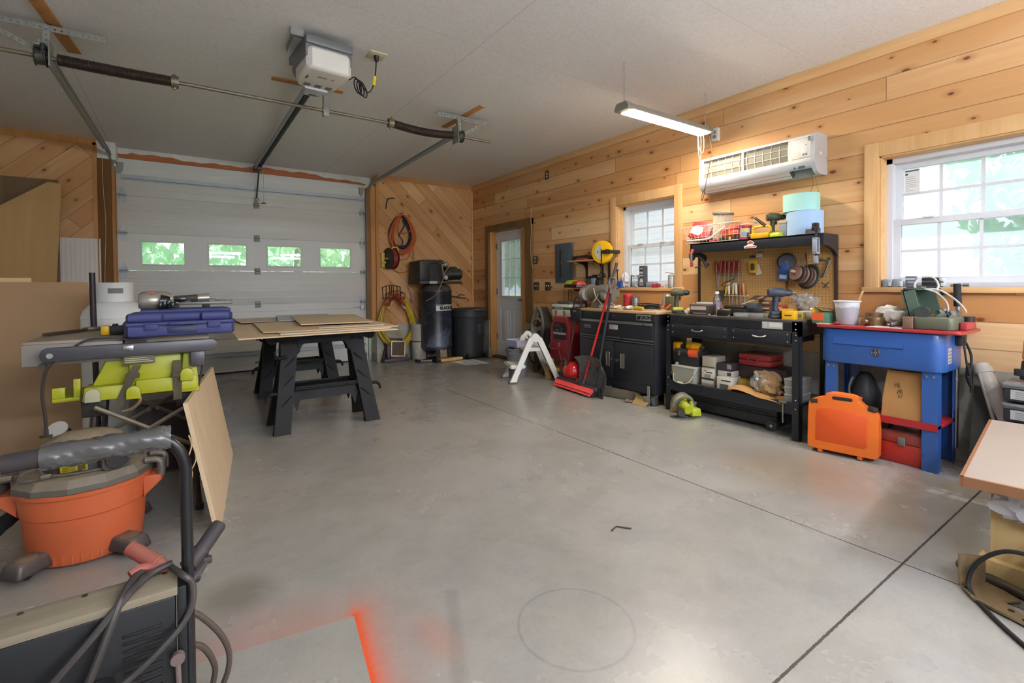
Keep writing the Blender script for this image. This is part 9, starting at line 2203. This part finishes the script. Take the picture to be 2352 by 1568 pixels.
# organisers stacked with a nailer, by the window wall
for k in range(3):
    z = .0+.115*k; t = thing('parts_organiser',('lowest','middle','top')[k]+' black parts organiser with a clear lid in the stack under the large window','organiser',(4.0,.50,.25+z))
    b = B(); b.box(3.87,4.14,.36,.66,.25+z,.335+z,bev=.008); bo = obj('body',b,mat('org_black','2c2d2e',.45),t,True)
    b = B(); b.box(3.864,4.145,.352,.668,.325+z,.352+z,bev=.006); b.box(3.855,3.87,.50,.66,.338+z,.352+z,bev=.003); obj('lid',b,mat('org_lid','7d8083',.3),t,True)
    b = B(); b.box(3.867,3.8705,.38,.63,.265+z,.318+z); fr_ = obj('label_panel',b,mat('org_label','b3b4b2',.4),bo,True)
    b = B()
    for q in range(4): b.box(3.8655,3.8675,.40,.61,.272+z+.011*q,.275+z+.011*q)
    obj('label_print',b,mat('org_print','84878a',.5),fr_,True)
sb = thing('organiser_base','dark crate holding up the stack of organisers','crate',(4.0,.5,0)); b = B(); b.box(3.88,4.14,.37,.65,0,.249,bev=.006); obj('crate',b,mat('crate_dark','2b2a2a',.5),sb,True)
bt = thing('black_canister','black round-bodied tool with a tan vented label below the organisers','power tool',(3.80,.56,.3))
b = B(); b.tube([(3.80,.66,.305),(3.81,.58,.30),(3.82,.48,.295)],[.046,.05,.046],20); obj('body',b,M_blackg,bt,True)
b = B(); b.box(3.762,3.772,.50,.555,.275,.335,bev=.002); vl = obj('vented_label',b,mat('tan_label','a59a7c',.5),bt,True)
b = B()
for k in range(6): b.box(3.760,3.763,.505,.55,.280+.009*k,.2845+.009*k)
obj('vent_slot',b,M_black,vl,True)
b = B(); b.box(3.77,3.86,.46,.68,.0,.252,bev=.01); obj('stand',b,mat('crate_dark','2b2a2a',.5),bt,True)
ng = thing('nail_gun','orange and black nailer standing on the stack of organisers','nail gun',(3.99,.56,.6))
b = B(); b.taper(3.94,4.03,.52,.60,.71,.835,(.85,.85),bev=.015); ob_ = obj('orange_body',b,mat('nailer_orange','cc5a1e',.4),ng,True)
b = B(); b.taper(3.95,4.02,.53,.59,.83,.865,(.9,.9),bev=.008); obj('grey_cap',b,mat('cap_grey','5a544d',.5),ng,True)
b = B(); b.taper(3.945,4.03,.525,.61,.597,.71,(.8,.8),bev=.01); b.box(3.94,3.96,.58,.63,.62,.66,bev=.004); b.tube([(3.98,.54,.73),(3.98,.42,.72)],.022,10); obj('black_base',b,M_black,ng,True)
b = B(); b.box(3.9435,3.9475,.553,.575,.752,.787); bdg = obj('badge',b,mat('badge_brown','6b2f14',.5),ob_,True)
lettering('badge_lettering','RIDGID',.009,Matrix(((0,0,-1,3.9432),(0,1,0,.564),(1,0,0,.7695),(0,0,0,1))),mat('badge_ink','d99a6a',.5),bdg,world=True)

# low table with box legs at the near corner, and things beside it
tb = thing('low_table','low table with a grey board top on pine plank legs','table',(3.0,.3,0))
b = B(); b.prism([(2.46,.535),(3.60,.665),(3.68,.02),(2.54,-.10)],.385,.415); obj('table_top',b,mat('board_grey_tan','9d9185',.6,var=.08),tb,True)
b = B(); b.prism([(2.458,.536),(2.538,-.102),(2.55,-.10),(2.47,.536)],.378,.4155); b.prism([(2.458,.537),(3.602,.667),(3.602,.655),(2.458,.525)],.378,.4155); obj('top_edge',b,mat('edge_brown','855a3a',.6),tb,True)
M_leg2 = wood('pale_plank','b99b68','cbb07c',2,.5)
b = B(); b.box(2.60,2.64,-.02,.475,.085,.384); b.box(2.56,2.64,-.04,.505,0,.085); obj('plank_leg',b,M_leg2,tb,True)
b = B(); b.box(3.46,3.50,.06,.58,.0,.384); obj('plank_leg',b,M_leg2,tb,True)
rgp = thing('plastic_bag','crumpled white plastic bag tucked under the edge of the low table','plastic bag',(2.57,.35,.3))
obj('film',crumple(B(),(2.568,.34,.315),(.025,.11,.05),51,24,14,.3),mat('milky_film','cfcdd2',.35),rgp,True,25)
bk2 = thing('clear_bucket','cloudy plastic bucket with grey dregs beside the low table','bucket',(2.42,.24,0))
b = B(); b.shell([(.088,.0),(.098,.17)],30,T(2.43,.235,0)); b.lathe([(.0,0),(.088,0)],30,T(2.43,.235,0)); obj('bucket_wall',b,clear('cloudy_bucket',(.9,.9,.88),.25,.6,.5),bk2,True)
b = B(); b.lathe([(.097,.165),(.106,.165),(.108,.185),(.100,.20),(.096,.20)],30,T(2.43,.235,0)); obj('rim',b,clear('bucket_rim',(.95,.95,.93),.25,.6,.7),bk2,True)
b = B(); b.lathe([(.0,.004),(.085,.004),(.089,.05),(.0,.05)],26,T(2.43,.235,0)); obj('dregs',b,mat('dregs_grey','5c594f',.8),bk2,True)
cm = thing('battery_jump_pack','black and yellow meter-like box resting on the cloudy bucket','charger',(2.42,.22,.2))
b = B(); b.taper(2.375,2.50,.10,.285,.201,.30,(.85,.85),bev=.016); obj('case',b,mat('pack_black','24272c',.4),cm,True)
b = B(); b.prism([(-.05,-.03),(.05,-.03),(.045,.035),(-.03,.035)],0,.004,Matrix(((0,0,-1,2.377),(-1,0,0,.20),(0,1,0,.245),(0,0,0,1))) @ T(0,0,0,-.1,0,0)); yp = obj('yellow_face',b,mat('face_yellow','cdb618',.4),cm,True)
b = B(); b.prism(rr(.06,.035,.004,2),.004,.007,Matrix(((0,0,-1,2.377),(-1,0,0,.195),(0,1,0,.245),(0,0,0,1))) @ T(0,0,0,-.1,0,0)); obj('display',b,mat('display_dark','3c3a33',.3),yp,True)
b = B(); b.tube(smooth([(2.40,.27,.215),(2.385,.285,.26),(2.40,.28,.315),(2.43,.25,.335),(2.46,.20,.34)]),.009,8); obj('handle',b,M_rubber,cm,True)
jc = thing('charger_cable','black cable arching from the bucket to the floor past the bent bracket','cable',(2.4,.45,0))
b = B(); b.tube(smooth([(2.42,.28,.212),(2.40,.31,.218),(2.41,.40,.20),(2.42,.47,.13),(2.42,.50,.05),(2.38,.48,.012),(2.25,.38,.008),(2.12,.25,.008),(2.0,.10,.008)]),.0075,8); obj('cable',b,M_rubber,jc,True)
bb = thing('bent_bracket','thick bent steel bracket with round holes on the floor','bracket',(2.43,.45,0))
M_bb = mat('bracket_ochre','9a8566',.3,.6,var=.25,sc=9)
b = B(); QK = Matrix.Translation((2.44,.45,.006)) @ Matrix.Rotation(math.radians(-118),4,'Z')
b.prism([(-.06,-.05),(.02,-.09),(.17,-.06),(.185,-.045),(.17,-.028),(.05,-.0),(.06,.06),(.0,.07),(-.06,.055)],0,.011,QK,bev=.003)
obj('base_flange',b,M_bb,bb,True)
b = B(); b.prism([(-.055,.0),(.055,.0),(.055,.10),(-.055,.115)],-.006,.006,QK @ T(-.058,.0,.008,PI/2,0,PI/2),bev=.003); obj('upright_flange',b,M_bb,bb,True)
b = B()
for x,y in ((.15,-.045),(.10,-.035),(-.03,-.055)): b.cyl(QK @ V((x,y,.0111)),QK @ V((x,y,.012)),.009,n=14)
b.cyl(QK @ V((-.0515,.005,.075)),QK @ V((-.0505,.005,.075)),.011,n=14); obj('bolt_hole',b,mat('hole_dark','1d1814',.8),bb,True)
rb = thing('iron_pipe','rusty dark iron pipe lying on the floor behind the bracket','pipe',(2.55,.35,0))
b = B(); b.tube([(2.585,.53,.0165),(2.36,.0,.0165)],.016,14); obj('pipe_body',b,mat('rust_pipe','4a4238',.6,.4,var=.3),rb,True)
b = B(); b.tube([(2.60,.565,.0165),(2.582,.523,.0165)],.0215,14); obj('end_fitting',b,mat('rust_fitting','6a6256',.5,.5),rb,True)
# allen key on the open floor
ak = thing('hex_key','small bent hex key lying on the open floor','hex key',(1.74,1.54,0))
b = B(); p = (V((1.70,1.565,.004)),V((1.735,1.52,.004)),V((1.69,1.545,.004))); b.tube([(1.655,1.585,.004),(1.70,1.60,.004),(1.705,1.595,.004),(1.745,1.545,.004)],.0032,6); obj('key',b,M_darksteel,ak,True)

# things on the large window's sill
for (nm,lab,y,x,w_,d_,h,c,pc) in (('grey_device','pale grey device at the far end of the large window sill',1.315,4.19,.035,.05,.055,'8f979c',None),('grey_device','second grey device on the large window sill beside the printed box',1.255,4.19,.04,.05,.055,'8a9196',None),('printed_box','dark printed box in a pale sleeve on the large window sill',1.175,4.20,.055,.05,.075,'5d6672','c3c9cf'),
                                          ('black_case','lower of two flat black cases on the large window sill',1.06,4.20,.10,.07,.038,'23262b',None)):
    t = thing(nm,lab,'box',(x,y,wz1)); b = B(); b.box(-d_/2,d_/2,-w_/2,w_/2,0,h,bev=.004); bo = obj('body',b,mat('ws_'+c,c,.45),t)
    if pc:
        b = B(); b.box(-d_/2-.001,-d_/2+.001,-w_/2,w_/2,.05,.06); b.box(-d_/2-.001,-d_/2+.001,-w_/2,w_/2*.5,.03,.036); obj('print',b,mat('ws_'+pc,pc,.5),bo)
    else:
        b = B(); b.box(-d_/2-.002,d_/2-.004,-w_/2-.018,-w_/2-.001,.004,h*.7,bev=.002); obj('end_clip',b,mat('clip_pale','cfd3d6',.3),t)
t = thing('black_case','upper of two flat black cases on the large window sill','box',(4.20,1.065,wz1+.039)); b = B(); b.box(-.035,.035,-.045,.045,0,.024,bev=.004); obj('body',b,mat('ws_23262b','23262b',.45),t); b = B(); b.box(-.03,.03,-.065,-.046,.003,.02,bev=.002); obj('end_clip',b,mat('clip_pale','cfd3d6',.3),t)
rm = thing('brass_fitting','small brass and steel fitting lying on the large window sill','fitting',(4.17,.92,wz1))
b = B(); b.cyl((0,.04,.009),(0,0,.009),.009,n=10); obj('brass_end',b,mat('brass_bits','ad8a52',.35,.7),rm); b = B(); b.cyl((0,-.02,.011),(0,-.05,.011),.011,n=10); b.cyl((0,0,.009),(0,-.02,.009),.006,n=8); obj('steel_end',b,M_steel,rm)
LIT = 225
# ================================================================ shop lights
def shoplight(x0,x1,y,z,label,chain=True,lit=9.0,group=None):
    t = thing('shop_light',label,'light',((x0+x1)/2,y,z),group=group)
    g_ = mat('lamp_housing','8c867b',.5,.2)
    b = B(); b.prism([(-.062,0),(-.068,.012),(-.045,.05),(.045,.05),(.068,.012),(.062,0)],x0,x1,Matrix(((0,0,1,0),(1,0,0,y),(0,1,0,z),(0,0,0,1))))
    hs = obj('housing',b,g_,t,True)
    for xa,xb in ((x0-.004,x0+.055),(x1-.03,x1+.004)):
        b = B(); b.prism([(-.064,-.006),(-.072,.012),(-.047,.054),(.047,.054),(.072,.012),(.064,-.006)],xa,xb,Matrix(((0,0,1,0),(1,0,0,y),(0,1,0,z),(0,0,0,1))))
        obj('end_cap',b,g_,t,True)
    b = B(); b.box(x0+.056,x1-.031,y-.055,y+.055,z-.010,z-.001,bev=.003)
    obj('diffuser',b,glow('lamp_diffuser','fff1dc',lit),t,True)
    for xc in (x0+.03,x1-.02):
        b = B(); n = int((ZC-z-.05)/.022)
        for k in range(n):
            zc_ = z+.055+(ZC-z-.055)*(k+.5)/n; a = PI/2*(k % 2)
            b.tube([(xc+.005*math.cos(q)*math.cos(a),y+.005*math.cos(q)*math.sin(a),zc_+.013*math.sin(q)) for q in [2*PI*i/8 for i in range(8)]],.0014,4,True)
        b.tube([(xc,y,z+.045),(xc,y,z+.07)],.0016,4)
        obj('hanging_chain',b,M_galvd,t,True)
    return t
L1 = shoplight(2.80,3.90,2.56,2.50,'lit shop light hanging on chains above the workbench',lit=110)
# unseen strip lights added behind the camera to brighten room and ceiling
def added_striplight(x,y,z,L,lit):
    t = thing('added_strip_light','unseen bare-tube strip light added behind the camera to brighten the shop','light',(x,y,z),group='added strip lights behind the camera')
    g_ = mat('strip_housing','e4e4e0',.4)
    obj('housing',B().box(-L/2,L/2,-.03,.03,.03,.07),g_,t)
    for s_ in (-.05,.05): obj('tube',B().cyl((-L/2+.03,s_,0),(L/2-.03,s_,0),.016,n=12),glow('tube_glow','eef2ff',lit),t)
    for s_ in (-1,1): obj('socket',B().box(s_*(L/2-.015)-.015,s_*(L/2-.015)+.015,-.07,.07,-.02,.03),g_,t); obj('rod',B().cyl((s_*L*.35,0,.06),(s_*L*.35,0,ZC-z),.005,n=6),M_galv,t)
    return t
for xx,yy in ((.9,-1.0),(3.1,-1.0),(.9,-3.0),(3.1,-3.0)): added_striplight(xx,yy,2.15,1.2,LIT)
# ================================================================ outdoors
M_grass = strand('mown_grass','8fae6c','a6c27c','7d9f60'); M_leaf = None
def leaf(name,a,c):
    g = N(name); n = g.noise(g.pos(),2.4,4); col = g.mix(n,lin(a),lin(c))
    df = g.add('ShaderNodeBsdfDiffuse'); g.link(col,df.inputs[0]); tl = g.add('ShaderNodeBsdfTranslucent'); g.link(col,tl.inputs[0])
    m = g.add('ShaderNodeMixShader'); m.inputs[0].default_value = .45; g.link(df.outputs[0],m.inputs[1]); g.link(tl.outputs[0],m.inputs[2]); g.link(m.outputs[0],g.o.inputs[0]); return g.m
M_leaf = leaf('maple_leaves','a9cdb6','c6e0c6'); M_leaf2 = leaf('spruce_sprays','a4c4c4','bcd8d0')
M_bark = wood('tree_bark','5a4c40','75665a',2,.4,.9)
one('lawn',B().box(-40,60,-40,60,-.32,-.24),M_grass,'mown grass round the building','grass',kind='structure')
one('bounce_gravel_strip',B().box(XW+.2,7.4,-12,12,-.24,-.22),strand('pale_gravel','bdb8ae','d4cfc6','a9a49a'),'pale gravel strip added along the building to bounce sunlight indoors','path',kind='structure')  # added pale ground, reflects sun up to the ceiling
def tree(x,y,h,r,m,label,seed,nl=900,ls=.34,trunk=.16,base=.25):
    t = thing('tree',label,'tree',(x,y,-.22)); rg = random.Random(seed)
    b = B(); b.tube([(0,0,0),(.05*r,.03*r,h*.4),(0,0,h*.92)],[trunk,trunk*.7,trunk*.2],8); obj('trunk',b,M_bark,t)
    b = B(); vs,fs = [],[]
    for i in range(nl):
        u = rg.random(); zz = h*(base+(1-base)*u); rad = r*(math.sin(PI*min(1,.12+.88*u))**.7)*rg.uniform(.35,1)**.5
        a = rg.uniform(0,2*PI); c = V((rad*math.cos(a),rad*math.sin(a),zz)); e = Euler((rg.uniform(0,6),rg.uniform(0,6),rg.uniform(0,6))).to_matrix()
        s_ = ls*rg.uniform(.6,1.4); k = len(vs)
        for q in ((-.5,0,0),(0,-.28,.06),(.5,0,0),(0,.28,.06)): vs.append(c+e @ (V(q)*s_))
        fs.append((k,k+1,k+2,k+3))
    b._new(vs,fs); obj('crown',b,m,t)
    return t
TG = 'trees seen through the windows'
k = 0
for i,x in enumerate((-5.5,-2.6,.2,3.0,5.6,8.5)):
    tree(x,15.5+((i*37) % 5)*.7,5.2+((i*53) % 7)*.5,1.9,M_leaf,'leafy tree beyond the garage door windows',100+i,1500,.36)['group'] = 'trees beyond the garage door'
for i,(x,y) in enumerate(((8.6,-5.6),(10.6,-3.4),(9.4,-1.4),(12,.6),(12.2,-8.5),(13.5,-2.5),(14.5,-6))):
    tree(x,y,7.5+((i*31) % 6)*.6,2.3,M_leaf2 if i % 2 else M_leaf,'tree outside the large window',200+i,2600,.36,base=.06)['group'] = 'trees outside the large window'
for i,(x,y) in enumerate(((8.3,13.5),(10.0,12.0),(11.5,15.0))):
    tree(x,y,5.5,1.7,M_leaf,'tree seen through the walk door glass',300+i,1300,.34)['group'] = 'trees beyond the walk door'
def siding():
    g = N('lavender_siding'); z = g.xyz(g.pos())[2]; f = g.math('FRACT',g.math('DIVIDE',z,.12))
    col = g.mix(g.math('GREATER_THAN',f,.92),lin('d6d4e6'),lin('b9b6cc')); return g.set(col,.7)
nb = thing('neighbouring_shed','pale lavender sided shed outside the small window','shed',(7.9,6.1,-.22))
obj('siding_wall',B().box(-.2,2.6,-1.9,2.3,0,4.6),siding(),nb)
b = B(); b.prism([(-.5,4.55),(1.2,5.5),(2.9,4.55),(2.9,4.45),(-.5,4.45)],-2.2,2.6,Matrix(((1,0,0,0),(0,0,1,0),(0,1,0,0),(0,0,0,1)))); obj('roof',b,mat('shed_roof','8b8a92',.7),nb)
tk = thing('red_machine','red and white vehicle standing outside the walk door','vehicle',(7.0,9.6,-.22))
b = B(); b.box(-.8,.8,-1.2,1.2,.35,1.0,bev=.08); obj('body',b,mat('machine_white','d9d9df',.4),tk)
b = B(); b.tube([(.3,-.5,.9),(.05,-.2,2.4),(-.1,.2,2.9)],.13,6); obj('boom',b,mat('machine_red','c96a66',.5),tk)
for xx in (-.75,.75):
    for yy in (-.8,.8): obj('wheel',B().cyl((xx-.12,yy,.36),(xx+.12,yy,.36),.36,n=20),M_rubber,tk)
